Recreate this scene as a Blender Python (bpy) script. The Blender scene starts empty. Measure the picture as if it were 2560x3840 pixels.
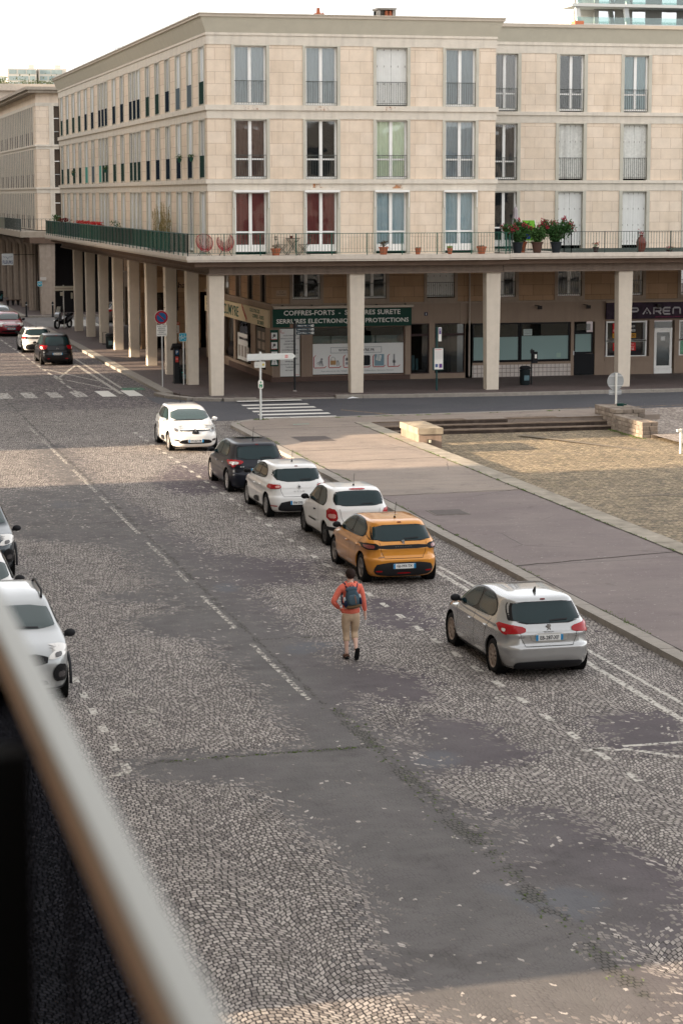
import bpy, bmesh, math, random
from mathutils import Vector, Matrix
from mathutils.bvhtree import BVHTree
import numpy as np
R = math.radians
random.seed(7)
sc = bpy.context.scene
C = sc.collection
PI = math.pi

# ------------------------------------------------------------------ camera
CAM_H = 8.72
cam_d = bpy.data.cameras.new('camera')
cam = bpy.data.objects.new('camera', cam_d); C.objects.link(cam)
yaw, pitch, roll = .2424, .1435, -.0015
fwd = Vector((math.sin(yaw)*math.cos(pitch), math.cos(yaw)*math.cos(pitch), -math.sin(pitch)))
rgt = Vector((math.cos(yaw), -math.sin(yaw), 0)); upv = rgt.cross(fwd)
r2 = math.cos(roll)*rgt+math.sin(roll)*upv; u2 = -math.sin(roll)*rgt+math.cos(roll)*upv
M = Matrix.Identity(4)
for i in range(3): M[i][0], M[i][1], M[i][2] = r2[i], u2[i], -fwd[i]
M.translation = (0, 0, CAM_H)
cam.matrix_world = M
cam_d.sensor_fit = 'HORIZONTAL'; cam_d.sensor_width = 24
cam_d.lens = 8222.6/2560*24
cam_d.clip_start = .05; cam_d.clip_end = 6000
cam_d.dof.use_dof = True; cam_d.dof.focus_distance = 58; cam_d.dof.aperture_fstop = 4.8
sc.camera = cam

# ------------------------------------------------------------------ light
SUN_EL = R(13.5); SUN_AZ = R(-93.4)      # compass direction of the sun from +Y, towards +X positive
w = bpy.data.worlds.new('World'); sc.world = w; w.use_nodes = True
nt = w.node_tree; nt.nodes.clear()
VEIL = 1.55/(.15*2**3.0)*1.0     # thin bright cloud over the whole sky
out = nt.nodes.new('ShaderNodeOutputWorld'); bg = nt.nodes.new('ShaderNodeBackground'); sky = nt.nodes.new('ShaderNodeTexSky')
sky.sky_type = 'NISHITA'; sky.sun_disc = False; sky.sun_elevation = SUN_EL; sky.sun_rotation = SUN_AZ
sky.air_density = .8; sky.dust_density = 2.0; sky.ozone_density = 1.0; sky.altitude = 0
hs = nt.nodes.new('ShaderNodeHueSaturation'); hs.inputs['Saturation'].default_value = .30
tint = nt.nodes.new('ShaderNodeMixRGB'); tint.blend_type = 'MULTIPLY'; tint.inputs[0].default_value = 1; tint.inputs[2].default_value = (1.0, .965, .94, 1)
nt.links.new(sky.outputs[0], hs.inputs['Color']); nt.links.new(hs.outputs[0], tint.inputs[1])
veil = nt.nodes.new('ShaderNodeMixRGB'); veil.inputs[0].default_value = .7; veil.inputs[2].default_value = (VEIL, VEIL*.985, VEIL*.965, 1)
nt.links.new(tint.outputs[0], veil.inputs[1]); nt.links.new(veil.outputs[0], bg.inputs[0]); nt.links.new(bg.outputs[0], out.inputs[0])
bg.inputs[1].default_value = .15
sl = bpy.data.lights.new('sun', 'SUN'); sl.energy = 2.6; sl.angle = R(1.2); sl.color = (1, .78, .55)
so = bpy.data.objects.new('sun', sl); C.objects.link(so)
sd = Vector((math.sin(SUN_AZ)*math.cos(SUN_EL), math.cos(SUN_AZ)*math.cos(SUN_EL), math.sin(SUN_EL)))
so.rotation_euler = sd.to_track_quat('Z', 'Y').to_euler(); so.location = (-40, 0, 60)
sc.view_settings.view_transform = 'Standard'; sc.view_settings.look = 'None'; sc.view_settings.exposure = 2.95; sc.view_settings.gamma = 1
sc.cycles.max_bounces = 6; sc.cycles.transparent_max_bounces = 12; sc.cycles.volume_bounces = 0

# ------------------------------------------------------------------ helpers
class MB:
    def __init__(s): s.v = []; s.f = []; s.m = []; s.mi = 0
    def add(s, vs, fs):
        n = len(s.v); s.v += [tuple(map(float, q)) for q in vs]
        for f in fs: s.f.append(tuple(n+i for i in f)); s.m.append(s.mi)
        return s
    def box(s, x0, x1, y0, y1, z0, z1):
        x0, x1 = min(x0, x1), max(x0, x1); y0, y1 = min(y0, y1), max(y0, y1); z0, z1 = min(z0, z1), max(z0, z1)
        return s.add([(x0,y0,z0),(x1,y0,z0),(x1,y1,z0),(x0,y1,z0),(x0,y0,z1),(x1,y0,z1),(x1,y1,z1),(x0,y1,z1)],
              [(0,3,2,1),(4,5,6,7),(0,1,5,4),(1,2,6,5),(2,3,7,6),(3,0,4,7)])
    def prism(s, pts, z0, z1):
        n = len(pts)
        return s.add([(p[0],p[1],z0) for p in pts]+[(p[0],p[1],z1) for p in pts],
              [tuple(range(n))[::-1], tuple(range(n, 2*n))]+[(i,(i+1)%n,n+(i+1)%n,n+i) for i in range(n)])
    def prismx(s, pts, x0, x1):
        n = len(pts)   # pts (y,z)
        return s.add([(x0,p[0],p[1]) for p in pts]+[(x1,p[0],p[1]) for p in pts],
              [tuple(range(n))[::-1], tuple(range(n, 2*n))]+[(i,(i+1)%n,n+(i+1)%n,n+i) for i in range(n)])
    def prismy(s, pts, y0, y1):
        n = len(pts)   # pts (x,z)
        return s.add([(p[0],y0,p[1]) for p in pts]+[(p[0],y1,p[1]) for p in pts],
              [tuple(range(n)), tuple(range(n, 2*n))[::-1]]+[(i,n+i,n+(i+1)%n,(i+1)%n) for i in range(n)])
    def tube(s, pts, r, n=8, cap=True):
        pts = [Vector(p) for p in pts]; rs = r if isinstance(r, (list, tuple)) else [r]*len(pts)
        vs = []; fs = []
        prev = None
        for i, p in enumerate(pts):
            t = (pts[min(i+1, len(pts)-1)]-pts[max(i-1, 0)]).normalized()
            a = prev if prev is not None else (Vector((0,0,1)) if abs(t.z) < .9 else Vector((1,0,0)))
            b = t.cross(a).normalized(); a = b.cross(t).normalized(); prev = a
            for k in range(n):
                q = p+(a*math.cos(2*PI*k/n)+b*math.sin(2*PI*k/n))*rs[i]; vs.append(q)
        for i in range(len(pts)-1):
            for k in range(n): fs.append((i*n+k, i*n+(k+1)%n, (i+1)*n+(k+1)%n, (i+1)*n+k))
        if cap: fs.append(tuple(range(n))[::-1]); fs.append(tuple((len(pts)-1)*n+k for k in range(n)))
        return s.add(vs, fs)
    def lathe(s, prof, c=(0,0,0), n=20, axis='z', cap=True):
        vs = []; fs = []
        for (r, z) in prof:
            for k in range(n):
                a = 2*PI*k/n
                if axis == 'z': vs.append((c[0]+r*math.cos(a), c[1]+r*math.sin(a), c[2]+z))
                elif axis == 'x': vs.append((c[0]+z, c[1]+r*math.cos(a), c[2]+r*math.sin(a)))
                else: vs.append((c[0]+r*math.sin(a), c[1]+z, c[2]+r*math.cos(a)))
        for i in range(len(prof)-1):
            for k in range(n): fs.append((i*n+k, i*n+(k+1)%n, (i+1)*n+(k+1)%n, (i+1)*n+k))
        if cap: fs.append(tuple(range(n))[::-1]); fs.append(tuple((len(prof)-1)*n+k for k in range(n)))
        return s.add(vs, fs)
    def quad(s, a, b, c, d): return s.add([a, b, c, d], [(0,1,2,3)])
    def ball(s, c, r, n=10, sx=1, sy=1, sz=1):
        prof = [(max(1e-4, math.sin(PI*i/n)), -math.cos(PI*i/n)) for i in range(n+1)]
        vs = []; fs = []; m = n*2
        for (a, z) in prof:
            for k in range(m): vs.append((c[0]+r*sx*a*math.cos(2*PI*k/m), c[1]+r*sy*a*math.sin(2*PI*k/m), c[2]+r*sz*z))
        for i in range(n):
            for k in range(m): fs.append((i*m+k, i*m+(k+1)%m, (i+1)*m+(k+1)%m, (i+1)*m+k))
        return s.add(vs, fs)
    def build(s, name, mat, parent=None, smooth=None, bevel=0):
        me = bpy.data.meshes.new(name); vs = s.v
        if parent is not None:
            o = parent
            off = Vector((0,0,0)); wf = 1
            while o is not None: off = off+Vector(o.location); wf = o.get('_world', 1); o = o.parent
            if wf: vs = [(a-off.x, b-off.y, c-off.z) for a, b, c in vs]
        me.from_pydata(vs, [], s.f); 
        mats = mat if isinstance(mat, (list, tuple)) else [mat]
        for q in mats: me.materials.append(q)
        for p, k in zip(me.polygons, s.m): p.material_index = k
        bm = bmesh.new(); bm.from_mesh(me); bmesh.ops.recalc_face_normals(bm, faces=bm.faces)
        if bevel:
            bmesh.ops.bevel(bm, geom=[e for e in bm.edges if e.is_manifold and e.calc_face_angle(0) > .6], offset=bevel, segments=2, affect='EDGES', profile=.6)
        bm.to_mesh(me); bm.free()
        if smooth: me.polygons.foreach_set('use_smooth', [True]*len(me.polygons)); me.set_sharp_from_angle(angle=R(smooth))
        ob = bpy.data.objects.new(name, me); C.objects.link(ob)
        if parent is not None: ob.parent = parent
        return ob
def each(mb, name, mat_, parent, n=1):      # every n boxes collected in mb become one object
    for i in range(0, len(mb.v), 8*n):
        b = MB(); vs = mb.v[i:i+8*n]
        for j in range(0, len(vs), 8): b.add(vs[j:j+8], [(0,3,2,1),(4,5,6,7),(0,1,5,4),(1,2,6,5),(2,3,7,6),(3,0,4,7)])
        b.build(name, mat_, parent)
def tag(o, label=None, cat=None, group=None, kind=None):
    if label: o['label'] = label
    if cat: o['category'] = cat
    if group: o['group'] = group
    if kind: o['kind'] = kind
    return o
def thing(name, label, cat, loc=(0,0,0), rz=0, group=None, local=False):
    o = bpy.data.objects.new(name, None); C.objects.link(o); o.location = loc; o.rotation_euler = (0,0,rz)
    o.empty_display_size = .2
    if local: o['_world'] = 0
    return tag(o, label, cat, group)
def text(s, name, mat, parent, loc, h, w=None, rot=(PI/2,0,0), ext=.004, align='CENTER', bold=0, world=True):
    cu = bpy.data.curves.new('t', 'FONT'); cu.body = s; cu.extrude = ext; cu.offset = bold; cu.resolution_u = 2
    o = bpy.data.objects.new('t', cu); C.objects.link(o); bpy.context.view_layer.update()
    me = bpy.data.meshes.new_from_object(o.evaluated_get(bpy.context.evaluated_depsgraph_get()))
    C.objects.unlink(o); bpy.data.objects.remove(o); bpy.data.curves.remove(cu)
    if not len(me.vertices): return None
    a = np.array([v.co[:] for v in me.vertices]); mn, mx = a.min(0), a.max(0)
    sy = h/max(1e-6, mx[1]-mn[1]); sx = (w/(mx[0]-mn[0])) if w else sy
    for v in me.vertices:
        x = (v.co.x-mn[0])*sx-({'CENTER': .5, 'LEFT': 0, 'RIGHT': 1}[align])*(mx[0]-mn[0])*sx
        v.co = (x, (v.co.y-(mn[1]+mx[1])/2)*sy, v.co.z)
    me.name = name; me.materials.clear(); me.materials.append(mat)
    ob = bpy.data.objects.new(name, me); C.objects.link(ob)
    l = Vector(loc)
    if parent is not None:
        ob.parent = parent
        if world:
            q = parent
            while q is not None: l = l-Vector(q.location); q = q.parent
    ob.location = l; ob.rotation_euler = rot
    return ob
def copy_tree(o, parent=None):
    c = o.copy(); C.objects.link(c)
    if parent is not None: c.parent = parent
    for ch in o.children: copy_tree(ch, c)
    return c

# ------------------------------------------------------------------ materials
_m = {}
def mat(name, col, rough=.6, metal=0, coat=0, var=0, scale=4, bump=0, bscale=40, spec=.12, emit=0, stain=0, streak=0):
    if name in _m: return _m[name]
    m = bpy.data.materials.new(name); m.use_nodes = True; t = m.node_tree; b = t.nodes['Principled BSDF']
    b.inputs['Roughness'].default_value = rough; b.inputs['Metallic'].default_value = metal
    b.inputs['Coat Weight'].default_value = coat; b.inputs['Coat Roughness'].default_value = .04
    b.inputs['Specular IOR Level'].default_value = spec
    b.inputs['Base Color'].default_value = (*col, 1)
    last = None
    if var or stain or streak:
        g = t.nodes.new('ShaderNodeNewGeometry')
        n = t.nodes.new('ShaderNodeTexNoise'); n.inputs['Scale'].default_value = scale; n.inputs['Detail'].default_value = 8; n.inputs['Roughness'].default_value = .65
        t.links.new(g.outputs['Position'], n.inputs['Vector'])
        mp = t.nodes.new('ShaderNodeMapRange'); mp.inputs[1].default_value = .25; mp.inputs[2].default_value = .75; mp.inputs[3].default_value = 1-var; mp.inputs[4].default_value = 1+var
        t.links.new(n.outputs['Fac'], mp.inputs[0])
        mx = t.nodes.new('ShaderNodeMixRGB'); mx.blend_type = 'MULTIPLY'; mx.inputs[0].default_value = 1; mx.inputs[1].default_value = (*col, 1)
        t.links.new(mp.outputs[0], mx.inputs[2]); last = mx.outputs[0]
        if streak:
            vm = t.nodes.new('ShaderNodeVectorMath'); vm.operation = 'MULTIPLY'; vm.inputs[1].default_value = (2.2, 2.2, .16)
            t.links.new(g.outputs['Position'], vm.inputs[0])
            n2 = t.nodes.new('ShaderNodeTexNoise'); n2.inputs['Scale'].default_value = 2.2; n2.inputs['Detail'].default_value = 6
            t.links.new(vm.outputs[0], n2.inputs['Vector'])
            m2 = t.nodes.new('ShaderNodeMapRange'); m2.inputs[1].default_value = .48; m2.inputs[2].default_value = .78; m2.inputs[3].default_value = 0; m2.inputs[4].default_value = streak
            t.links.new(n2.outputs['Fac'], m2.inputs[0])
            mx2 = t.nodes.new('ShaderNodeMixRGB'); mx2.inputs[2].default_value = (col[0]*.35, col[1]*.33, col[2]*.32, 1)
            t.links.new(m2.outputs[0], mx2.inputs[0]); t.links.new(last, mx2.inputs[1]); last = mx2.outputs[0]
        t.links.new(last, b.inputs['Base Color'])
    if bump:
        n3 = t.nodes.new('ShaderNodeTexNoise'); n3.inputs['Scale'].default_value = bscale; n3.inputs['Detail'].default_value = 5
        g3 = t.nodes.new('ShaderNodeNewGeometry'); t.links.new(g3.outputs['Position'], n3.inputs['Vector'])
        bp = t.nodes.new('ShaderNodeBump'); bp.inputs['Strength'].default_value = bump; bp.inputs['Distance'].default_value = .02
        t.links.new(n3.outputs['Fac'], bp.inputs['Height']); t.links.new(bp.outputs[0], b.inputs['Normal'])
    if emit: b.inputs['Emission Color'].default_value = (*col, 1); b.inputs['Emission Strength'].default_value = emit
    _m[name] = m; return m
def brickmat(name, c1, c2, mortar, bw, bh, ms, axis='xz', rough=.85, var=.12, streak=0, off=.5, zoff=0, msm=.1):
    if name in _m: return _m[name]
    m = mat(name, c1, rough); t = m.node_tree; b = t.nodes['Principled BSDF']
    g = t.nodes.new('ShaderNodeNewGeometry'); s = t.nodes.new('ShaderNodeSeparateXYZ'); c = t.nodes.new('ShaderNodeCombineXYZ')
    t.links.new(g.outputs['Position'], s.inputs[0])
    if axis == 'xz':
        a = t.nodes.new('ShaderNodeMath'); a.operation = 'ADD'; t.links.new(s.outputs[0], a.inputs[0]); t.links.new(s.outputs[1], a.inputs[1])
        z = t.nodes.new('ShaderNodeMath'); z.operation = 'ADD'; t.links.new(s.outputs[2], z.inputs[0]); z.inputs[1].default_value = zoff
        t.links.new(a.outputs[0], c.inputs[0]); t.links.new(z.outputs[0], c.inputs[1])
    else: t.links.new(s.outputs[0], c.inputs[0]); t.links.new(s.outputs[1], c.inputs[1])
    k = t.nodes.new('ShaderNodeTexBrick'); k.inputs['Scale'].default_value = 1; k.inputs['Brick Width'].default_value = bw; k.inputs['Row Height'].default_value = bh
    k.inputs['Mortar Size'].default_value = ms; k.inputs['Mortar Smooth'].default_value = msm; k.offset = off
    k.inputs['Color1'].default_value = (*c1,1); k.inputs['Color2'].default_value = (*c2,1); k.inputs['Mortar'].default_value = (*mortar,1)
    t.links.new(c.outputs[0], k.inputs['Vector'])
    n = t.nodes.new('ShaderNodeTexNoise'); n.inputs['Scale'].default_value = 1.3; n.inputs['Detail'].default_value = 9; n.inputs['Roughness'].default_value = .7
    t.links.new(g.outputs['Position'], n.inputs['Vector'])
    mp = t.nodes.new('ShaderNodeMapRange'); mp.inputs[1].default_value = .3; mp.inputs[2].default_value = .7; mp.inputs[3].default_value = 1-var; mp.inputs[4].default_value = 1+var*.6
    t.links.new(n.outputs['Fac'], mp.inputs[0])
    mx = t.nodes.new('ShaderNodeMixRGB'); mx.blend_type = 'MULTIPLY'; mx.inputs[0].default_value = 1
    t.links.new(k.outputs['Color'], mx.inputs[1]); t.links.new(mp.outputs[0], mx.inputs[2])
    vm = t.nodes.new('ShaderNodeVectorMath'); vm.operation = 'MULTIPLY'; vm.inputs[1].default_value = (1.6, 1.6, .14); t.links.new(g.outputs['Position'], vm.inputs[0])
    n2 = t.nodes.new('ShaderNodeTexNoise'); n2.inputs['Scale'].default_value = 1.7; n2.inputs['Detail'].default_value = 7; t.links.new(vm.outputs[0], n2.inputs['Vector'])
    m2 = t.nodes.new('ShaderNodeMapRange'); m2.inputs[1].default_value = .5; m2.inputs[2].default_value = .75; m2.inputs[3].default_value = 0; m2.inputs[4].default_value = max(streak, .28)
    t.links.new(n2.outputs['Fac'], m2.inputs[0]); mx2 = t.nodes.new('ShaderNodeMixRGB'); mx2.blend_type = 'MULTIPLY'; mx2.inputs[2].default_value = (.62, .55, .48, 1)
    t.links.new(m2.outputs[0], mx2.inputs[0]); t.links.new(mx.outputs[0], mx2.inputs[1]); t.links.new(mx2.outputs[0], b.inputs['Base Color'])
    bp = t.nodes.new('ShaderNodeBump'); bp.inputs['Strength'].default_value = .4; bp.inputs['Distance'].default_value = .01; bp.invert = True
    t.links.new(k.outputs['Fac'], bp.inputs['Height']); t.links.new(bp.outputs[0], b.inputs['Normal'])
    return m
def glassmat(name, tintc, refl=.25, rough=.02):
    if name in _m: return _m[name]
    m = bpy.data.materials.new(name); m.use_nodes = True; t = m.node_tree; t.nodes.clear()
    o = t.nodes.new('ShaderNodeOutputMaterial'); tr = t.nodes.new('ShaderNodeBsdfTransparent'); gl = t.nodes.new('ShaderNodeBsdfGlossy')
    tr.inputs[0].default_value = (*tintc, 1); gl.inputs['Roughness'].default_value = rough; gl.inputs['Color'].default_value = (.95,.97,1,1)
    fr = t.nodes.new('ShaderNodeFresnel'); fr.inputs[0].default_value = 1.5
    a = t.nodes.new('ShaderNodeMath'); a.operation = 'ADD'; a.inputs[1].default_value = refl; a.use_clamp = True
    n = t.nodes.new('ShaderNodeTexNoise'); n.inputs['Scale'].default_value = 1.1; n.inputs['Detail'].default_value = 1
    g = t.nodes.new('ShaderNodeNewGeometry'); t.links.new(g.outputs['Position'], n.inputs['Vector'])
    bp = t.nodes.new('ShaderNodeBump'); bp.inputs['Strength'].default_value = .25; bp.inputs['Distance'].default_value = .02
    t.links.new(n.outputs['Fac'], bp.inputs['Height']); t.links.new(bp.outputs[0], gl.inputs['Normal'])
    mx = t.nodes.new('ShaderNodeMixShader'); t.links.new(fr.outputs[0], a.inputs[0]); t.links.new(a.outputs[0], mx.inputs[0])
    t.links.new(tr.outputs[0], mx.inputs[1]); t.links.new(gl.outputs[0], mx.inputs[2]); t.links.new(mx.outputs[0], o.inputs[0])
    _m[name] = m; return m
def tintmat(name, c):
    m = bpy.data.materials.new(name); m.use_nodes = True; t = m.node_tree; t.nodes.clear()
    o = t.nodes.new('ShaderNodeOutputMaterial'); tr = t.nodes.new('ShaderNodeBsdfTransparent'); tr.inputs[0].default_value = (*c, 1); t.links.new(tr.outputs[0], o.inputs[0]); return m
STONE = brickmat('stone_blocks', (.80,.675,.545), (.75,.62,.485), (.56,.435,.335), .98, .5, .010, zoff=.07)
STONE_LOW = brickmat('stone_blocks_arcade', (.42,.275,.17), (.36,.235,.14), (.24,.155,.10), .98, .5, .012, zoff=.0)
CONC = mat('pale_concrete', (.68,.62,.53), .85, var=.10, scale=2.5, bump=.15, streak=.22)
CONCG = mat('greyish_concrete', (.53,.505,.43), .85, var=.08, scale=2.5, bump=.15, streak=.12)
COL = mat('column_concrete', (.60,.53,.44), .85, var=.07, scale=3, bump=.25, bscale=30, streak=.10)
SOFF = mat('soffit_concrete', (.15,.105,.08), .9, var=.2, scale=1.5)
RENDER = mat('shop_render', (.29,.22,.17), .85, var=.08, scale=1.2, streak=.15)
WHITE = mat('white_paint', (.86,.85,.82), .45, var=.04)
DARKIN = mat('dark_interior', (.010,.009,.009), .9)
GREENM = mat('green_metal', (.03,.10,.075), .5)
BLACKM = mat('black_metal', (.02,.022,.024), .45)
GALV = mat('galvanised_metal', (.55,.56,.56), .45, metal=.6, var=.06)
TEXTW = mat('white_lettering', (.8,.79,.74), .5)
TEXTB = mat('dark_lettering', (.03,.03,.04), .5)
TEXTG = mat('green_lettering', (.02,.10,.07), .5)
GLASS = glassmat('window_glass', (.97,.98,.98), .02)
GLASSD = glassmat('shop_glass', (.62,.67,.67), .0)
PAINTL = mat('road_paint', (.62,.60,.55), .7, var=.15, scale=9)
RUBBER = mat('rubber', (.014,.014,.015), .75)
PLASTIC = mat('black_plastic', (.018,.018,.02), .5)
LEAF = mat('leaf_green', (.05,.105,.03), .6, var=.5, scale=5)
LEAFD = mat('leaf_dark', (.04,.10,.03), .6, var=.5, scale=5)
TERRA = mat('terracotta', (.42,.14,.075), .75, var=.15, scale=8)
# ------------------------------------------------------------------ ground
def noise(t, pos, scale, detail=4, rough=.5, out='Fac'):
    n = t.nodes.new('ShaderNodeTexNoise'); n.inputs['Scale'].default_value = scale; n.inputs['Detail'].default_value = detail; n.inputs['Roughness'].default_value = rough
    t.links.new(pos, n.inputs['Vector']); return n.outputs[out]
def mth(t, op, a, b=None, clamp=False):
    n = t.nodes.new('ShaderNodeMath'); n.operation = op; n.use_clamp = clamp
    for i, q in enumerate((a, b)):
        if q is None: continue
        if isinstance(q, (int, float)): n.inputs[i].default_value = q
        else: t.links.new(q, n.inputs[i])
    return n.outputs[0]
def mixc(t, f, a, b, mode='MIX'):
    n = t.nodes.new('ShaderNodeMixRGB'); n.blend_type = mode
    for i, q in enumerate((f, a, b)):
        if isinstance(q, (int, float)): n.inputs[i].default_value = q
        elif isinstance(q, tuple): n.inputs[i].default_value = (*q, 1)
        else: t.links.new(q, n.inputs[i])
    return n.outputs[0]
def mrange(t, a, f0, f1, t0=0, t1=1):
    n = t.nodes.new('ShaderNodeMapRange'); t.links.new(a, n.inputs[0])
    for i, q in zip((1,2,3,4), (f0,f1,t0,t1)): n.inputs[i].default_value = q
    return n.outputs[0]
def sett(name, bw, bh, arcA, arcP, stone1, stone2, joint, asph1, asph2, patch=True, moss=0, edge=.75):
    m = bpy.data.materials.new(name); m.use_nodes = True; t = m.node_tree; b = t.nodes['Principled BSDF']
    g = t.nodes.new('ShaderNodeNewGeometry'); P = g.outputs['Position']
    s = t.nodes.new('ShaderNodeSeparateXYZ'); t.links.new(P, s.inputs[0])
    # stones wander off their rows
    nd = t.nodes.new('ShaderNodeTexNoise'); nd.inputs['Scale'].default_value = 6; nd.inputs['Detail'].default_value = 2; t.links.new(P, nd.inputs['Vector'])
    nl = t.nodes.new('ShaderNodeTexNoise'); nl.inputs['Scale'].default_value = .55; nl.inputs['Detail'].default_value = 1; t.links.new(P, nl.inputs['Vector'])
    sd_ = t.nodes.new('ShaderNodeSeparateColor'); t.links.new(nd.outputs['Color'], sd_.inputs[0])
    sl_ = t.nodes.new('ShaderNodeSeparateColor'); t.links.new(nl.outputs['Color'], sl_.inputs[0])
    x = mth(t, 'ADD', s.outputs[0], mth(t, 'MULTIPLY', mth(t, 'SUBTRACT', sd_.outputs[0], .5), .04))
    y = mth(t, 'ADD', s.outputs[1], mth(t, 'MULTIPLY', mth(t, 'SUBTRACT', sd_.outputs[1], .5), .04))
    y = mth(t, 'ADD', y, mth(t, 'MULTIPLY', mth(t, 'SUBTRACT', sl_.outputs[1], .5), .5))
    x = mth(t, 'ADD', x, mth(t, 'MULTIPLY', mth(t, 'SUBTRACT', sl_.outputs[0], .5), .3))
    if arcA:
        ar = mth(t, 'ABSOLUTE', mth(t, 'SINE', mth(t, 'MULTIPLY', x, PI/arcP)))
        y = mth(t, 'SUBTRACT', y, mth(t, 'MULTIPLY', ar, arcA))
    c = t.nodes.new('ShaderNodeCombineXYZ'); t.links.new(x, c.inputs[0]); t.links.new(y, c.inputs[1])
    k = t.nodes.new('ShaderNodeTexBrick'); k.inputs['Scale'].default_value = 1; k.inputs['Brick Width'].default_value = bw; k.inputs['Row Height'].default_value = bh
    k.inputs['Mortar Size'].default_value = .011; k.inputs['Mortar Smooth'].default_value = .45; k.offset = .5; k.offset_frequency = 2
    k.squash = .85; k.squash_frequency = 3
    k.inputs['Color1'].default_value = (0,0,0,1); k.inputs['Color2'].default_value = (1,1,1,1); k.inputs['Mortar'].default_value = (.5,.5,.5,1)
    t.links.new(c.outputs[0], k.inputs['Vector'])
    rnd = t.nodes.new('ShaderNodeSeparateColor'); t.links.new(k.outputs['Color'], rnd.inputs[0]); rnd = rnd.outputs[0]
    jt = k.outputs['Fac']
    fine = noise(t, P, 55, 4, .6); med = noise(t, P, 3.2, 5, .6); big = noise(t, P, .35, 6, .6)
    stone = mixc(t, rnd, stone1, stone2)
    stone = mixc(t, 1, stone, mrange(t, fine, .3, .7, .78, 1.2), 'MULTIPLY')
    stone = mixc(t, 1, stone, mrange(t, big, .3, .7, .84, 1.12), 'MULTIPLY')
    jcol = mixc(t, mrange(t, med, .52, .66, 0, moss), joint, (.10,.11,.035))
    cob = mixc(t, mrange(t, jt, .25, .75), stone, jcol)
    if patch:
        at = t.nodes.new('ShaderNodeAttribute'); at.attribute_name = 'patch'
        v = mth(t, 'ADD', at.outputs['Fac'], mth(t, 'MULTIPLY', mth(t, 'SUBTRACT', med, .5), 1.25))
        v = mth(t, 'ADD', v, mth(t, 'MULTIPLY', mth(t, 'SUBTRACT', rnd, .5), edge))
        v = mth(t, 'ADD', v, mth(t, 'MULTIPLY', jt, .16))
        v = mth(t, 'ADD', v, mth(t, 'MULTIPLY', mth(t, 'SUBTRACT', big, .5), .5))
        v = mth(t, 'SUBTRACT', v, mth(t, 'MULTIPLY', mrange(t, rnd, .93, .95, 0, .75), mrange(t, noise(t, P, 1.7, 3), .46, .56)))
        cover = mrange(t, v, .51, .54)
        tar = mixc(t, mth(t, 'ADD', mrange(t, s.outputs[0], 8.2, 11.0, 0, .8), mth(t, 'SUBTRACT', big, .5), True), asph1, asph2)
        tar = mixc(t, 1, tar, mrange(t, noise(t, P, 120, 3, .7), .25, .75, .78, 1.2), 'MULTIPLY')
        tar = mixc(t, 1, tar, mrange(t, noise(t, P, 1.1, 7, .65), .3, .7, .8, 1.18), 'MULTIPLY')
        # hairline cracks and joints of the setts telegraphing through
        tar = mixc(t, mth(t, 'MULTIPLY', mrange(t, jt, .4, .9), mrange(t, med, .45, .6, 0, .35)), tar, (.035,.03,.03))
        a2 = t.nodes.new('ShaderNodeAttribute'); a2.attribute_name = 'blue'
        tar = mixc(t, mrange(t, mth(t, 'ADD', a2.outputs['Fac'], mth(t, 'MULTIPLY', mth(t, 'SUBTRACT', med, .5), .5)), .45, .75, 0, .6), tar, (.095,.10,.112))
        col = mixc(t, cover, cob, tar)
        h = mth(t, 'ADD', mth(t, 'MULTIPLY', mth(t, 'SUBTRACT', 1, jt), mth(t, 'SUBTRACT', 1, mth(t, 'MULTIPLY', cover, .9))), mth(t, 'MULTIPLY', fine, .15))
        a3 = t.nodes.new('ShaderNodeAttribute'); a3.attribute_name = 'rut'
        rv = mth(t, 'ADD', a3.outputs['Fac'], mth(t, 'MULTIPLY', mth(t, 'SUBTRACT', med, .5), 1.1))
        rut = mrange(t, rv, .5, .62)
        rutc = mixc(t, mrange(t, jt, .1, .6), mixc(t, mrange(t, noise(t, P, 2.0, 3), .5, .65, 0, .6), (.085,.078,.07), (.062,.064,.042)), (.02,.018,.016))
        col = mixc(t, mth(t, 'MULTIPLY', rut, .85), col, rutc)
    else: col = cob; h = mth(t, 'ADD', mth(t, 'SUBTRACT', 1, jt), mth(t, 'MULTIPLY', fine, .15))
    st = mth(t, 'MULTIPLY', mrange(t, noise(t, P, .8, 5, .6), .56, .70), mrange(t, noise(t, P, 5, 3), .3, .6, .4, 1))
    col = mixc(t, mth(t, 'MULTIPLY', st, .45), col, mixc(t, 1, col, (.42,.38,.38), 'MULTIPLY'))
    t.links.new(col, b.inputs['Base Color']); b.inputs['Roughness'].default_value = .8; b.inputs['Specular IOR Level'].default_value = .2
    bp = t.nodes.new('ShaderNodeBump'); bp.inputs['Strength'].default_value = .8; bp.inputs['Distance'].default_value = .014
    t.links.new(h, bp.inputs['Height']); t.links.new(bp.outputs[0], b.inputs['Normal'])
    return m
ROADM = sett('road_setts', .086, .096, .55, 1.35, (.14,.122,.112), (.40,.36,.325), (.015,.012,.013), (.106,.098,.094), (.074,.058,.066), moss=.15)
PLAZAM = sett('plaza_setts', .17, .15, 0, 1, (.13,.105,.078), (.34,.265,.175), (.040,.038,.02), (.1,.1,.1), (.1,.1,.1), patch=False, moss=1)
PLAZAM2 = sett('plaza_worn_setts', .2, .2, 0, 1, (.2,.165,.14), (.36,.31,.27), (.06,.05,.045), (.1,.1,.1), (.1,.1,.1), patch=False, moss=.3)
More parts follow.
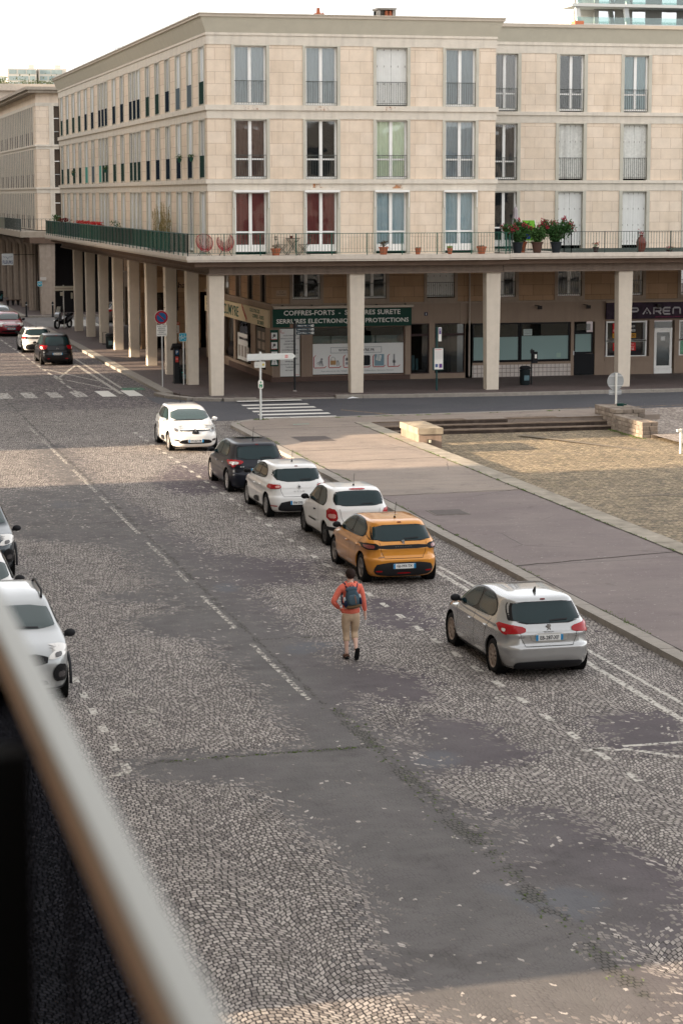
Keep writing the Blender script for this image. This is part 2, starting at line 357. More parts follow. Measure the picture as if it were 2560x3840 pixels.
def tarmac(name, c1, c2, crack=.3, scale=1):
    m = bpy.data.materials.new(name); m.use_nodes = True; t = m.node_tree; b = t.nodes['Principled BSDF']
    g = t.nodes.new('ShaderNodeNewGeometry'); P = g.outputs['Position']
    col = mixc(t, mrange(t, noise(t, P, .45*scale, 6, .6), .35, .65), c1, c2)
    col = mixc(t, 1, col, mrange(t, noise(t, P, 90, 3, .7), .25, .75, .8, 1.2), 'MULTIPLY')
    vm = t.nodes.new('ShaderNodeVectorMath'); vm.operation = 'MULTIPLY'; vm.inputs[1].default_value = (.3,1.4,1); t.links.new(P, vm.inputs[0])
    col = mixc(t, 1, col, mrange(t, noise(t, vm.outputs[0], 1.5, 6, .7), .3, .7, .88, 1.1), 'MULTIPLY')
    # pale grit specks
    col = mixc(t, mrange(t, noise(t, P, 14, 2, .4), .70, .74, 0, .5), col, (.45,.42,.38))
    nd = noise(t, P, 2.5, 3, .5, 'Color')
    mixv = t.nodes.new('ShaderNodeMixRGB'); mixv.inputs[0].default_value = .1; t.links.new(P, mixv.inputs[1]); t.links.new(nd, mixv.inputs[2])
    vo = t.nodes.new('ShaderNodeTexVoronoi'); vo.feature = 'DISTANCE_TO_EDGE'; vo.inputs['Scale'].default_value = .16; t.links.new(mixv.outputs[0], vo.inputs['Vector'])
    ck = mth(t, 'MULTIPLY', mrange(t, vo.outputs['Distance'], 0, .004, 1, 0), mrange(t, noise(t, P, .3, 2), .45, .55, 0, crack))
    col = mixc(t, ck, col, (.04,.035,.03))
    col = mixc(t, mrange(t, noise(t, P, 3.3, 1, .3), .70, .76, 0, .35), col, mixc(t, 1, col, (.45,.42,.42), 'MULTIPLY'))
    col = mixc(t, mrange(t, noise(t, P, .9, 6, .7), .54, .68, 0, .4), col, mixc(t, 1, col, (.6,.56,.55), 'MULTIPLY'))
    t.links.new(col, b.inputs['Base Color']); b.inputs['Roughness'].default_value = .8
    bp = t.nodes.new('ShaderNodeBump'); bp.inputs['Strength'].default_value = .3; bp.inputs['Distance'].default_value = .01
    t.links.new(noise(t, P, 120, 3), bp.inputs['Height']); t.links.new(bp.outputs[0], b.inputs['Normal'])
    return m
TAR_DARK = tarmac('side_road_asphalt', (.045,.045,.053), (.065,.063,.070), .2)
TAR_PURP = tarmac('pavement_asphalt', (.125,.095,.09), (.165,.132,.12), .9)
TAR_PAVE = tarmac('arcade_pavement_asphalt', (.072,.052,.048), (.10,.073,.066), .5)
TAR_LIGHT = tarmac('island_asphalt', (.235,.19,.155), (.19,.155,.13), .9)
KERBM = mat('granite_kerb', (.26,.235,.205), .8, var=.18, scale=6, bump=.3, bscale=60, streak=.0)
KERBD = mat('granite_kerb_face', (.17,.15,.135), .85, var=.2, scale=6)
STEPM = mat('worn_step_stone', (.17,.13,.10), .9, var=.35, scale=1.6, bump=.4, streak=.6)

# road sheet with patch attributes
f_, H_ = 8222.6, CAM_H
def gz(x, y, z=0):
    d = fwd+(x*1.6327-1280)/f_*r2-(y*1.6327-1920)/f_*u2; t = (z-H_)/d.z; return (d.x*t, d.y*t)
def inpoly(px, py, poly):
    ins = np.zeros(px.shape, bool); n = len(poly)
    for i in range(n):
        x1, y1 = poly[i]; x2, y2 = poly[(i+1)%n]
        c = ((y1 > py) != (y2 > py)) & (px < (x2-x1)*(py-y1)/((y2-y1) or 1e-9)+x1)
        ins ^= c
    return ins
xs = np.arange(-2, 18.3, .2); ys = np.arange(5, 215, .2)
GX, GY = np.meshgrid(xs, ys)
patch = np.zeros(GX.shape); blue = np.zeros(GX.shape); rut = np.zeros(GX.shape)
# outlines of the real tar patches, as traced in plan from the street
tarp = [[(60,1020),(150,1020),(240,1110),(400,1210),(540,1300),(640,1400),(760,1500),(800,1590),(850,1690),(980,1810),(1120,1900),(1210,2000),(1320,2100),(1400,2200),(1568,2250),(1568,2352),(1010,2352),(900,2240),(860,2100),(800,2000),(700,1900),(590,1800),(300,1790),(270,1740),(560,1730),(700,1715),(600,1600),(500,1500),(400,1400),(300,1300),(190,1200)],
 [(0,1125),(190,1125),(330,1240),(180,1250),(0,1235)], [(400,1290),(480,1270),(720,1290),(740,1340),(560,1350)],
 [(1140,1830),(1300,1890),(1568,2010),(1568,2190),(1350,2110),(1230,1990)], [(840,1560),(960,1545),(985,1610),(890,1625)],
 [(930,1640),(1110,1660),(1240,1740),(1080,1770),(950,1710)], [(1340,1640),(1568,1640),(1568,1730),(1400,1720)],
 [(290,1425),(370,1405),(470,1435),(460,1465),(330,1460)], [(210,1380),(300,1350),(390,1365),(330,1385)], [(740,1545),(850,1520),(900,1560),(780,1600)],
 [(1190,1850),(1330,1870),(1400,1960),(1260,1930)], [(330,1110),(420,1060),(560,1080),(560,1120),(430,1140)], [(820,1380),(930,1370),(1000,1440),(880,1450)]]
for p in tarp: patch[inpoly(GX, GY, [gz(*q) for q in p])] = 1
for (cx, cy, rx, ry, a) in [(1000,1745,90,32,.9),(1290,2070,150,45,1),(690,1490,55,22,1),(520,1350,45,16,1),(1130,2040,60,25,.9),(640,1760,60,18,0),(760,1480,60,12,.8),(150,1160,90,16,.6),(1340,2090,60,60,.8)]:
    c0 = gz(cx, cy); ex = gz(cx+rx, cy); ey = gz(cx, cy-ry)
    A = np.array([[ex[0]-c0[0], ey[0]-c0[0]], [ex[1]-c0[1], ey[1]-c0[1]]]); Ai = np.linalg.inv(A)
    u = Ai[0,0]*(GX-c0[0])+Ai[0,1]*(GY-c0[1]); v = Ai[1,0]*(GX-c0[0])+Ai[1,1]*(GY-c0[1])
    k = np.clip(1.2-(u*u+v*v), 0, 1); blue = np.maximum(blue, a*k); patch = np.maximum(patch, .85*a*k)
rut = np.maximum(rut, .80*np.exp(-((GX-8.72)/.24)**2)*(GY < 36)*(GY > 21)*(.85+.15*np.sin(GY*2.3)))
rut = np.maximum(rut, .66*np.exp(-((GX-8.58)/.14)**2)*(GY >= 33))
for yy, x0, x1, a in [(33.0,4.8,8.7,.85),(45.6,5,8.4,.6),(58.2,5.6,8.4,.7),(66,5,8.4,.6),(41.8,8.5,10.6,.75),(38.9,5,8.4,.6),(51.5,8.6,11.5,.55)]:
    rut = np.maximum(rut, a*np.exp(-((GY-yy-.04*(GX-8))/.15)**2)*(GX > x0)*(GX < x1))
patch = np.where(GY > 38, patch*np.interp(GY, [38,50,90], [1,.80,.66]), patch); patch = np.where(GY > 90, .45, patch)
def blur(a, n):
    for _ in range(n):
        a = (np.roll(a,1,0)+np.roll(a,-1,0)+a*2)/4; a = (np.roll(a,1,1)+np.roll(a,-1,1)+a*2)/4
    return a
patch = blur(patch, 5); blue = blur(blue, 2)
# general slight wear everywhere
patch = .10+patch*.86
ny, nx = GX.shape
me = bpy.data.meshes.new('road')
idx = np.arange(nx*ny).reshape(ny, nx)
fc = np.stack([idx[:-1,:-1], idx[:-1,1:], idx[1:,1:], idx[1:,:-1]], -1).reshape(-1, 4)
co = np.stack([GX, GY, np.zeros_like(GX)], -1).reshape(-1, 3)
me.from_pydata(co.tolist(), [], fc.tolist()); me.materials.append(ROADM)
for nm, a in (('patch', patch), ('blue', blue), ('rut', rut)):
    at = me.attributes.new(nm, 'FLOAT', 'POINT'); at.data.foreach_set('value', a.reshape(-1).astype(np.float32))
ob = bpy.data.objects.new('road', me); C.objects.link(ob); tag(ob, kind='structure')
def sheet(name, pts, z, m, kind='structure'):
    b = MB(); b.add([(x, y, z) for x, y in pts], [tuple(range(len(pts)))]); return tag(b.build(name, m), kind=kind)
g = MB().box(-800, 1500, -300, 2500, -.9, -.6); tag(g.build('ground', mat('far_ground', (.2,.18,.16), .9)), kind='structure')
# side road in front of the building
sheet('side_road', [(14.9,84.2),(15.4,83.9),(95,84.9),(95,90.9),(40,91.1),(19,92.6),(15.2,94.6),(14.6,94.6)], .006, TAR_DARK)
b = MB(); b.add([(24,86.8,.011),(70,85.9,.011),(70,90.9,.011),(28,91.6,.011)], [(0,1,2,3)])
tag(b.build('road_patch', tarmac('fresh_asphalt', (.045,.046,.052), (.055,.055,.062), 0)), kind='structure')
# cross street behind the block
sheet('cross_street', [(15.5,146.5),(90,146.5),(90,160.0),(15.5,159.0)], .02, tarmac('cross_asphalt', (.11,.105,.10), (.14,.13,.125), .2))
# pavements ----------------------------------------------------------
def slab(name, pts, z0, z1, m):
    b = MB(); b.prism(pts, z0, z1); return tag(b.build(name, m), kind='structure')
cor = [(16.0,146.0),(16.0,95.6),(16.15,94.3),(16.7,93.1),(17.6,92.6),(19,92.45),(22.5,92.35),(26,91.9),(30,91.55),(95,91.2),(95,130),(60,146)]
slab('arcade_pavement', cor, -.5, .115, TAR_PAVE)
slab('far_pavement', [(16.1,160.2),(95,161),(95,300),(16.1,300)], -.5, .115, TAR_PAVE)
slab('left_pavement', [(-30,5),(1.3,5),(1.3,215),(-30,215)], -.5, .115, TAR_PAVE)
isl = [(16.5,5),(16.5,81.5),(16.75,82.6),(17.5,83.3),(22,83.35),(31.5,83.95),(31.5,81),(21.4,81),(21.4,80.9),(20.2,80.9),(20.2,5)]
slab('pavement', [(16.09,5),(16.09,80.5),(20.56,80.5),(20.56,5)], -.5, .115, TAR_PURP)
slab('island_pavement', [(16.09,80.5),(16.09,81.2),(16.4,82.3),(17.3,83.0),(22,83.1),(33,83.75),(33,80.95),(20.5,80.95),(20.5,80.5)], -.5, .116, TAR_LIGHT)
slab('light_pavement', [(16.09,60.6),(16.09,80.5),(20.56,80.5),(20.56,60.9)], .11, .119, TAR_LIGHT)
# kerbs: rows of stones
def kerb(name, path, width, z1, seg=1.0, m=KERBM, jit=.006):
    b = MB(); L = 0
    for (x0, y0), (x1, y1) in zip(path[:-1], path[1:]):
        d = Vector((x1-x0, y1-y0)); ln = d.length; n = max(1, round(ln/seg)); d /= ln; nrm = Vector((-d.y, d.x))
        for i in range(n):
            a = Vector((x0, y0))+d*(ln*i/n+.006); c = Vector((x0, y0))+d*(ln*(i+1)/n-.006)
            j = random.uniform(-jit, jit); o = random.uniform(-jit, jit)
            q = [a+nrm*o, c+nrm*o, c+nrm*(width+o), a+nrm*(width+o)]
            b.prism([(v.x, v.y) for v in q], -.5, z1+j)
    return tag(b.build(name, m, bevel=.008), kind='structure')
kerb('kerb', [(16.1,5),(16.1,81.2)], .33, .125, 1.15)
kerb('kerb', [(16.1,81.2),(16.35,82.2),(17.2,82.95),(18.6,83.1)], .33, .125, .6)
kerb('kerb', [(18.6,83.1),(33,83.75)], .32, .118, 1.2)
kerb('kerb', [(1.3,5),(1.3,215)], .3, .12, 1.2)
kerb('kerb', [(16.0,95.6),(16.0,146)], .5, .13, 1.0)
kerb('kerb', [(19,92.15),(17.6,92.3),(16.5,92.85),(15.8,94.2),(15.55,95.6)][::-1], -.45, .13, .55)
kerb('kerb', [(19,92.1),(22.5,92.0)], .35, .05, 1.0)
kerb('kerb', [(22.5,91.95),(26,91.55),(30,91.2),(95,90.85)], .35, .15, 1.15)
kerb('kerb', [(16.1,160.2),(16.1,300)], .45, .13, 1.1)
kerb('kerb', [(16.1,159.85),(95,160.65)], .35, .13, 1.1)
kerb('kerb', [(21.2,5),(21.2,76.6)], .64, .128, 1.3, mat('granite_border', (.27,.24,.195), .85, var=.38, scale=1.6, bump=.3), .004)
kerb('kerb', [(21.15,76.6),(21.15,80.95)], .6, .128, 1.3, _m['granite_border'], .004)
# weeds in the kerb joints (uncountable)
rw = random.Random(3)
b = MB()
def weed(x, y, s, z=.12):
    for _ in range(rw.randint(5, 11)):
        a = rw.random()*2*PI; r = rw.random()*s; h = rw.uniform(.3, 1)*s*.8; px, py = x+rw.gauss(0, s*.6), y+rw.gauss(0, s*1.4)
        b.add([(px, py, z), (px+.02*math.cos(a), py+.02*math.sin(a), z), (px+r*math.cos(a+1), py+r*math.sin(a+1), z+h)], [(0,1,2)])
for i in range(420):
    y = rw.uniform(26, 82)
    if math.sin(y*1.1)+math.sin(y*.37+1) > -.3: weed(16.12+rw.gauss(0,.015), y, rw.uniform(.02,.07))
for i in range(200):
    y = rw.uniform(40, 80); weed(20.54+rw.gauss(0,.03), y, rw.uniform(.02,.05), .13)
for i in range(40): weed(17.3+rw.gauss(0,.12), 82.95+rw.gauss(0,.05), .06, .12)
for i in range(25):
    x = rw.uniform(20, 31); [weed(x+rw.gauss(0,.06), 82.8+.045*(x-18), .06, .12) for _ in range(2)]
for i in range(90): weed(30.45+rw.gauss(0,.08), rw.uniform(76.4, 79.6), .06, -.3)
for i in range(90):
    x = rw.uniform(5.2, 8.8); weed(x, 33.0+.04*(x-8)+rw.gauss(0,.03), .012, .0)
for i in range(160):
    y = rw.uniform(22, 36); weed(8.75+rw.gauss(0,.13), y, .014, 0)
tag(b.build('weeds', mat('weed_green', (.10,.15,.035), .7, var=.4)), 'small green weeds growing in the kerb joints', kind='stuff')
# joint lines and covers in the pavement
JD = mat('tar_joint', (.05,.042,.038), .9)
def ribbon(mb, pts, wd, z):
    for (a, c) in zip(pts[:-1], pts[1:]):
        a, c = Vector(a), Vector(c); d = (c-a).normalized(); n = Vector((-d.y, d.x))*wd/2
        mb.add([(*(a+n), z), (*(c+n), z), (*(c-n), z), (*(a-n), z)], [(0,1,2,3)])
b = MB()
for y0, y1 in [(60.7,61.0),(48.2,49.2),(72.2,72.4),(68.9,69.3),(79.4,79.5)]:
    n = 14; ribbon(b, [(16.12+4.4*i/n, y0+(y1-y0)*i/n+rw.gauss(0,.035)) for i in range(n+1)], .05, .1225)
ribbon(b, [(16.112, 5+i*1.1) for i in range(70)], .035, .1265)
ribbon(b, [(20.54+rw.gauss(0,.01), 5+i*1.1) for i in range(70)], .035, .1265)
tag(b.build('pavement_joints', JD), kind='structure')
COVER = mat('iron_cover', (.10,.085,.08), .7, var=.2, scale=12)
def cover(x0, x1, y0, y1, z, lab, g_='inspection covers in the pavements'):
    t_ = thing('inspection_cover', lab, 'cover', ((x0+x1)/2,(y0+y1)/2,z), group=None)
    MB().box(x0, x1, y0, y1, z-.02, z+.006).build('frame', KERBD, t_)
    MB().box(x0+.06, x1-.06, y0+.06, y1-.06, z-.01, z+.012).build('lid', COVER, t_)
cover(17.05,18.35,74.9,76.6,.119,'brown square cover set in the pale pavement beside the white facing hatchback')
cover(16.6,17.6,56.5,57.5,.119,'square cover in the pavement beside the kerb near the orange hatchback')
cover(17.0,18.4,91.6+1.2,93.6+.2,.116,'dark cover in the pavement at the foot of the corner column')
cover(17.7,18.5,123,124.2,.116,'small cover in the pavement under the arcade near the black bin')
b = MB().box(0,0,0,0,0,0)
# plaza --------------------------------------------------------------
b = MB(); b.add([(21.1,5,.06),(95,5,.06),(95,45,.06),(21.1,45,.06),(21.1,66,-.2),(95,66,-.2),(21.1,80.1,-.34),(31.2,80.1,-.34),(31.4,75.2,-.30),(31.4,66,-.2)],
     [(0,1,2,3),(3,2,5,9,4),(4,9,8,7,6)])
tag(b.build('plaza', PLAZAM), kind='structure')
b = MB(); b.add([(30.9,66,-.19),(95,66,-.19),(95,84.2,.05),(31.2,84.2,.05),(30.9,79,-.16)], [(0,1,2,3,4)])
tag(b.build('plaza_edge', PLAZAM2), kind='structure')
b = MB()
for y0,y1 in [(72.5,70.2),(60.5,60.7),(54.5,55),(49,49.6)]: 
    ribbon(b, [(24+2.2*i, y0+(y1-y0)*i/14) for i in range(15)], .22, (.004-.2-.14*(y0-66)/13.7) if y0 > 66 else (.07-.26*(y0-45)/21))
ribbon(b, [(26.4,78.6),(29,72.5)], .3, -.262); ribbon(b, [(29,65.6),(31.5,58),(34,50)], .35, .0)
tag(b.build('plaza_bands', mat('plaza_band', (.16,.135,.105), .85, var=.2)), kind='structure')
# steps
b = MB()
for k, (y, z) in enumerate([(80.95,.115),(80.5,-.035),(80.05,-.185)]):
    x = 21.2
    while x < 30.6:
        wd = rw.uniform(1.5, 2.4); x1 = min(30.7, x+wd)
        b.mi = 1; b.box(x+.004, x1-.004, y+rw.gauss(0,.006), y+.30, z-.152, z-.035); b.mi = 0; b.box(x+.004, x1-.004, y-.02+rw.gauss(0,.006), y+.55, z-.034, z+rw.gauss(0,.003)); x = x1
    b.mi = 1; b.box(21.2, 30.7, y+.02, y+.5, -.6, z-.04)
tag(b.build('steps', [STEPM, mat('dark_riser', (.055,.042,.035), .95, var=.6, scale=2.5, streak=.5)]), 'three long worn stone steps going down to the plaza', 'steps')  # riser blocks get a darker, streaked colour than the treads
# ------------------------------------------------------------------ road markings
def worn(name, col, lo, hi, sc_=10):
    m = bpy.data.materials.new(name); m.use_nodes = True; t = m.node_tree; b = t.nodes['Principled BSDF']; o = t.nodes['Material Output']
    g = t.nodes.new('ShaderNodeNewGeometry'); P = g.outputs['Position']
    b.inputs['Base Color'].default_value = (*col,1); b.inputs['Roughness'].default_value = .75
    tr = t.nodes.new('ShaderNodeBsdfTransparent'); mx = t.nodes.new('ShaderNodeMixShader')
    f = mrange(t, noise(t, P, sc_, 5, .7), lo, hi)
    t.links.new(f, mx.inputs[0]); t.links.new(tr.outputs[0], mx.inputs[1]); t.links.new(b.outputs[0], mx.inputs[2]); t.links.new(mx.outputs[0], o.inputs[0])
    return m
WN = worn('worn_line_paint', (.45,.42,.37), .42, .49); WN2 = worn('very_worn_line_paint', (.42,.39,.34), .475, .55, 9); WN3 = worn('fresh_line_paint', (.62,.60,.55), .28, .33)
def mark(x0, y0, x1, y1, wd, mb, z=.004): ribbon(mb, [(x0, y0), (x1, y1)], wd, z)
b = MB(); y = 30.0
while y < 81: mark(12.02, y, 12.02, y+.50, .13, b); y += 1.32
y = 32.45
while y < 48: mark(4.66, y, 4.66, y+.48, .13, b); y += 1.27
tag(b.build('parking_bay_dashes', WN), kind='structure')
b = MB()
mark(4.0, 32.0, 4.75, 32.45, .14, b)
for (px, py) in [(320,1340),(338,1340)]: pass
y = 47.5
for y0, y1 in [(36.4,41.4),(43.0,46.8),(48.6,50.2),(51.2,54.6),(56.0,61.0),(62,63.4),(64.4,70),(71.5,79),(80.5,84)]: mark(8.42, y0, 8.42, y1, .11, b)
tag(b.build('centre_line', WN2), kind='structure')
b = MB(); mark(14.15, 33.2, 14.30, 48.9, .13, b); mark(14.62, 34.2, 14.55, 49.2, .09, b); mark(14.15,20,14.15,33.2,.13,b); mark(14.62,22,14.62,34.2,.09,b)
for (a, c, wd) in [((1340,1725),(1400,1718),.13),((1430,1715),(1568,1705),.12),((1430,1720),(1568,1740),.12),((1360,1722),(1440,1724),.1)]:
    p, q = gz(*a), gz(*c); mark(*p, *q, wd, b)
for (a, c, wd) in [((280,1124),(345,1190),.2),((238,1130),(285,1185),.14),((240,1133),(395,1196),.12),((175,1150),(340,1190),.12),((132,870),(175,838),.14),((125,862),(142,873),.12),((90,845),(225,875),.12),((148,872),(260,895),.12),((172,836),(280,905),.18),((175,825),(300,905),.14)]:
    if a[1] > 1100: continue
    p, q = gz(*a), gz(*c); mark(*p, *q, wd, b)
for y0 in (86, 90): mark(14.9, y0, 14.9, y0, .1, b)
for k in range(26):
    mark(12.02, 97.4+k*2.6, 12.02, 99.0+k*2.6, .12, b)
for (a, c, wd) in [((315,1155),(345,1195),.12)]:
    pass
tag(b.build('bay_markings', WN), kind='structure')
# worn ghost marks between the car row and the dashes
b = MB()
for cx, cy in [(1010,1472),(1110,1555),(610,1135),(600,1015*0+1620)]:
    pass
for x0, y0 in [(11.35,52.3),(11.5,35.5),(11.2,38.2),(11.4,64.5),(5.2,37.6),(5.35,36.2),(5.3,35.2)]:
    mark(x0, y0, x0+.25, y0+.5, .08, b); mark(x0+.25, y0+.5, x0+.32, y0-.1, .08, b); mark(x0-.15, y0+.1, x0+.3, y0-.05, .06, b)
mark(11.0,45.9,11.6,44.8,.07,b); mark(14.0,86.2,15.0,85.6,.1,b); mark(8.9,84.3,15,84.9,.12,b)
tag(b.build('ghost_markings', WN2), kind='structure')
b = MB()
for i in range(6):      # zebra across the side road
    y = 84.45+i*1.36; x0 = 17.75+i*.05
    ribbon(b, [(x0, y), (x0+2.95-i*.03, y)], .52 if i < 5 else .42, .012 if i < 5 else .058)
for i, x in enumerate([12.85,14.02]):
    b.add([(x, 95.4, .01), (x+.62, 95.4, .01), (x+.62, 98.3, .01), (x, 98.3, .01)], [(0,1,2,3)])
tag(b.build('zebra_crossing', WN3), kind='structure')
b = MB()
for i, x in enumerate([7.45,8.42,9.5,10.6,11.7]): b.add([(x, 95.5, .01), (x+.55, 95.5, .01), (x+.55, 98.3, .01), (x, 98.3, .01)], [(0,1,2,3)])
for i in range(20): x = 3+i*.6; b.add([(x, 99.6, .01), (x+.12, 99.6, .01), (x+.12, 99.8, .01), (x, 99.8, .01)], [(0,1,2,3)])
tag(b.build('worn_crossing', worn('old_zebra_paint', (.45,.42,.38), .43, .50, 6)), kind='structure')
b = MB()
for i in range(7): y = 148.5+i*1.1; ribbon(b, [(17.2+i*.05, y), (19.9+i*.05, y)], .5, .026)
tag(b.build('far_crossing', WN3), kind='structure')
b = MB(); b.add([(14.2,98.4,.01),(15.2,98.4,.01),(15.2,99.6,.01),(14.2,99.6,.01)], [(0,1,2,3)])
tag(b.build('cycle_box', worn('green_road_paint', (.03,.13,.07), .36, .42)), kind='structure')
b = MB(); ribbon(b, [(14.35,98.9),(14.9,98.9),(15.0,99.1)], .15, .014); tag(b.build('cycle_mark', WN2), kind='structure')
b = MB(); ribbon(b, [(23,84.6),(21.5,87)], .08, .012); ribbon(b, [(26,84.4),(31,85.2),(40,85.5)], .06, .012)
tag(b.build('kerb_line', worn('ochre_paint', (.42,.27,.12), .44, .5)), kind='structure')
b = MB(); ribbon(b, [(18.1,80.8),(18.75,80.9)], .07, .121); tag(b.build('survey_mark', worn('turquoise_spray', (.12,.4,.33), .3, .4)), kind='structure')
# ------------------------------------------------------------------ facades
class Plane:      # a facade: u along it, d into the building, z up
    def __init__(s, axis, pos): s.axis, s.pos = axis, pos
    def box(s, mb, u0, u1, d0, d1, z0, z1):
        if s.axis == 'x': mb.box(u0, u1, s.pos+d0, s.pos+d1, z0, z1)
        elif s.axis == '-y': mb.box(s.pos-d0, s.pos-d1, u0, u1, z0, z1)
        else: mb.box(s.pos+d0, s.pos+d1, u0, u1, z0, z1)
    def sheet(s, mb, pts):       # pts (u,d,z)
        return [((u, s.pos+d, z) if s.axis == 'x' else (s.pos+d, u, z)) for u, d, z in pts]
CURT = {}
def curtmat(c):
    if c not in CURT: CURT[c] = mat('curtain_%d' % len(CURT), c, .85)
    return CURT[c]
SHUT = mat('white_shutter', (.72,.72,.69), .5, var=.06, streak=.1)
SHUTOLD = mat('peeling_shutter', (.66,.66,.62), .6, var=.18, scale=9, streak=.5)
RAILD = mat('dark_railing', (.10,.11,.10), .5)
wr = random.Random(11)
def window(parent, pl, u0, u1, z0, z1, rec=.16, curt=None, shutter=None, transom=None, rail=None, fw=.08, open_=0, room=DARKIN, double=True, cfrac=1.0, label=None):
    fr = MB(); fm = WHITE
    if shutter:
        sh = MB(); n = 2 if not open_ else 2
        mid = (u0+u1)/2
        for a, c in ((u0+.01, mid-.006), (mid+.006, u1-.01)):
            pl.box(sh, a, c, rec-.02, rec+.02, z0+.03, z1-.01)
            k = int((c-a)/.105)
            for i in range(1, k): pl.box(sh, a+(c-a)*i/k-.003, a+(c-a)*i/k+.003, rec-.028, rec-.018, z0+.05, z1-.03)
        o = sh.build('shutter', SHUTOLD if shutter == 'old' else SHUT, parent)
        if label: o['label'] = label
        hm = MB()
        for zz in (z0+.08*(z1-z0), z0+.38*(z1-z0), z0+.68*(z1-z0), z0+.96*(z1-z0)):
            for i in range(5): uu = u0+.08+(u1-u0-.16)*i/4; pl.box(hm, uu-.012, uu+.012, rec-.035, rec-.019, zz-.05, zz+.03)
        hm.build('louvre', mat('shutter_slot', (.32,.30,.28), .7), o)
        return_o = o
    else:
        pl.box(fr, u0, u0+fw, rec, rec+.06, z0, z1); pl.box(fr, u1-fw, u1, rec, rec+.06, z0, z1)
        pl.box(fr, u0+fw, u1-fw, rec, rec+.06, z0, z0+.10); pl.box(fr, u0+fw, u1-fw, rec, rec+.06, z1-.07, z1)
        if double: m_ = (u0+u1)/2; pl.box(fr, m_-.068, m_+.068, rec-.012, rec+.05, z0+.10, z1-.07)
        if transom: pl.box(fr, u0+fw, (u0+u1)/2-.068, rec+.004, rec+.056, transom-.035, transom+.035); pl.box(fr, (u0+u1)/2+.068, u1-fw, rec+.004, rec+.056, transom-.035, transom+.035)
        if transom and not rail: pl.box(fr, u0+fw, u1-fw, rec+.002, rec+.05, z0+.10, z0+.30)
        o = fr.build('window', fm, parent)
        if label: o['label'] = label
        g = MB(); pl.box(g, u0+fw, u1-fw, rec+.028, rec+.036, z0+.1, z1-.07); g.build('pane', GLASS, o)
        if curt:
            cb = MB(); n = 44; vs = []; amp = .022
            ph = wr.random()*6; lo = z0+.1+(1-cfrac)*(z1-z0)
            ucut0, ucut1 = (u0, u1)
            for i in range(n+1):
                u = ucut0+(ucut1-ucut0)*i/n; d = rec+.085+amp*math.sin(i*1.05+ph)+amp*.6*math.sin(i*.43+ph*2)
                vs.append((u, d, lo)); vs.append((u, d, z1))
            P_ = pl.sheet(cb, vs); cb.add(P_, [(2*i, 2*i+2, 2*i+3, 2*i+1) for i in range(n)])
            cb.build('curtain', curtmat(curt), o, smooth=60)
    if rail:
        rb = MB(); top = z0+rail
        pl.box(rb, u0, u1, .03, .045, top-.012, top+.012); pl.box(rb, u0, u1, .03, .045, z0+.08, z0+.10)
        n = max(3, int((u1-u0)/.1))
        for i in range(n+1): uu = u0+.01+(u1-u0-.02)*i/n; pl.box(rb, uu-.006, uu+.006, .031, .043, z0+.02, top)
        rb.build('window_railing', RAILD, o)
    return o
# floors: (z0,z1) of openings
def surround(pl, u0, u1, w_, d0, d1, z0, z1, par, m):      # jambs and lintel round one opening, one piece
    pts = [(u0-w_,z0),(u0,z0),(u0,z1-.04),(u1,z1-.04),(u1,z0),(u1+w_,z0),(u1+w_,z1-.003),(u0-w_,z1-.003)]; b = MB()
    if pl.axis == 'x': b.prismy(pts, pl.pos+d0, pl.pos+d1)
    else: b.prismx(pts, pl.pos+d0, pl.pos+d1)
    b.build('opening_surround', m, par)
FL = [(6.30, 8.91), (9.42, 11.98), (12.55, 15.07)]
F = Plane('x', 93.2); S = Plane('y', 17.2)
A = thing('apartment_building', 'cream stone corner apartment building with long balcony and tall colonnade', 'building', (17.2, 93.2, 0))
XE, YE = 30.03, 147.0
fro = [(18.37,19.77),(21.49,22.88),(24.61,26.01),(27.74,29.11)]
sbays = []
for c in [94.38,97.38,100.37,103.34,106.32,109.30,112.28,113.62,114.96,118.1,121.1,124.25,125.6,126.95,130.1,133.1,136.15,139.15,142.25,145.3]: sbays.append((c-.56, c+.56) if c not in (112.28,113.62,114.96,124.25,125.6,126.95) else (c-.5, c+.5))
stone = MB(); conc = MB(); cg = MB()
T = .38
for fi, (z0, z1) in enumerate(FL):
    e = [17.2+.0]+[q for a in fro for q in (a[0]-.12, a[1]+.12)]+[XE]
    for i in range(0, len(e), 2): F.box(stone, e[i]+(.003 if i == 0 else 0), e[i+1], 0, T, z0-.1, z1)
    for a in fro:
        surround(F, a[0], a[1], .13, -.05, T, z0-.1, z1, A, CONCG)
    y = 93.2+T
    for a in sbays:
        if a[0]-.14-y > .02: S.box(stone, y, a[0]-.15, 0, T, z0-.1, z1)
        y = a[1]+.14
    S.box(stone, y, YE, 0, T, z0-.1, z1)
    last = -9
    for a in sbays:
        surround(S, a[0], a[1], .168, -.035, T, z0-.1, z1, A, CONCG)
# ledges and beams: front piece and side piece butted at the corner
for (z0, z1, pr) in [(9.23,9.42,.10),(12.33,12.55,.10),(8.91,9.23,.03),(11.98,12.33,.03),(15.07,15.46,.03),(15.46,15.50,.07),(15.50,15.57,.05)]:
    F.box(conc, 17.2-pr, XE+pr, -pr, T, z0, z1); S.box(conc, 93.2+T, YE+pr, -pr, T, z0, z1)
# base band at the terrace
F.box(conc, 17.2-.02, XE, -.02, T, 5.7, 6.2); S.box(conc, 93.2+T, YE, -.02, T, 5.7, 6.2)
each(stone, 'stone_wall', STONE, A); each(conc, 'ledge', CONC, A)
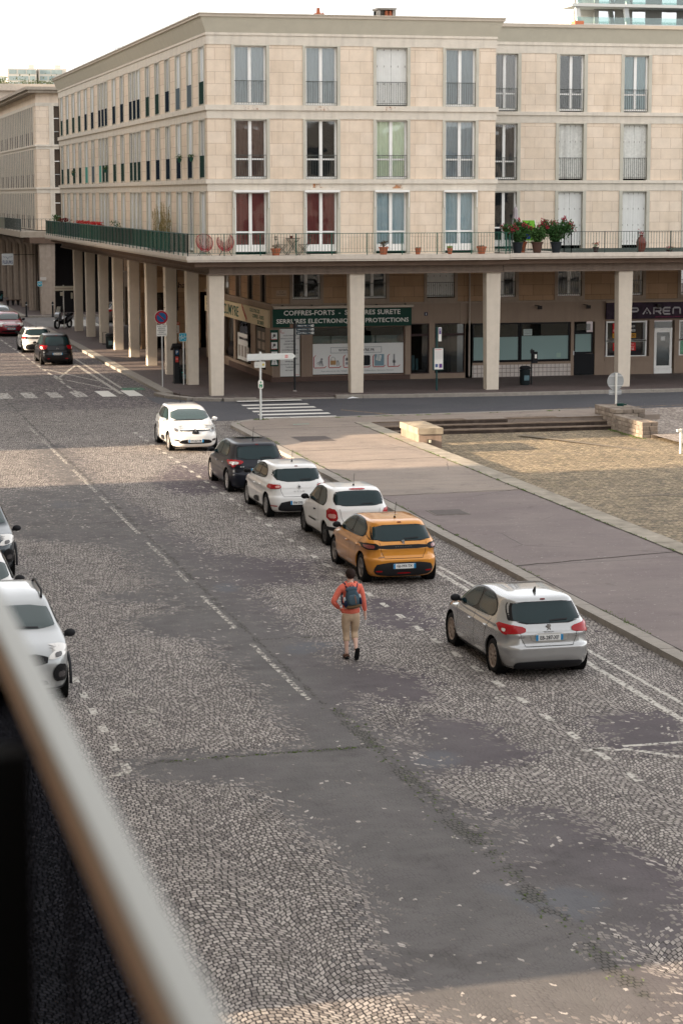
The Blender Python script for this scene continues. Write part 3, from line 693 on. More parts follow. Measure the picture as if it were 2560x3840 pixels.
# flared cornice
def cornice(parent, x0, y0, x1, y1, za, zb, zc, fl, left=True):
    b = MB(); L = fl if left else 0
    lo = [(x0, y0), (x1, y0), (x1, y1), (x0, y1)]; hi = [(x0-L, y0-fl), (x1+fl, y0-fl), (x1+fl, y1+fl), (x0-L, y1+fl)]
    b.add([(*p, za) for p in lo]+[(*p, zb) for p in hi], [(0,1,5,4),(1,2,6,5),(2,3,7,6),(3,0,4,7)])
    b.build('cornice', mat('cornice_concrete', (.55,.515,.42), .85, var=.06, scale=2, streak=.0), parent)
    c = MB(); o = .05
    c.box(x0-L-o, x1+fl+o, y0-fl-o, y1+fl+o, zb, zc-.05); c.box(x0-L-o-.03, x1+fl+o+.03, y0-fl-o-.03, y1+fl+o+.03, zc-.048, zc)
    c.build('roof_coping', mat('coping', (.50,.44,.36), .8, var=.08), parent)
cornice(A, 17.15, 93.15, XE, YE, 15.57, 16.2, 16.36, .26)
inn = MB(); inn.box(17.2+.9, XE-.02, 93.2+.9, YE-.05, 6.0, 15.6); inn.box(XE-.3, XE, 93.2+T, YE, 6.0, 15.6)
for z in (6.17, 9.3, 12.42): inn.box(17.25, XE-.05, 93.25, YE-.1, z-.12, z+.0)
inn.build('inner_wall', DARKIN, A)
MB().box(17.2, XE, YE-.3, YE, 6.2, 15.57).build('end_wall', CONC, A)
RED = (.24,.06,.05); BLUEG = (.48,.60,.64); GREEN = (.82,.90,.68); WHT = (.66,.70,.72); GREY = (.40,.45,.48); DK = (.16,.09,.07)
rows = [[dict(curt=RED, transom=7.16, label='white framed window with dark red curtains'), dict(curt=RED, transom=7.16), dict(curt=BLUEG, transom=7.16), dict(curt=BLUEG, transom=7.16)],
        [dict(transom=10.27, rail=1.0, curt=DK), dict(transom=10.27, rail=1.0), dict(curt=GREEN, transom=10.27, rail=1.0, label='window with pale green curtains'), dict(curt=GREY, transom=10.27, rail=1.0)],
        [dict(rail=1.0, curt=(.30,.34,.35)), dict(rail=1.0, curt=(.30,.34,.35)), dict(shutter='new', rail=1.0, label='closed white shutters'), dict(rail=1.0, curt=(.22,.26,.27))]]
for fi, (z0, z1) in enumerate(FL):
    for (a, kw) in zip(fro, rows[fi]): window(A, F, a[0], a[1], z0+.02, z1-.02, **kw)
# blind boxes over the balcony windows
for a in fro:
    b = MB(); F.box(b, a[0]-.08, a[1]+.08, -.16, -.06, 8.86, 8.95); F.box(b, a[0]-.07, a[0]-.05, -.13, -.06, 8.2, 8.86); F.box(b, a[1]+.05, a[1]+.07, -.13, -.06, 8.2, 8.86)
    b.build('blind_box', WHITE, A)
    for k in range(0): pass
# rust stains under sills
rs = worn('rust_stain', (.42,.12,.03), .5, .7, 9)
b = MB()
for (a, z, n) in [(fro[0],12.4,4),(fro[1],12.4,4),(fro[2],12.4,3)]:
    for i in range(n): u = a[0]+.45+i*.17; b.add([(u-.05, 93.2-.1035, z+.12), (u+.05, 93.2-.1035, z+.12), (u+.05, 93.2-.1035, z-.06), (u-.05, 93.2-.1035, z-.06)], [(0,1,2,3)])
b.build('rust_stain', rs, A)
b = MB()
for (a, z) in [(fro[1],9.16),(fro[2],9.14)]: b.add([(a[0]+.3, 93.2-.033, z+.07), (a[0]+1.2, 93.2-.033, z+.07), (a[0]+1.2, 93.2-.033, z-.12), (a[0]+.3, 93.2-.033, z-.12)], [(0,1,2,3)])
b.build('rust_stain', worn('orange_stain', (.50,.22,.09), .5, .66, 2), A)
# side windows: slim french windows with a dark lower panel
lowc = {2: ['g','b','b','n','g','g','n','n','n','n','n','n','n','n','n','n','g','g','g','g'], 1: ['g','n','n','n','n','n','g','g','g','g','g','g','g','t','b','t','g','g','g','g']}
LC = {'g': mat('dark_green_panel', (.03,.055,.048), .8, spec=0), 'b': mat('blue_grey_panel', (.12,.15,.17), .8, spec=0), 'n': mat('night_blue_panel', (.02,.028,.04), .8, spec=0), 't': mat('turquoise_panel', (.10,.33,.28), .8, spec=0)}
PALE = mat('pale_blind', (.60,.63,.64), .6); SIDEG = [mat('side_glass_dark', (.05,.055,.05), .35, spec=.2), mat('side_glass_grey', (.30,.315,.31), .4, spec=.2), mat('side_glass_sky_pale', (.62,.66,.68), .6)]  # palest side panes have the reflected sky put into their colour
for fi, (z0, z1) in enumerate(FL):
    for k, a in enumerate(sbays):
        fr = MB(); r = .03
        S.box(fr, a[0], a[0]+.06, r, r+.05, z0, z1); S.box(fr, a[1]-.06, a[1], r, r+.05, z0, z1); S.box(fr, a[0]+.06, a[1]-.06, r, r+.05, z0, z0+.08); S.box(fr, a[0]+.06, a[1]-.06, r, r+.05, z1-.06, z1)
        zz = z0+(.0 if fi == 0 else .95)
        S.box(fr, (a[0]+a[1])/2-.03, (a[0]+a[1])/2+.03, r-.005, r+.045, z0+.08, z1-.06)
        o = fr.build('window', WHITE, A)
        g = MB(); S.box(g, a[0]+.06, a[1]-.06, r+.02, r+.03, z0+.08, z1-.06)
        if fi == 0:
            g.build('pane', PALE if (k*7) % 5 != 2 else GLASS, o)
        else:
            g.build('pane', SIDEG[[2,2,2,1,1,1,2,1,1,1,2,1,1,1,2,2,2,2,2,2][k] if fi == 2 else [1,2,2,1,1,1,1,1,0,1,1,0,1,1,1,2,1,2,2,1][k]], o)
            g = MB(); S.box(g, a[0]+.01, a[1]-.01, -.03, -.015, z0+.08, z0+.98); S.box(g, a[0]+.01, a[1]-.01, -.035, -.01, z0+.98, z0+1.01); g.build('guard_panel', LC[lowc[fi][k]], o)
# balcony slab, beams, columns
b = MB()
prof = [(0,6.17),(0,5.95),(.06,5.93),(.35,5.86),(1.25,5.70)]
b.prism([(16.09,92.3),(32.0-1.55,92.3),(32.0-1.55,93.2),(17.2,93.2),(17.2,147.0),(16.09,147.0)], 6.0, 6.17)
b.prism([(16.13,92.34),(30.45,92.34),(30.45,93.2),(17.2,93.2),(17.2,147.0),(16.13,147.0)], 5.92, 6.0)
b.build('balcony_slab', mat('balcony_concrete', (.56,.50,.43), .8, var=.12, scale=3, streak=.15), A)
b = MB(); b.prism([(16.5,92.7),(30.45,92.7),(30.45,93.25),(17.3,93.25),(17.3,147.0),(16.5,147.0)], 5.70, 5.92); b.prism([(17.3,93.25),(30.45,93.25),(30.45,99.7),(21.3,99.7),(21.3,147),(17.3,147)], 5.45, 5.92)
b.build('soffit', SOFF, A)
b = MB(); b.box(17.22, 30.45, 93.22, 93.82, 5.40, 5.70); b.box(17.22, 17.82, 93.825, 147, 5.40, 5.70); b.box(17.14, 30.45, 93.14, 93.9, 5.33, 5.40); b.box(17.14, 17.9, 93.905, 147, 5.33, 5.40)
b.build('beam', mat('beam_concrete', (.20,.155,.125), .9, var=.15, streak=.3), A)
def column(parent, x, y, w0=.56, w1=.68, d0=.5, d1=.56, z1=5.33, m=COL):
    b = MB(); vs = []
    for z, ww, dd in ((.08, w0, d0), (z1, w1, d1)): vs += [(x-ww/2, y-dd/2, z), (x+ww/2, y-dd/2, z), (x+ww/2, y+dd/2, z), (x-ww/2, y+dd/2, z)]
    b.add(vs, [(0,3,2,1),(4,5,6,7),(0,1,5,4),(1,2,6,5),(2,3,7,6),(3,0,4,7)])
    return b.build('column', m, parent, bevel=.02)
column(A, 17.55, 93.55); column(A, 23.79, 93.55)
COLF = []
for k in range(1, 9): column(A, 17.55, 93.55+5.96*k, .5, .56, .56, .66)
# railings
def railing(parent, pts, z0, z1, m, step=.13, post=1.57, name='railing', br=.008):
    b = MB()
    for (x0, y0), (x1, y1) in zip(pts[:-1], pts[1:]):
        p, q = Vector((x0, y0, 0)), Vector((x1, y1, 0)); d = (q-p); ln = d.length; d /= ln
        for z, t in ((z1, .018), (z0+.09, .012)):
            b.tube([p+Vector((0,0,z)), q+Vector((0,0,z))], t*.7, 4)
        for i in range(int(ln/step)+1):
            c = p+d*(i*step); b.box(c.x-br*.8, c.x+br*.8, c.y-br*.8, c.y+br*.8, z0+.09, z1)
        for i in range(int(ln/post+.5)+1):
            c = p+d*min(ln, i*post); b.box(c.x-.018, c.x+.018, c.y-.018, c.y+.018, z0-.05, z1+.02)
    return b.build(name, m, parent)
railing(A, [(16.16,92.4),(30.5,92.4)], 6.2, 7.1, GREENM)
railing(A, [(16.16,92.4),(16.16,146.9)], 6.2, 7.1, GREENM, step=.5, post=1.2)
railing(A, [(30.5,92.45),(30.5,95.2)], 6.2, 7.1, GREENM)
SCR = [mat('clear_green_screen', (.03,.14,.10), .2), mat('dark_green_screen', (.015,.055,.042), .3), mat('black_screen', (.016,.02,.02), .3), mat('blue_black_screen', (.018,.03,.05), .3), mat('bottle_green_screen', (.012,.075,.05), .25)]
y = 92.46; k = 0
for (yy, ci) in [(94.2,0),(97.5,0),(101,4),(104,4),(108,1),(112,2),(116,2),(120,2),(123,1),(126,4),(129,4),(132,3),(136,3),(140,3),(143,1),(146.8,2)]:
    b = MB(); b.box(16.185, 16.20, y+.02, yy-.02, 6.30, 7.13); o = b.build('privacy_screen', SCR[ci] if ci else glassmat('green_glass_screen', (.10,.42,.33), .1), A); y = yy
# ground floor and mezzanine walls behind the colonnade
G = Plane('x', 99.7); H = Plane('y', 21.35)
low = MB(); rend = MB(); lc = MB(); dk = MB()
mz = [(22.33,23.66),(25.52,26.83),(28.80,30.17)]
mz2 = [(31.95,33.2),(35.30,36.52),(38.6,39.64),(41.6,42.9),(44.8,46.1)]
e = [21.35]+[q for a in mz for q in (a[0]-.13, a[1]+.13)]+[30.45]
for i in range(0, len(e), 2): G.box(low, e[i], e[i+1], 0, .3, 3.75, 5.45)
for a in mz:
    for s0, s1 in ((a[0]-.14, a[0]), (a[1], a[1]+.14)): G.box(lc, s0, s1, -.04, .3, 3.75, 5.45)
    G.box(lc, a[0], a[1], -.06, .3, 3.75, 3.93)
hz = [101.6,104.6,107.6,110.6,113.6,129.6,132.6,135.6,138.6]
y = 99.7+.3
for c in hz:
    H.box(low, y, c-.62 if c != 129.6 else c-.62, 0, .3, 3.75, 5.45) if c != 129.6 else (H.box(low, y, 116.5, 0, .3, 3.75, 5.45), H.box(low, 123.6, c-.62, 0, .3, 3.75, 5.45))
    H.box(lc, c-.64, c-.5, -.04, .3, 3.75, 5.45); H.box(lc, c+.5, c+.64, -.04, .3, 3.75, 5.45); y = c+.62
H.box(low, y, 147, 0, .3, 3.75, 5.45)
G.box(lc, 21.25, 30.45, -.10, .3, 3.67, 3.75); H.box(lc, 100.0, 116.5, -.10, .3, 3.67, 3.75); H.box(lc, 123.6, 147, -.10, .3, 3.67, 3.75)
# shop level
G.box(rend, 28.03, 30.45, 0, .3, 2.73, 3.67); G.box(rend, 21.35, 28.03, .02, .3, 2.62, 3.67)
for a, c in ((21.0,21.05),(22.72,23.25),(27.75,28.03),(28.93,29.2),(30.71-.02,31.06)): G.box(rend, max(a, 21.355), c, -.02, .3, .1, 2.735) if c > 21.4 else None
G.box(rend, 21.355, 21.72, -.02, .3, .1, 2.62)
G.box(rend, 28.03, 30.71, -.03, .3, .1, .36)
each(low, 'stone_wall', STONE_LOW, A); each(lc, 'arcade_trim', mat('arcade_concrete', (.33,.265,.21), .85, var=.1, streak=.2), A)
for a, kw in zip(mz, [dict(rail=.7), dict(rail=.7), dict(shutter='new', rail=.7)]): window(A, G, a[0], a[1], 3.95, 5.44, rec=.14, **kw)
for c in hz:
    o = MB(); H.box(o, c-.5, c-.44, .15, .2, 3.8, 5.44); H.box(o, c+.44, c+.5, .15, .2, 3.8, 5.44); o = o.build('window', WHITE, A)
    g = MB(); H.box(g, c-.44, c+.44, .17, .18, 3.8, 5.44); g.build('pane', GLASSD, o)
G.box(dk, 21.4, 30.4, .9, 6, .1, 5.6); dk.box(22.3, 30, 105, 116.4, .1, 5.6); dk.box(22.3, 30, 123.7, 147, .1, 5.6)
dk.build('inner_wall', DARKIN, A)
# locksmith shop front ------------------------------------------------
BASE = mat('brown_plinth', (.10,.065,.055), .7, var=.1)
RIB = brickmat('ribbed_cladding', (.30,.225,.17), (.27,.20,.155), (.17,.125,.10), .055, 50, .008, off=0)
b = MB(); G.box(b, 21.36, 27.98, -.07, -.022, .1, .34); H.box(b, 99.62, 110, -.06, -.0, .1, .40); b.build('plinth', BASE, A)
b = MB(); G.box(b, 22.72, 23.25, -.06, -.021, .34, 2.6); G.box(b, 21.40, 21.70, -.06, -.021, .34, 2.6); b.build('pilaster', RIB, A)
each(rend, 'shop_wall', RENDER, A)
def pane(name, pl, u0, u1, z0, z1, d, m=GLASSD, par=A, fm=None, fwid=.05, label=None):
    fr = MB()
    if fm:
        pl.box(fr, u0-fwid, u0, d-.03, d+.05, z0-fwid, z1+fwid); pl.box(fr, u1, u1+fwid, d-.03, d+.05, z0-fwid, z1+fwid)
        pl.box(fr, u0, u1, d-.03, d+.05, z1, z1+fwid); pl.box(fr, u0, u1, d-.03, d+.05, z0-fwid, z0)
        o = fr.build(name, fm, par)
        g = MB(); pl.box(g, u0, u1, d, d+.01, z0, z1); g.build('pane', m, o)
    else:
        g = MB(); pl.box(g, u0, u1, d, d+.01, z0, z1); o = g.build(name, m, par)
    if label: o['label'] = label
    return o
SIGNW = mat('white_sign_panel', (.68,.68,.66), .4); REDP = mat('red_print', (.42,.03,.035), .5); FROST = mat('frosted_strip', (.38,.43,.38), .35)
pane('shop_window', G, 23.3, 27.7, .38, 2.6, .10, fm=mat('brown_frame', (.20,.13,.10), .5), fwid=.045)
pane('shop_window', G, 21.74, 22.7, .38, 2.6, .10)
b = MB(); G.box(b, 23.3, 25.9, .3, .34, 2.05, 2.6); b.build('display_shelf', mat('shelf_goods', (.06,.045,.04), .6, var=.5, scale=30), A)
b = MB(); G.box(b, 23.3, 27.45, .16, .175, 1.86, 2.2); b.build('frosted_strip', FROST, A)
b = MB(); [G.box(b, u, u+.08, .14, .16, 1.86, 2.22) for u in (24.15,26.3,27.4)]; b.build('strip_post', mat('teal_post', (.02,.10,.09), .5), A)
# printed panels: things of their own
def sign(name, label, cat, pl, u0, u1, z0, z1, d, m, th=.03, group=None):
    t_ = thing(name, label, cat, tuple(pl.sheet(None, [((u0+u1)/2, d, z0)])[0]), group=group)
    b = MB(); pl.box(b, u0, u1, d, d+th, z0, z1); b.build('panel', m, t_); return t_
SG = mat('bottle_green_sign', (.010,.050,.036), .35)
t_ = sign('shop_sign', 'long dark green locksmith sign with two lines of white capitals', 'sign', G, 21.36, 28.02, 2.66, 3.50, -.16, SG, .13)
text('COFFRES-FORTS  -  SERRURES SURETE', 'lettering', TEXTW, t_, (24.67, 99.7-.166, 3.32), .225, 5.6, bold=.012)
text('SERRURES ELECTRONIQUES - PROTECTIONS', 'lettering', TEXTW, t_, (24.70, 99.7-.166, 2.92), .245, 6.35, bold=.012)
b = MB(); b.tube([(21.38,99.4,3.57),(28.08,99.4,3.57)], .055, 10); b.box(21.38,28.08,99.37,99.66,3.60,3.645); b.build('awning_cassette', mat('cream_awning', (.55,.48,.40), .5), t_, smooth=40)
for u in (21.8,23.2,24.8,26.3,27.7): MB().box(u-.02,u+.02,99.42,99.66,3.645,3.69).build('bracket', PLASTIC, t_)
t_ = sign('window_poster', 'wide white shop window poster of keys, padlock, safe and web address', 'poster', G, 23.3, 27.68, .42, 1.85, .06, SIGNW, .02)
b = MB()
for (u0, u1, z0, z1) in ((24.15,26.62,1.40,1.42),(24.15,26.62,1.66,1.68),(24.15,24.17,1.42,1.66),(26.60,26.62,1.42,1.66)): G.box(b, u0, u1, .05, .059, z0, z1)
b.build('address_frame', mat('grey_print', (.22,.24,.26), .5), t_)
text('WWW.TICUMYRE.FR', 'lettering', TEXTB, t_, (25.4, 99.752, 1.54), .13, 1.75, bold=.01)
text('Reproduction de clés / badges / clés de sécurité / Coffres-forts / Serrures / Verrous', 'lettering', mat('grey_print', (.2,.2,.2)), t_, (25.45, 99.752, .56), .075, 3.5)
for i in range(6):
    u = 23.36+i*.715
    b = MB(); G.box(b, u, u+.5, .048, .056, .71, .745); G.box(b, u-.03, u+.005, .048, .056, .745, 1.22); 
    b.prismy([(u+.5,.71),(u+.60,.80),(u+.57,.81),(u+.49,.745)], 99.748, 99.756); b.prismy([(u-.03,1.22),(u+.03,1.30),(u+.09,1.32),(u+.09,1.30),(u+.04,1.27),(u+.005,1.2)], 99.748, 99.756)
    b.build('red_frame', REDP, t_)
    y0, y1 = 99.744, 99.757
    if i == 0:
        b = MB(); b.lathe([(.055,0),(.055,.012)], (u+.36, 99.744, 1.13), 14, 'y')
        for a in (-1.1,-.75,-.4,0,.3): 
            c, s_ = math.sin(a), -math.cos(a); p = Vector((u+.36, 0, 1.06)); q = p+Vector((c,0,s_))*.26; n_ = Vector((-s_,0,c))*.016
            b.prismy([((p+n_).x,(p+n_).z),((q+n_).x,(q+n_).z),((q-n_).x,(q-n_).z),((p-n_).x,(p-n_).z)], y0, y1); b.lathe([(.04,0),(.04,.012)], ((p+(q-p)*.2).x, 99.7445, (p+(q-p)*.2).z), 8, 'y')
        b.build('keys_picture', mat('steel_print', (.30,.30,.31), .4), t_)
    elif i == 1:
        b = MB(); b.box(u+.07, u+.33, y0, y1, .86, 1.06); o = b.build('padlock_picture', mat('brass_print', (.40,.24,.11), .4), t_)
        b = MB(); b.tube([(u+.11,99.75,1.06),(u+.11,99.75,1.16),(u+.15,99.75,1.22),(u+.25,99.75,1.22),(u+.29,99.75,1.16),(u+.29,99.75,1.06)], .012, 6); b.box(u+.38,u+.42,y0,y1,.80,1.02); b.box(u+.47,u+.50,y0,y1,.82,.98); b.lathe([(.05,0),(.05,.01)],(u+.42,99.746,1.02),10,'y'); b.build('shackle_picture', _m['steel_print'], t_)
    elif i == 2: b = MB(); b.lathe([(.07,0),(.07,.012)], (u+.16,99.744,1.12), 12, 'y'); b.box(u+.08,u+.5,y0,y1,1.04,1.16); b.box(u+.08,u+.5,y0,y1,.86,.98); b.box(u+.2,u+.3,y0,y1,.8,1.1); b.build('cylinder_picture', _m['steel_print'], t_)
    elif i == 3: b = MB(); b.box(u+.1,u+.5,y0,y1,.80,1.28); b.prismy([(u+.5,.8),(u+.56,.85),(u+.56,1.25),(u+.5,1.28)], y0, y1); b.build('safe_picture', PLASTIC, t_)
    elif i == 4:
        b = MB(); b.box(u+.06,u+.52,y0+.002,y1,.78,1.32); b.build('keypad_background', mat('blue_print', (.20,.30,.35), .4), t_)
        b = MB(); b.prismy([(u+.12,1.05),(u+.34,1.0),(u+.40,1.26),(u+.17,1.31)], y0-.004, y1); b.build('keypad_picture', SIGNW, t_)
        b = MB(); [b.box(u+.18+.05*a, u+.21+.05*a, y0-.008, y1, 1.07+.055*c, 1.10+.055*c) for a in range(3) for c in range(4)]; b.build('keypad_buttons', mat('teal_print', (.05,.18,.22), .4), t_)
    else: b = MB(); b.box(u+.26,u+.33,y0,y1,.76,1.32); b.box(u+.22,u+.37,y0,y1,.9,1.02); b.build('bolt_picture', _m['steel_print'], t_)
t_ = sign('price_board', 'tall white list of locksmith services in shop window', 'poster', G, 21.74, 22.68, .36, 2.58, .06, SIGNW, .02)
for i, s_ in enumerate(['CLÉS MINUTE','REPRODUCTION DE CLÉS','SERRURES','FERMETURES','CRÉMONES','COFFRES-FORTS','PORTE BLINDÉE','SÉCURITÉ','COPIE BADGES','IMMEUBLE','PLAQUES GRAVÉES','TAMPONS','SÉCURITÉ']):
    text(s_, 'lettering', TEXTB, t_, (22.21, 99.752, 2.27-i*.135), .062, min(.9, .058*len(s_)))
b = MB(); b.box(21.78,21.80,99.748,99.757,2.38,2.54); b.box(21.80,21.95,99.748,99.757,2.38,2.40); b.box(22.45,22.47,99.748,99.757,.42,.58); b.box(22.47,22.62,99.748,99.757,.42,.44); b.build('red_frame', REDP, t_)
t_ = sign('picture_column', 'narrow green panel with four square pictures of keys beside shop corner', 'sign', G, 21.24, 21.62, .86, 2.55, -.10, SG, .035)
for i in range(3):
    z = 2.12-i*.44
    b = MB(); b.box(21.29,21.57,99.585,99.599,z,z+.30); o = b.build('picture', SIGNW, t_)
    b = MB(); b.box(21.275,21.29,99.59,99.598,z-.03,z+.3); b.box(21.29,21.55,99.59,99.598,z-.03,z); b.build('red_frame', REDP, t_)
    b = MB(); b.lathe([(.07,0),(.07,.008)], (21.43, 99.578, z+.17), 9, 'y'); b.prismy([(21.33,z+.05),(21.36,z+.04),(21.45,z+.2),(21.42,z+.22)], 99.578, 99.585); b.build('key_print', mat('dark_print', (.12,.11,.11), .5), o)
b = MB(); b.prismy([(21.28,.93),(21.58,.93),(21.52,1.14),(21.34,1.14)], 99.588, 99.599); b.build('emblem', SIGNW, t_)
text('T', 'lettering', SG, t_, (21.43, 99.585, 1.03), .15, .12, bold=.01)
# side fascia along the street
PRT = mat('cream_sign_panel', (.60,.50,.33), .5, var=.05)
t_ = sign('side_shop_sign', 'cream locksmith sign with big green capitals along the arcade', 'sign', H, 100.0, 116.2, 2.62, 3.43, -.14, PRT, .12)
RS = (PI/2, 0, -PI/2)
text('TICUMYRE', 'lettering', TEXTG, t_, (21.205, 109.4, 3.02), .52, 4.9, RS, bold=.01)
text("CLES D'ACCES", 'lettering', TEXTG, t_, (21.205, 103.0, 3.28), .18, 2.3, RS); text('COFFRES - FORTS', 'lettering', TEXTG, t_, (21.205, 102.2, 3.02), .18, 2.6, RS); text('SECURITE', 'lettering', TEXTG, t_, (21.205, 101.6, 2.77), .18, 1.5, RS)
text('CLES MINUTE', 'lettering', TEXTG, t_, (21.205, 114.6, 3.25), .17, 2.2, RS); text('VERROUS', 'lettering', TEXTG, t_, (21.205, 114.6, 3.02), .17, 2.2, RS); text('CADENAS', 'lettering', TEXTG, t_, (21.205, 114.6, 2.79), .17, 2.2, RS)
text('PORTES BLINDEES', 'lettering', REDP, t_, (21.205, 105.5, 3.05), .20, 1.4, (PI/2, .5, -PI/2))
b = MB(); H.box(b, 99.66, 116.5, -.02, .28, .1, .55)
for a, c in ((99.66,101.1),(103.5,104.6),(108.4,108.9),(111.6,112.3),(115.6,116.5)): H.box(b, a, c, -.02, .28, .55, 2.62)
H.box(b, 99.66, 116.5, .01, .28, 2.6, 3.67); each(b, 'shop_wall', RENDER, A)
for a, c in ((101.1,103.5),(104.6,108.4),(108.9,111.6),(112.3,115.6)): pane('shop_window', H, a+.03, c-.03, .6, 2.55, .1)
t_ = sign('side_window_poster', 'white poster of locks in the side shop window', 'poster', H, 104.9, 108.2, .62, 1.95, .05, SIGNW, .02)
b = MB(); [H.box(b, 105.2+i*.75, 105.2+i*.75+.5, .04, .049, .8, 1.35) for i in range(4)]; b.build('lock_prints', mat('grey_print2', (.30,.27,.25), .5), t_)
text('SERRURES CLES MINUTE', 'lettering', TEXTB, t_, (21.39, 106.5, 1.7), .12, 2.4, RS)
t_ = sign('side_notice_board', 'dark board with grid of small pictures on side shop wall', 'sign', H, 101.2, 103.4, .9, 2.5, .03, mat('brown_board', (.07,.06,.05), .5), .03)
for i in range(2):
    for j in range(3): b = MB(); H.box(b, 101.45+i*.95, 102.1+i*.95, .015, .029, 1.0+j*.48, 1.36+j*.48); b.build('picture', mat('warm_print', (.35,.28,.22), .5, var=.6, scale=25), t_)
t_ = sign('side_window_poster', 'orange and cream portrait poster in the far side shop window', 'poster', H, 112.4, 115.5, .7, 2.5, .05, mat('orange_poster', (.45,.20,.10), .5, var=.7, scale=3), .02)
# the recessed shop beyond the passage, facing the camera
t_ = sign('passage_shop_sign', 'beige shop fascia with large black lettering beyond the first columns', 'sign', Plane('x', 123.5), 18.9, 23.5, 3.30, 4.15, -.04, mat('beige_fascia', (.50,.34,.21), .6), .05)
text('Chauss', 'lettering', TEXTB, t_, (20.68, 123.45, 3.70), .34, 1.35, align='LEFT', bold=.012)
Q = Plane('x', 123.6); b = MB()
Q.box(b, 18.9, 25.5, 0, .3, 3.3, 5.4)
for a, c in ((18.9,19.1),(21.0,21.4),(21.9,22.3),(25.1,25.5)): Q.box(b, a, c, 0, .3, .1, 3.3)
Q.box(b, 18.9, 25.5, -.1, .3, 4.35, 4.5)
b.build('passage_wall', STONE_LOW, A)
for a, c in ((19.1,21.0),(22.3,25.1)): pane('shop_window', Q, a, c, .12, 3.28, .12)
b = MB(); b.box(19.15, 25, 124.1, 124.3, .1, 5.4); b.build('inner_wall', mat('shop_interior', (.10,.06,.045), .9, var=.6, scale=2), A)
b = MB()
for a, c in ((124,124.4),(127.5,128),(131.4,131.8),(135,135.4),(139,139.4),(146.6,147)): H.box(b, a, c, -.02, .28, .1, 3.67)
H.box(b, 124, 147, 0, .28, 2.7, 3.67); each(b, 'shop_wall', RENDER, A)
for a, c in ((124.4,127.5),(128,131.4),(131.8,135),(135.4,139),(139.4,146.6)): pane('shop_window', H, a+.03, c-.03, .15, 2.68, .1)
t_ = sign('arcade_shop_sign', 'red and white shop fascia further along the arcade', 'sign', H, 128, 135, 2.75, 3.6, -.1, SIGNW, .08)
text('optique', 'lettering', mat('red_sign', (.5,.05,.04), .5), t_, (21.245, 131.5, 3.2), .4, 4, RS)
# house number, street plate
t_ = sign('house_number', 'small dark blue house number 3 on the shop wall', 'sign', G, 28.68, 28.84, 3.10, 3.26, -.02, mat('enamel_blue', (.02,.03,.07), .3), .015)
text('3', 'lettering', TEXTW, t_, (28.76, 99.677, 3.18), .1, .06, bold=.01)
t_ = sign('street_name_plate', 'stone street name plate at the arcade corner', 'sign', G, 21.55, 22.05, 4.10, 4.37, -.02, mat('plate_stone', (.42,.31,.22), .7), .018)
text('RUE', 'lettering', mat('brown_letter', (.12,.08,.06)), t_, (21.8, 99.677, 4.30), .06, .2); text('DES DRAPIERS', 'lettering', _m['brown_letter'], t_, (21.8, 99.677, 4.19), .06, .42)
# lamp bracket beside the corner column
b = MB(); b.tube([(18.05,93.5,5.33),(18.05,93.5,5.05)], .02, 6); b.lathe([(.03,.25),(.06,.2),(.065,0),(.02,-.02)], (18.05,93.5,4.8), 10); tag(b.build('hanging_lamp', mat('lamp_grey', (.35,.33,.3), .4)), 'small grey lamp hanging from the beam beside the corner column', 'lamp')
# chimneys
for (x, w_, h, lab, n) in [(22.17,.32,.30,'small brick chimney with round pot on the flat roof',1),(25.14,.82,.36,'wide concrete chimney stack with terracotta pots',2)]:
    t_ = thing('chimney', lab, 'chimney', (x, 93.6, 16.36))
    if n == 1:
        MB().box(x-.2,x+.2,93.4,93.7,16.3,16.46).build('stack', TERRA, t_); MB().lathe([(.09,0),(.07,.22),(.075,.23)],(x-.03,93.55,16.46),12).build('chimney_pot', TERRA, t_, smooth=40); MB().tube([(x+.17,93.5,16.45),(x+.17,93.5,16.62)], .02, 6).build('vent_pipe', GALV, t_)
    else:
        b = MB(); b.box(x-.38,x-.28,93.4,94.2,16.3,16.62); b.box(x+.28,x+.41,93.4,94.2,16.3,16.68); b.box(x-.42,x+.43,93.35,94.3,16.66,16.74); b.box(x-.38,x+.4,93.8,94.2,16.3,16.66); b.build('stack', mat('grey_render', (.33,.31,.28), .9, var=.25, streak=.3), t_)
        for xx in (x+.02, x+.2): MB().lathe([(.085,0),(.07,.26)],(xx,93.55,16.36),12).build('chimney_pot', TERRA, t_, smooth=40)
        MB().tube([(x+.36,93.5,16.7),(x+.37,93.5,17.5)], .008, 5).build('aerial', GALV, t_)
b = MB(); b.tube([(16.87,118,16.36),(16.87,118,16.5),(17.1,118,16.5)], .03, 6); tag(b.build('roof_vent', GALV), 'short bent metal vent on the roof edge over the street', 'vent')
b = MB(); b.tube([(16.95,147,16.45),(16.95,95,16.45)], .012, 5); [b.tube([(16.95,y_,16.35),(16.95,y_,16.46)], .012, 5) for y_ in range(96,147,5)]; b.build('roof_cable', GALV, A)

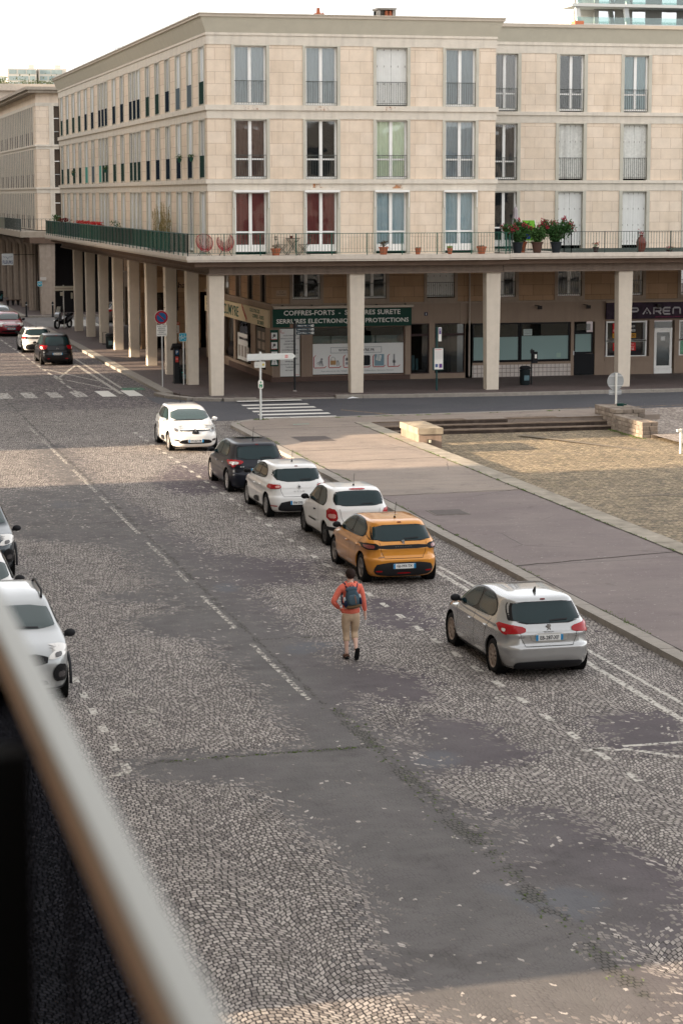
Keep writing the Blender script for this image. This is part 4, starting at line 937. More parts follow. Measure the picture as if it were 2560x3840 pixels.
# ------------------------------------------------------------------ right wing
W = thing('apartment_building', 'set back right wing of cream stone with peeling white shutters above the shops', 'building', (31, 99.7, 0))
RW = Plane('x', 99.7); FW = [(6.30,8.93),(9.45,12.10),(12.66,15.32)]
wb = [(32.05,33.22),(35.10,36.50-.02),(38.36,39.77),(41.6,43.0),(44.8,46.2)]
wb = [(31.98,33.20),(35.27,36.50),(38.51,39.74),(41.72,42.95),(44.95,46.2)]
stone = MB(); conc = MB(); cg = MB()
for z0, z1 in FW:
    e = [30.03]+[q for a in wb for q in (a[0]-.15, a[1]+.15)]+[62]
    for i in range(0, len(e), 2): RW.box(stone, e[i], e[i+1], 0, T, z0-.1, z1)
    for a in wb:
        surround(RW, a[0], a[1], .16, -.05, T, z0-.1, z1, W, CONCG)
for (z0, z1, pr) in [(9.28,9.42,.10),(12.45,12.62,.10),(8.93,9.28,.03),(12.10,12.45,.03),(15.32,15.69,.03),(15.69,15.73,.07),(15.73,15.83,.05)]: RW.box(conc, 30.05, 62, -pr, T, z0, z1)
RW.box(conc, 30.5, 62, -.02, T, 5.9, 6.2)
each(stone, 'stone_wall', STONE, W); each(conc, 'ledge', CONC, W)
b = MB(); b.add([(30.05,99.66,15.83),(62,99.66,15.83),(62,99.4,16.50),(30.05,99.4,16.50)], [(0,1,2,3)]); b.box(30.05,62,99.45,101,16.45,16.5); b.build('cornice', _m['cornice_concrete'], W)
MB().box(30.05,62,99.33,101,16.50,16.66).build('roof_coping', _m['coping'], W)
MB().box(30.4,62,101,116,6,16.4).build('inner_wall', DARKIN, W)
wrows = [[dict(transom=7.2), dict(shutter='new'), dict(shutter='new'), dict(shutter='new'), dict(transom=7.2)],
  [dict(transom=10.3, rail=1.0, curt=(.09,.075,.07)), dict(shutter='old', rail=1.0, label='peeling white shutters with rusty edge'), dict(shutter='old', rail=1.0), dict(rail=1.0,transom=10.3), dict(shutter='new')],
  [dict(transom=13.45, rail=1.0, curt=(.16,.13,.11)), dict(transom=13.45, rail=1.0, label='window with one leaf open'), dict(transom=13.45, rail=1.0, curt=(.25,.35,.36), label='window with one leaf open and blue curtain'), dict(rail=1.0), dict(rail=1.0)]]
for (z0, z1), r in zip(FW, wrows):
    for a, kw in zip(wb, r): window(W, RW, a[0], a[1], z0+.02, z1-.02, **kw)
# slab, beams, columns of the wing
b = MB(); b.box(30.47, 62, 92.33, 99.7, 6.02, 6.19); b.box(30.47, 62, 92.37, 99.7, 5.94, 6.019); b.build('balcony_slab', _m['balcony_concrete'], W)
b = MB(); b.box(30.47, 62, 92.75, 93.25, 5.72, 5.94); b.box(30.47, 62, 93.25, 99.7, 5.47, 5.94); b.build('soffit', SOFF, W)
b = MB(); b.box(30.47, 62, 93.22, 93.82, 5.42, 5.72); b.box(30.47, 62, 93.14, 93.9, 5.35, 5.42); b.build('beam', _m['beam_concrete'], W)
for k in range(2, 7): column(W, 17.55+6.24*k, 93.55)
railing(W, [(30.62,92.45),(30.62,93.4),(33.35,93.4),(33.35,92.45),(62,92.45)], 6.2, 7.12, mat('railing_green_black', (.05,.07,.06), .5))
b = MB()
for x0, x1 in ((33.4,62),): b.box(x0, x1, 92.9, 99.6, 6.19, 6.21)
b.build('terrace_membrane', mat('dark_membrane', (.035,.05,.045), .7, var=.3), W)
low = MB(); lc = MB(); rend = MB()
e = [30.45]+[q for a in mz2 for q in (a[0]-.14, a[1]+.14)]+[62]
for i in range(0, len(e), 2): RW.box(low, e[i], e[i+1], 0, .3, 3.75, 5.47)
for a in mz2:
    for s0, s1 in ((a[0]-.15, a[0]), (a[1], a[1]+.15)): RW.box(lc, s0, s1, -.04, .3, 3.75, 5.47)
    RW.box(lc, a[0], a[1], -.06, .3, 3.75, 3.93)
RW.box(lc, 30.46, 62, -.10, .3, 3.66, 3.745); each(low, 'stone_wall', STONE_LOW, W); each(lc, 'arcade_trim', _m['arcade_concrete'], W)
for a, kw in zip(mz2, [dict(curt=(.08,.075,.08)), dict(curt=(.08,.075,.08)), dict(curt=(.30,.20,.11)), {}, {}]): window(W, RW, a[0], a[1], 3.95, 5.45, rec=.14, rail=.7, **kw)
RW.box(rend, 30.46, 37.6, 0, .3, 2.70, 3.66); RW.box(rend, 37.6, 62, .05, .3, 2.70, 3.66)
for a, c in ((30.71,31.06),(36.0,36.16),(37.22,37.72),(40.02,40.26),(41.33,41.56),(44.4,45.2),(50,62)): RW.box(rend, a, c, -.02, .3, .1, 2.70)
RW.box(rend, 31.06, 36.0, -.03, .02, .70, .82); RW.box(rend, 37.72, 40.02, -.02, .3, .1, .98); RW.box(rend, 37.72, 40.02, -.06, .0, .80, .92); RW.box(rend, 41.56, 44.4, -.02, .3, .1, .98)
each(rend, 'shop_wall', RENDER, W)
TILE = brickmat('white_tiles', (.62,.56,.52), (.58,.53,.49), (.20,.16,.15), .205, .205, .012, off=0, zoff=.085)
MB().box(31.06,36.0,99.68,100,.1,.70).build('tiled_wall', TILE, W)
BLK = mat('black_frame', (.012,.013,.015), .4)
SILV = mat('pale_green_film', (.24,.34,.33), .45)
for u0, u1 in ((31.13,33.35),(33.53,35.88)):
    o = pane('shop_window', RW, u0, u1, .93, 2.62, .05, fm=BLK, fwid=.075, par=W); MB().box(u0, u1, 99.735, 99.742, .93, 2.05 if u0 > 33 else 2.02).build('frosted_film', SILV, o)
o = pane('shop_door', RW, 36.24, 37.05, 1.25, 2.10, .05, par=W, fm=BLK, fwid=.09); MB().box(36.15,37.22,99.72,99.78,.14,1.15).build('door_leaf', BLK, o); MB().box(36.24,37.05,99.735,99.742,1.25,2.1).build('frosted_film', SILV, o)
MB().box(36.3,37.0,99.73,99.76,2.28,2.6).build('pane', GLASSD, o); MB().box(36.12,36.17,99.66,99.72,1.1,1.3).build('handle', GALV, o)
MB().box(31,37.2,100.8,101,.1,2.7).build('inner_wall', mat('dim_shop', (.05,.05,.05), .9, var=.4, scale=1), W)
for u0, u1 in ((28.03,28.93),(29.2,30.69)): 
    pane('shop_window', G, u0+.04, u1-.04, .40, 2.68, .1, fm=mat('dark_brown_frame', (.05,.03,.03), .4), fwid=.04); MB().box(u0+.05,u1-.05,99.79,99.82,2.13,2.24).build('window_bar', _m['dark_brown_frame'], A)
b = MB(); b.box(28.2,28.33,100.1,100.2,.5,1.2); b.box(28.4,28.5,100.1,100.2,.5,1.05); b.build('display_stand', mat('blue_display', (.25,.38,.42), .3), A)
# computer shop on the right
t_ = sign('shop_sign', 'dark purple nebula shop fascia with wide silver lettering', 'sign', RW, 37.75, 46, 2.80, 3.60, -.14, mat('nebula_print', (.03,.016,.03), .35, var=.9, scale=2), .12)
b = MB(); b.box(37.7,46,99.5,99.56,3.60,3.66); b.build('trim', mat('tan_trim', (.42,.32,.24)), t_)
SLV = mat('silver_lettering', (.55,.53,.55), .35)
def stroke(pts, x, z, s_, b): b.tube([(x+p[0]*s_, 99.548, z+p[1]*s_) for p in pts], .04, 4)
b = MB(); zz = 3.02; hh = .3
GLY = {'P': [[(0,0),(0,.6)],[(0,1),(1,1),(1.2,.85),(1.2,.6),(1,.45),(0,.45)]], 'A': [[(0,0),(.65,1),(1.3,0)],[(.6,.2),(.7,.2)]], 'R': [[(0,0),(0,1),(1,1),(1.2,.85),(1.2,.6),(1,.45),(.3,.45)],[(.7,.45),(1.25,0)]], 'E': [[(1.2,1),(.2,1),(0,.8),(0,.2),(.2,0),(1.2,0)],[(0,.5),(1.1,.5)]], 'N': [[(0,0),(0,.8),(.2,1),(1,1),(1.2,.8),(1.2,0)]], 'T': [[(0,1),(1.2,1)],[(.6,1),(.6,0)]]}
for ch, x in zip('PARENT', (39.0,39.62,40.17,40.66,41.17,41.7)):
    for st in GLY[ch]: stroke(st, x, zz, .3, b)
b.build('lettering', SLV, t_)
text('VENTE REPARATION & ENTRETIEN', 'lettering', mat('pink_print', (.35,.05,.12)), t_, (41.0, 99.553, 2.88), .05, 1.5)
WF = WHITE
for (u0, u1) in ((37.84,39.88),(41.60,44.3)):
    o = pane('shop_window', RW, u0+.05, u1-.05, 1.78, 2.62, .08, fm=WF, fwid=.07, par=W); o = pane('shop_window', RW, u0+.05, u1-.05, 1.02, 1.70, .08, fm=WF, fwid=.07, par=W)
MB().box(37.9,39.9,100.2,100.3,1.0,2.7).build('back_panel', mat('maroon_panel', (.06,.012,.015), .6, var=.3), W)
for i, z in ((0,1.95),): pass
t_ = sign('window_notice', 'red, black and orange notice pasted in the upper shop window', 'notice', RW, 38.15, 39.35, 1.88, 2.58, .055, BLK, .01)
MB().box(38.15,38.62,99.745,99.754,2.12,2.58).build('red_area', mat('notice_red', (.52,.02,.02), .5), t_); MB().box(38.15,39.35,99.745,99.754,1.88,2.10).build('orange_area', mat('notice_orange', (.62,.30,.03), .5), t_)
text('A VENDRE', 'lettering', TEXTW, t_, (38.38,99.74,2.25), .12, .4); text('LOCAUX', 'lettering', TEXTW, t_, (39.05,99.74,2.44), .11, .5, bold=.01); text('LIBRES', 'lettering', TEXTW, t_, (39.08,99.74,2.24), .11, .48, bold=.01); text('02 35 22 12 00', 'lettering', TEXTB, t_, (38.75,99.74,1.99), .13, 1.1, bold=.01)
t_ = sign('window_notice', 'red notice with white text in the lower shop window', 'notice', RW, 38.18, 39.35, 1.26, 1.64, .055, mat('notice_red', (.5,.02,.02)), .01)
for i, s_ in enumerate(['REJOIGNEZ NOUS','PARTOUT AU','BON RYTHME']): text(s_, 'lettering', TEXTW, t_, (38.76,99.748,1.57-i*.12), .075, 1.0)
o = pane('shop_door', RW, 40.42, 41.10, .50, 2.12, .06, par=W, fm=WF, fwid=.12); MB().box(40.3,41.22,99.73,99.80,2.33,2.64).build('fanlight', GLASSD, o); MB().box(40.3,41.22,99.70,99.82,2.25,2.33).build('transom_bar', WF, o); MB().box(40.3,41.22,99.7,99.8,.12,.37).build('kick_panel', WF, o)
t_ = sign('door_notice', 'small white paper taped to the dark shop door', 'notice', RW, 40.63, 40.86, 1.72, 1.92, .03, SIGNW, .01)
t_ = sign('wall_notice', 'green and white poster in the rightmost shop window', 'notice', RW, 41.66, 42.6, 1.05, 1.7, .05, mat('green_poster', (.15,.33,.22), .5, var=.8, scale=12), .01)
t_ = sign('window_paper', 'white paper taped inside the dark framed shop window', 'notice', RW, 33.62, 34.05, 2.08, 2.38, .03, mat('paper_white', (.45,.52,.50), .6), .01)
for i in range(3): text('A LOUER BUREAU' if i != 1 else 'LOCAL A CEDER', 'lettering', TEXTB, t_, (33.835, 99.723, 2.33-i*.08), .03, .34)
t_ = sign('window_sticker', 'small pale sticker low in the dark framed window', 'notice', RW, 35.3, 35.52, 1.0, 1.22, .03, mat('pale_sticker', (.30,.42,.36), .5), .01)
for x in (34.65-.35, 36.85-.1, 40.35):
    b = MB(); b.tube([(x-.12,99.7,3.52),(x-.12,99.55,3.52),(x,99.42,3.5)], .02, 6); b.prism([(x-.08,99.30),(x+.10,99.30),(x+.10,99.46),(x-.08,99.46)], 3.34, 3.5)
    tag(b.build('wall_spotlight', mat('spot_black', (.035,.03,.03), .5)), {34.3: 'black spotlight on the wall left of the black shop door', 36.75: 'black spotlight above the black shop door', 40.35: 'spotlight above the purple shop sign'}[round(x,2)], 'lamp')
b = MB(); b.tube([(30.88,99.6,5.4),(30.88,99.6,.2)], .045, 8); [b.tube([(30.88,99.6,z),(30.88,99.6,z+.05)], .06, 8) for z in (2.75,3.8,.7)]; b.build('downpipe', mat('pipe_beige', (.38,.32,.27), .6), W, smooth=40)
MB().box(30.1,30.4,100,147,.1,5.5).build('inner_wall', mat('passage_back', (.16,.11,.08), .9, var=.3), A)
# ------------------------------------------------------------------ second block up the street
B2 = thing('apartment_building', 'farther pale stone block with close vertical fins and fluted arcade columns up the street', 'building', (17.5, 164, 0))
stone = MB(); conc = MB(); cg = MB(); gl = MB(); lowp = MB()
F2 = Plane('x', 164.0); S2 = Plane('y', 17.5)
for (z0, z1) in ((6.3,8.92),(9.35,12.13),(12.47,15.26)):
    F2.box(stone, 17.5, 18.45, 0, .4, z0-.1, z1); F2.box(stone, 20.1, 40, 0, .4, z0-.1, z1)
    F2.box(cg, 18.45, 18.8, -.06, .4, z0-.1, z1); F2.box(cg, 19.75, 20.1, -.06, .4, z0-.1, z1)
    S2.box(stone, 164.4, 165.4, 0, .4, z0-.1, z1)
    y = 165.4; k = 0
    while y < 285:
        S2.box(cg, y, y+.14, -.07, .4, z0-.1, z1); S2.box(cg, y+.34, y+.5, -.07, .4, z0-.1, z1); S2.box(stone, y+.14, y+.34, -.02, .4, z0-.1, z1)
        S2.box(gl, y+.5, y+1.40, -.01, .04, z0, z1)
        if k % 3 != 1: S2.box(lowp, y+.5, y+1.4, -.03, -.015, z0, z0+.95)
        y += 1.40; k += 1
for (z0, z1, pr) in [(8.92,9.22,.03),(9.22,9.35,.1),(12.13,12.33,.03),(12.33,12.47,.1),(15.26,15.5,.04)]:
    F2.box(conc, 17.5-pr, 40, -pr, .4, z0, z1); S2.box(conc, 164.4, 285, -pr, .4, z0, z1)
F2.box(stone, 17.5, 40, 0, .4, 15.5, 16.2); S2.box(stone, 164.4, 285, 0, .4, 15.5, 16.2)
stone.build('wall_surface', STONE, B2); each(conc, 'ledge', CONC, B2); tag(cg.build('fin_surface', CONC, B2), kind='stuff'); tag(gl.build('glazing_surface', mat('far_glazing', (.13,.145,.145), .5, spec=.1), B2), kind='stuff'); tag(lowp.build('guard_surface', LC['n'], B2), kind='stuff')
b = MB(); b.prism([(16.72,163.2),(40,163.2),(40,200),(16.72,285)], 16.40, 16.62); b.prism([(16.9,163.4),(40,163.4),(40,200),(16.9,285)], 16.2, 16.4); b.build('roof_overhang', mat('overhang_concrete', (.38,.33,.27), .9, var=.2), B2)
for (z0, z1) in ((6.3,8.92),(9.35,12.13),(12.47,15.26)):
    b = MB(); 
    for zz in (z0+.95, z0+1.9): F2.box(b, 18.8, 19.75, .1, .15, zz-.03, zz+.03)
    F2.box(b, 19.25, 19.29, .1, .15, z0, z1); o = b.build('window', WHITE, B2); g = MB(); F2.box(g, 18.8, 19.75, .18, .2, z0, z1); g.build('pane', mat('brown_glass', (.08,.06,.045), .25), o)
    b = MB(); F2.box(b, 18.8, 19.75, -.02, 0, z0+.02, z0+.05); F2.box(b, 18.8, 19.75, -.02, 0, z0+.95, z0+.98); [F2.box(b, 18.85+.12*i, 18.865+.12*i, -.02, 0, z0, z0+.96) for i in range(8)]; b.build('window_railing', RAILD, o)
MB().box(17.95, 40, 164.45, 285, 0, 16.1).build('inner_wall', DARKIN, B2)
b = MB(); b.prism([(16.0,162.2),(40,160.6),(40,165),(17.6,165),(17.6,285),(16.0,285)], 5.72, 6.14); b.build('balcony_slab', mat('far_slab', (.38,.33,.27), .85, var=.15), B2)
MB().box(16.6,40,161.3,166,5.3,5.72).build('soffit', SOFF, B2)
b = MB(); b.box(16.05,16.10,175,285,6.2,7.05); b.build('privacy_screen', SCR[3], B2)
railing(B2, [(16.06,174.9),(16.06,162.3),(40,160.8)], 6.14, 7.05, mat('far_railing', (.08,.09,.085), .5), step=.3, post=2.4, br=.016)
def fluted(x, y, w0, w1, z1):
    b = MB(); n = 24; vs = []; fs = []
    zz = [.1, z1-1.0, z1-.4, z1]; ww = [w0, (w0+w1)/2, w1, w1*1.5]
    for z, w_ in zip(zz, ww):
        for k in range(n):
            a = 2*PI*k/n; r = w_*.5*(1+.10*(k % 2)); vs.append((x+r*math.cos(a), y+r*math.sin(a), z))
    for i in range(3):
        for k in range(n): fs.append((i*n+k, i*n+(k+1)%n, (i+1)*n+(k+1)%n, (i+1)*n+k))
    b.add(vs, fs); return b.build('column', mat('dim_column', (.36,.30,.25), .9, var=.15, streak=.35), B2)
column(B2, 17.85, 161.9, 1.0, 1.15, .9, .9, 5.3, mat('dim_column', (.36,.30,.25), .9, var=.15, streak=.35))
for k in range(16): fluted(17.5, 167.9+5.6*k, .72, .95, 5.4)
# its shop, seen through the colonnade
Q2 = Plane('x', 166.0); b = MB(); Q2.box(b, 17.9, 40, 0, .3, 2.9, 5.4)
for a, c in ((17.9,18.5),(19.6,20.9),(24.5,26),(30,40)): Q2.box(b, a, c, 0, .3, 0, 2.9)
b.build('shop_wall', mat('far_shop_wall', (.20,.15,.12), .9, var=.2), B2)
t_ = sign('shop_sign', 'white shop fascia with black letters seen between the columns up the street', 'sign', Q2, 20.9, 24.4, 2.92, 3.46, -.1, SIGNW, .08)
text('Coloci', 'lettering', TEXTB, t_, (21.25,165.88,3.2), .34, 1.25, bold=.01)
b = MB(); Q2.box(b, 20.92,21.05,-.05,.05,.1,2.92); Q2.box(b, 22.95,23.1,-.05,.05,.1,2.92); Q2.box(b, 21.05,24.4,-.05,.05,.1,.8); o = b.build('shop_front_frame', WHITE, B2); g = MB(); Q2.box(g, 21.05,24.4,.1,.12,.8,2.92); g.build('pane', GLASSD, o)
b = MB(); Q2.box(b, 21.9,22.3,.0,.05,.9,2.7); b.build('shop_banner', mat('dull_red', (.14,.03,.03), .6), B2)
b = MB(); Q2.box(b, 22.5,22.85,.0,.05,1.1,2.2); b.build('shop_poster', mat('pale_poster', (.4,.4,.38), .6, var=.5, scale=7), B2)
# roof structures behind it
b = MB(); b.box(17.8,30,235,320,16,20.05); b.box(17.4,30,234.6,320,19.65,20.35); o = thing('penthouse_building', 'pale rooftop storey with vertical slats behind the farther block', 'building', (22,240,16)); b.build('wall', mat('pent_wall', (.48,.42,.35), .9, var=.15), o)
b = MB(); [b.box(17.7,17.8,236+i*1.1,236.4+i*1.1,16.6,19.6) for i in range(50)]; b.build('slats', mat('slat_brown', (.28,.22,.19), .8), o)
b = MB(); b.box(18.8,30,232,234,16.6,17.7); b.box(19.6,19.9,231.9,232,16.6,17.4); b.build('roof_parapet', mat('roof_dark', (.14,.11,.10), .9, var=.4, scale=2), o)
# hillside flats, about 700 m away
hl = MB(); nx_ = 60
vs = []; 
for j in range(8):
    for i in range(nx_+1): vs.append((-60+i*4.2, 560+j*45, max(0, (j/7)**.7*43.5+1.8*math.sin(i*.7+j)+1.2*math.sin(i*1.9))))
hl.add(vs, [(j*(nx_+1)+i, j*(nx_+1)+i+1, (j+1)*(nx_+1)+i+1, (j+1)*(nx_+1)+i) for j in range(7) for i in range(nx_)])
tag(hl.build('hill', mat('hill_green', (.09,.11,.05), .9, var=.3, scale=.2)), kind='structure')
FLW = mat('hazed_flat_concrete', (.52,.48,.43), .9, var=.06, scale=.3); FLG = mat('hazed_flat_loggia', (.28,.33,.33), .6, var=.3, scale=.4)  # distance haze is put into these paler wall and loggia colours
def flats(x0, x1, z1, y, lab, tx):
    o = thing('apartment_building', lab, 'building', ((x0+x1)/2, y, 40)); b = MB(); b.box(x0, x1, y, y+12, 36, z1); b.box(tx, tx+1.9, y+2, y+6, z1, z1+1.25); b.build('wall', FLW, o)
    g = MB(); 
    for z in np.arange(z1-1.95, 37, -1.95):
        x = x0+.4
        while x < x1-1.5: wd = wr.choice([1.6,2.4,3.3]); g.box(x, min(x+wd, x1-.2), y-.06, y, z+.25, z+1.55); x += wd+wr.choice([.3,.5])
    g.build('window_band', FLG, o)
flats(58.2,68.6,46.1,703,'low left wing of the pale hillside flats','' or 60); flats(66.2,75.2,48.15,700,'pale hillside flats with one roof hut, left one of the tall pair',72.8); flats(75.9,84.6,48.2,700.5,'pale hillside flats with roof hut, right one of the tall pair',81.2)
b = MB(); rt = random.Random(5)
for i in range(1500):
    x = rt.choice([60,63,69.5,76,79.5,64,58,72,83])+rt.gauss(0,1.4); y = 690+rt.gauss(0,3); z = 41+abs(rt.gauss(0,1.4))
    s_ = rt.uniform(.25,.6); a = rt.random()*PI; b.add([(x,y,z),(x+s_,y+.3,z+s_*.5),(x+s_*.3,y,z+s_*1.1)], [(0,1,2)])
tag(b.build('hillside_trees', mat('far_leaf', (.13,.15,.07), .9, var=.3)), 'distant hillside tree canopy in front of the pale flats', 'trees', kind='stuff')
# modern tower behind the right wing
MT = thing('modern_building', 'white modern building with glass balconies rising behind the right wing', 'building', (80,200,0))
k = 200/220
MWH = mat('modern_white', (.42,.45,.45), .6, var=.03); MG = glassmat('balcony_glass', (.70,.82,.80), .04)
fl = MB(); wl = MB(); gl = MB(); ws = MB(); pl_ = MB()
for z in (26.1, 28.15, 30.2):
    z0 = 8.72+(z-8.72)*k
    fl.box(71.4,110,198.6,202.5,z0-.12,z0+.16)
    wl.box(74.6,110,201.2,201.4,z0+.16,z0+1.8)
    gl.box(71.9,110,198.75,198.78,z0+.2,z0+.78)
    for (a, c) in ((75.0,76.6),(78.4,79.7),(81.4,82.9),(85.4,87.8),(90.5,92.4),(94,97)): ws.box(a,c,201.1,201.19,z0+.2,z0+1.62)
    for x in (72.1, 76.95, 84.05, 91.5, 98): pl_.add([(x,198.9,z0+.16),(x+.42,198.9,z0+.16),(x+.42,199.3,z0+.16),(x,199.3,z0+.16),(x-.25 if x < 78 else x,198.9,z0+1.85),(x+.15 if x < 78 else x+.42,198.9,z0+1.85),(x+.15 if x < 78 else x+.42,199.3,z0+1.85),(x-.25 if x < 78 else x,199.3,z0+1.85)], [(0,1,5,4),(1,2,6,5),(2,3,7,6),(3,0,4,7)])
fl.build('floor_slab', MWH, MT); wl.build('wall', mat('modern_grey', (.22,.22,.21), .8), MT); gl.build('balcony_glass', MG, MT); each(pl_, 'pillar', MWH, MT)
each(ws, 'window', glassmat('modern_glass', (.35,.4,.42), .55), MT)
MB().box(73,110,202.5,215,0,31).build('core_wall', mat('modern_core', (.5,.5,.48), .8), MT)
b = MB(); b.box(64.6,66.6,180,181,22.0,23.0); b.box(65.0,65.8,180,181,23.0,23.4); b.box(64.8,66.2,180.1,190,0,22.0); tag(b.build('chimney', TERRA), 'red brick chimney peeking over the right wing roof', 'chimney')
# ------------------------------------------------------------------ the other side of the street (out of frame left): it shades the road
LB = mat('opposite_wall', (.50,.43,.34), .9, var=.1)
def row(y0, y1, lab, h=26, hide=False, x1=-.6):
    o = thing('apartment_building', lab, 'building', (-6, (y0+y1)/2, 0)); b = MB(); b.box(-16, x1-.4, y0, y1, 0, h); b.build('wall', LB, o)
    b = MB(); d = MB(); y = y0+.8
    for z0 in (6.4,9.5,12.6,15.7,18.8):
        b.box(x1-.4,x1-.2,y0,y1,z0-.45,z0-.2); y = y0+.8
        while y < y1-1.6: d.box(x1-.38,x1-.36,y,y+1.2,z0,z0+2.3); y += 3.0
    o2 = d.build('window', mat('dim_window', (.06,.07,.075), .15), o); b.build('ledge', LB, o)
row(-40,14,'long cream block on the near side of the street, nearest one'); row(21.9,64.8,'tall cream block across the street with shuttered windows, nearer one'); row(75.5,106.5,'tall cream block across the street, middle one')
row(123.0,300,'tall cream block across the street, farthest one')
# unseen bridge block, added with its passage and pillars to stripe the sunlight
o = thing('added_passage_block', 'unseen added block whose open passage shapes the sunlight across the road', 'building', (-6,114,0)); b = MB(); b.box(-4,-1,106.5,123.0,5.6,26); [b.box(-3,-2.7,y_,y_+.45,0,5.6) for y_ in (108.6,110.9,112.9,115.2,117.1,119.8)]; b.build('wall', LB, o)
o = thing('apartment_building', 'long block behind the viewpoint across the square', 'building', (40,-20,0)); b = MB(); b.box(12,95,-34,-20,0,15.5); b.build('wall', mat('rear_wall', (.42,.36,.29), .9, var=.15), o)
b = MB(); [b.box(13+3.2*i,14.4+3.2*i,-19.98,-19.95,z,z+2.3) for i in range(25) for z in (1,4.2,7.4,10.6)]; b.build('window', mat('dim_window', (.04,.045,.05)), o)
# ------------------------------------------------------------------ window railing right below the viewpoint (far out of focus)
RL = thing('balcony_railing', 'pale blurred balcony handrail with dark glass panel in the left foreground', 'railing', (0,1,7.8))
bb = .45
def railpt(px, py, z):
    d = fwd+(px*1.6327-1280)/f_*r2-(py*1.6327-1920)/f_*u2; t = (z-H_)/d.z; return d.x*t, d.y*t
zt = H_-bb
xr_, _ = railpt(528, 2352, zt)
RW_ = .026
b = MB(); b.box(xr_-RW_, xr_, .2, 9, zt-.012, zt); b.build('handrail', mat('pale_rail', (.37,.37,.345), .5), RL, bevel=.003)
b = MB(); b.box(xr_-RW_+.004, xr_-.001, .2, 9, zt-.05, zt-.0125); b.build('rail_underside', mat('brown_rail', (.50,.34,.25), .6), RL)
MB().box(xr_-.020,xr_-.014,.2,9,zt-1.0,zt-.05).build('glass_panel', tintmat('smoked_glass', (.22,.23,.26)), RL)
px_, py_ = railpt(70, 1500, zt)
# dark upright and wall edge at far left
d = fwd+(66*1.6327-1280)/f_*r2-(1700*1.6327-1920)/f_*u2
t = (xr_-.03)/d.x; yy = d.y*t
b = MB(); b.box(xr_-.30, xr_-.03, yy, yy+.05, zt-1.2, zt-.045); b.build('post', mat('black_upright', (.004,.004,.004), .9), RL)
d = fwd+(165*1.6327-1280)/f_*r2-(2000*1.6327-1920)/f_*u2; t = (xr_-.028)/d.x; yy = d.y*t
MB().box(xr_-.030,xr_-.026,yy,yy+.004,zt-1.2,zt-.045).build('baluster', _m['black_upright'], RL)
# ------------------------------------------------------------------ street furniture
def post(parent, x, y, z0, z1, r=.03, m=GALV, name='pole', n=10): return MB().tube([(x,y,z0),(x,y,z1)], r, n).build(name, m, parent, smooth=40)
def rrect(x0, x1, z0, z1, r, n=5):
    p = []
    for cx, cz, a0 in ((x1-r,z1-r,0),(x0+r,z1-r,PI/2),(x0+r,z0+r,PI),(x1-r,z0+r,1.5*PI)):
        for i in range(n+1): a = a0+PI/2*i/n; p.append((cx+r*math.cos(a), cz+r*math.sin(a)))
    return p
def plate(parent, x0, x1, z0, z1, y, m, th=.006, r=.04, name='panel'): return MB().prismy(rrect(x0,x1,z0,z1,r), y, y+th).build(name, m, parent)
def disc(parent, x, z, y, r, m, th=.006, name='disc', n=32): return MB().prismy([(x+r*math.cos(2*PI*i/n), z+r*math.sin(2*PI*i/n)) for i in range(n)], y, y+th).build(name, m, parent)
SRED = mat('sign_red', (.30,.015,.025), .4); SBLUE = mat('sign_blue', (.015,.09,.22), .4); SW = mat('sign_white', (.70,.68,.63), .4); SORG = mat('sign_orange', (.55,.10,.04), .4); SCY = mat('sign_cyan', (.02,.30,.42), .4)
# no parking sign
t_ = thing('no_parking_sign', 'round red and blue no parking sign with delivery hours plate on a grey pole', 'traffic sign', (15.87,98.3,.1))
x, y = 15.87, 98.3; k = 98.3/97.5
cx, cz = 15.80*k+.02, 8.72-(8.72-3.325)*k; 
post(t_, cx+.02, y+.05, .1, cz+.1, .03); disc(t_, cx, cz, y, .315, SW, name='sign_face'); disc(t_, cx, cz, y-.004, .30, SRED, name='red_ring'); disc(t_, cx, cz, y-.008, .215, SBLUE, name='blue_disc')
b = MB(); a = R(-42); n_ = Vector((math.sin(R(42)),0,math.cos(R(42))))*.028; dd = Vector((math.cos(a),0,math.sin(a)))*.225
b.prismy([((dd+n_).x+cx,(dd+n_).z+cz),((-dd+n_).x+cx,(-dd+n_).z+cz),((-dd-n_).x+cx,(-dd-n_).z+cz),((dd-n_).x+cx,(dd-n_).z+cz)], y-.012, y-.006); b.build('slash', SRED, t_)
plate(t_, cx-.24, cx+.25, cz-.85, cz-.335, y, SW, name='hours_plate')
for i, s_ in enumerate(['9H00 A 12H00','RESERVE','LIVRAISONS','PAYANT','LE RESTE DU TEMPS']): text(s_, 'lettering', TEXTB, t_, (cx, y-.006, cz-.40-i*.092), .048, [.40,.30,.38,.24,.40][i])
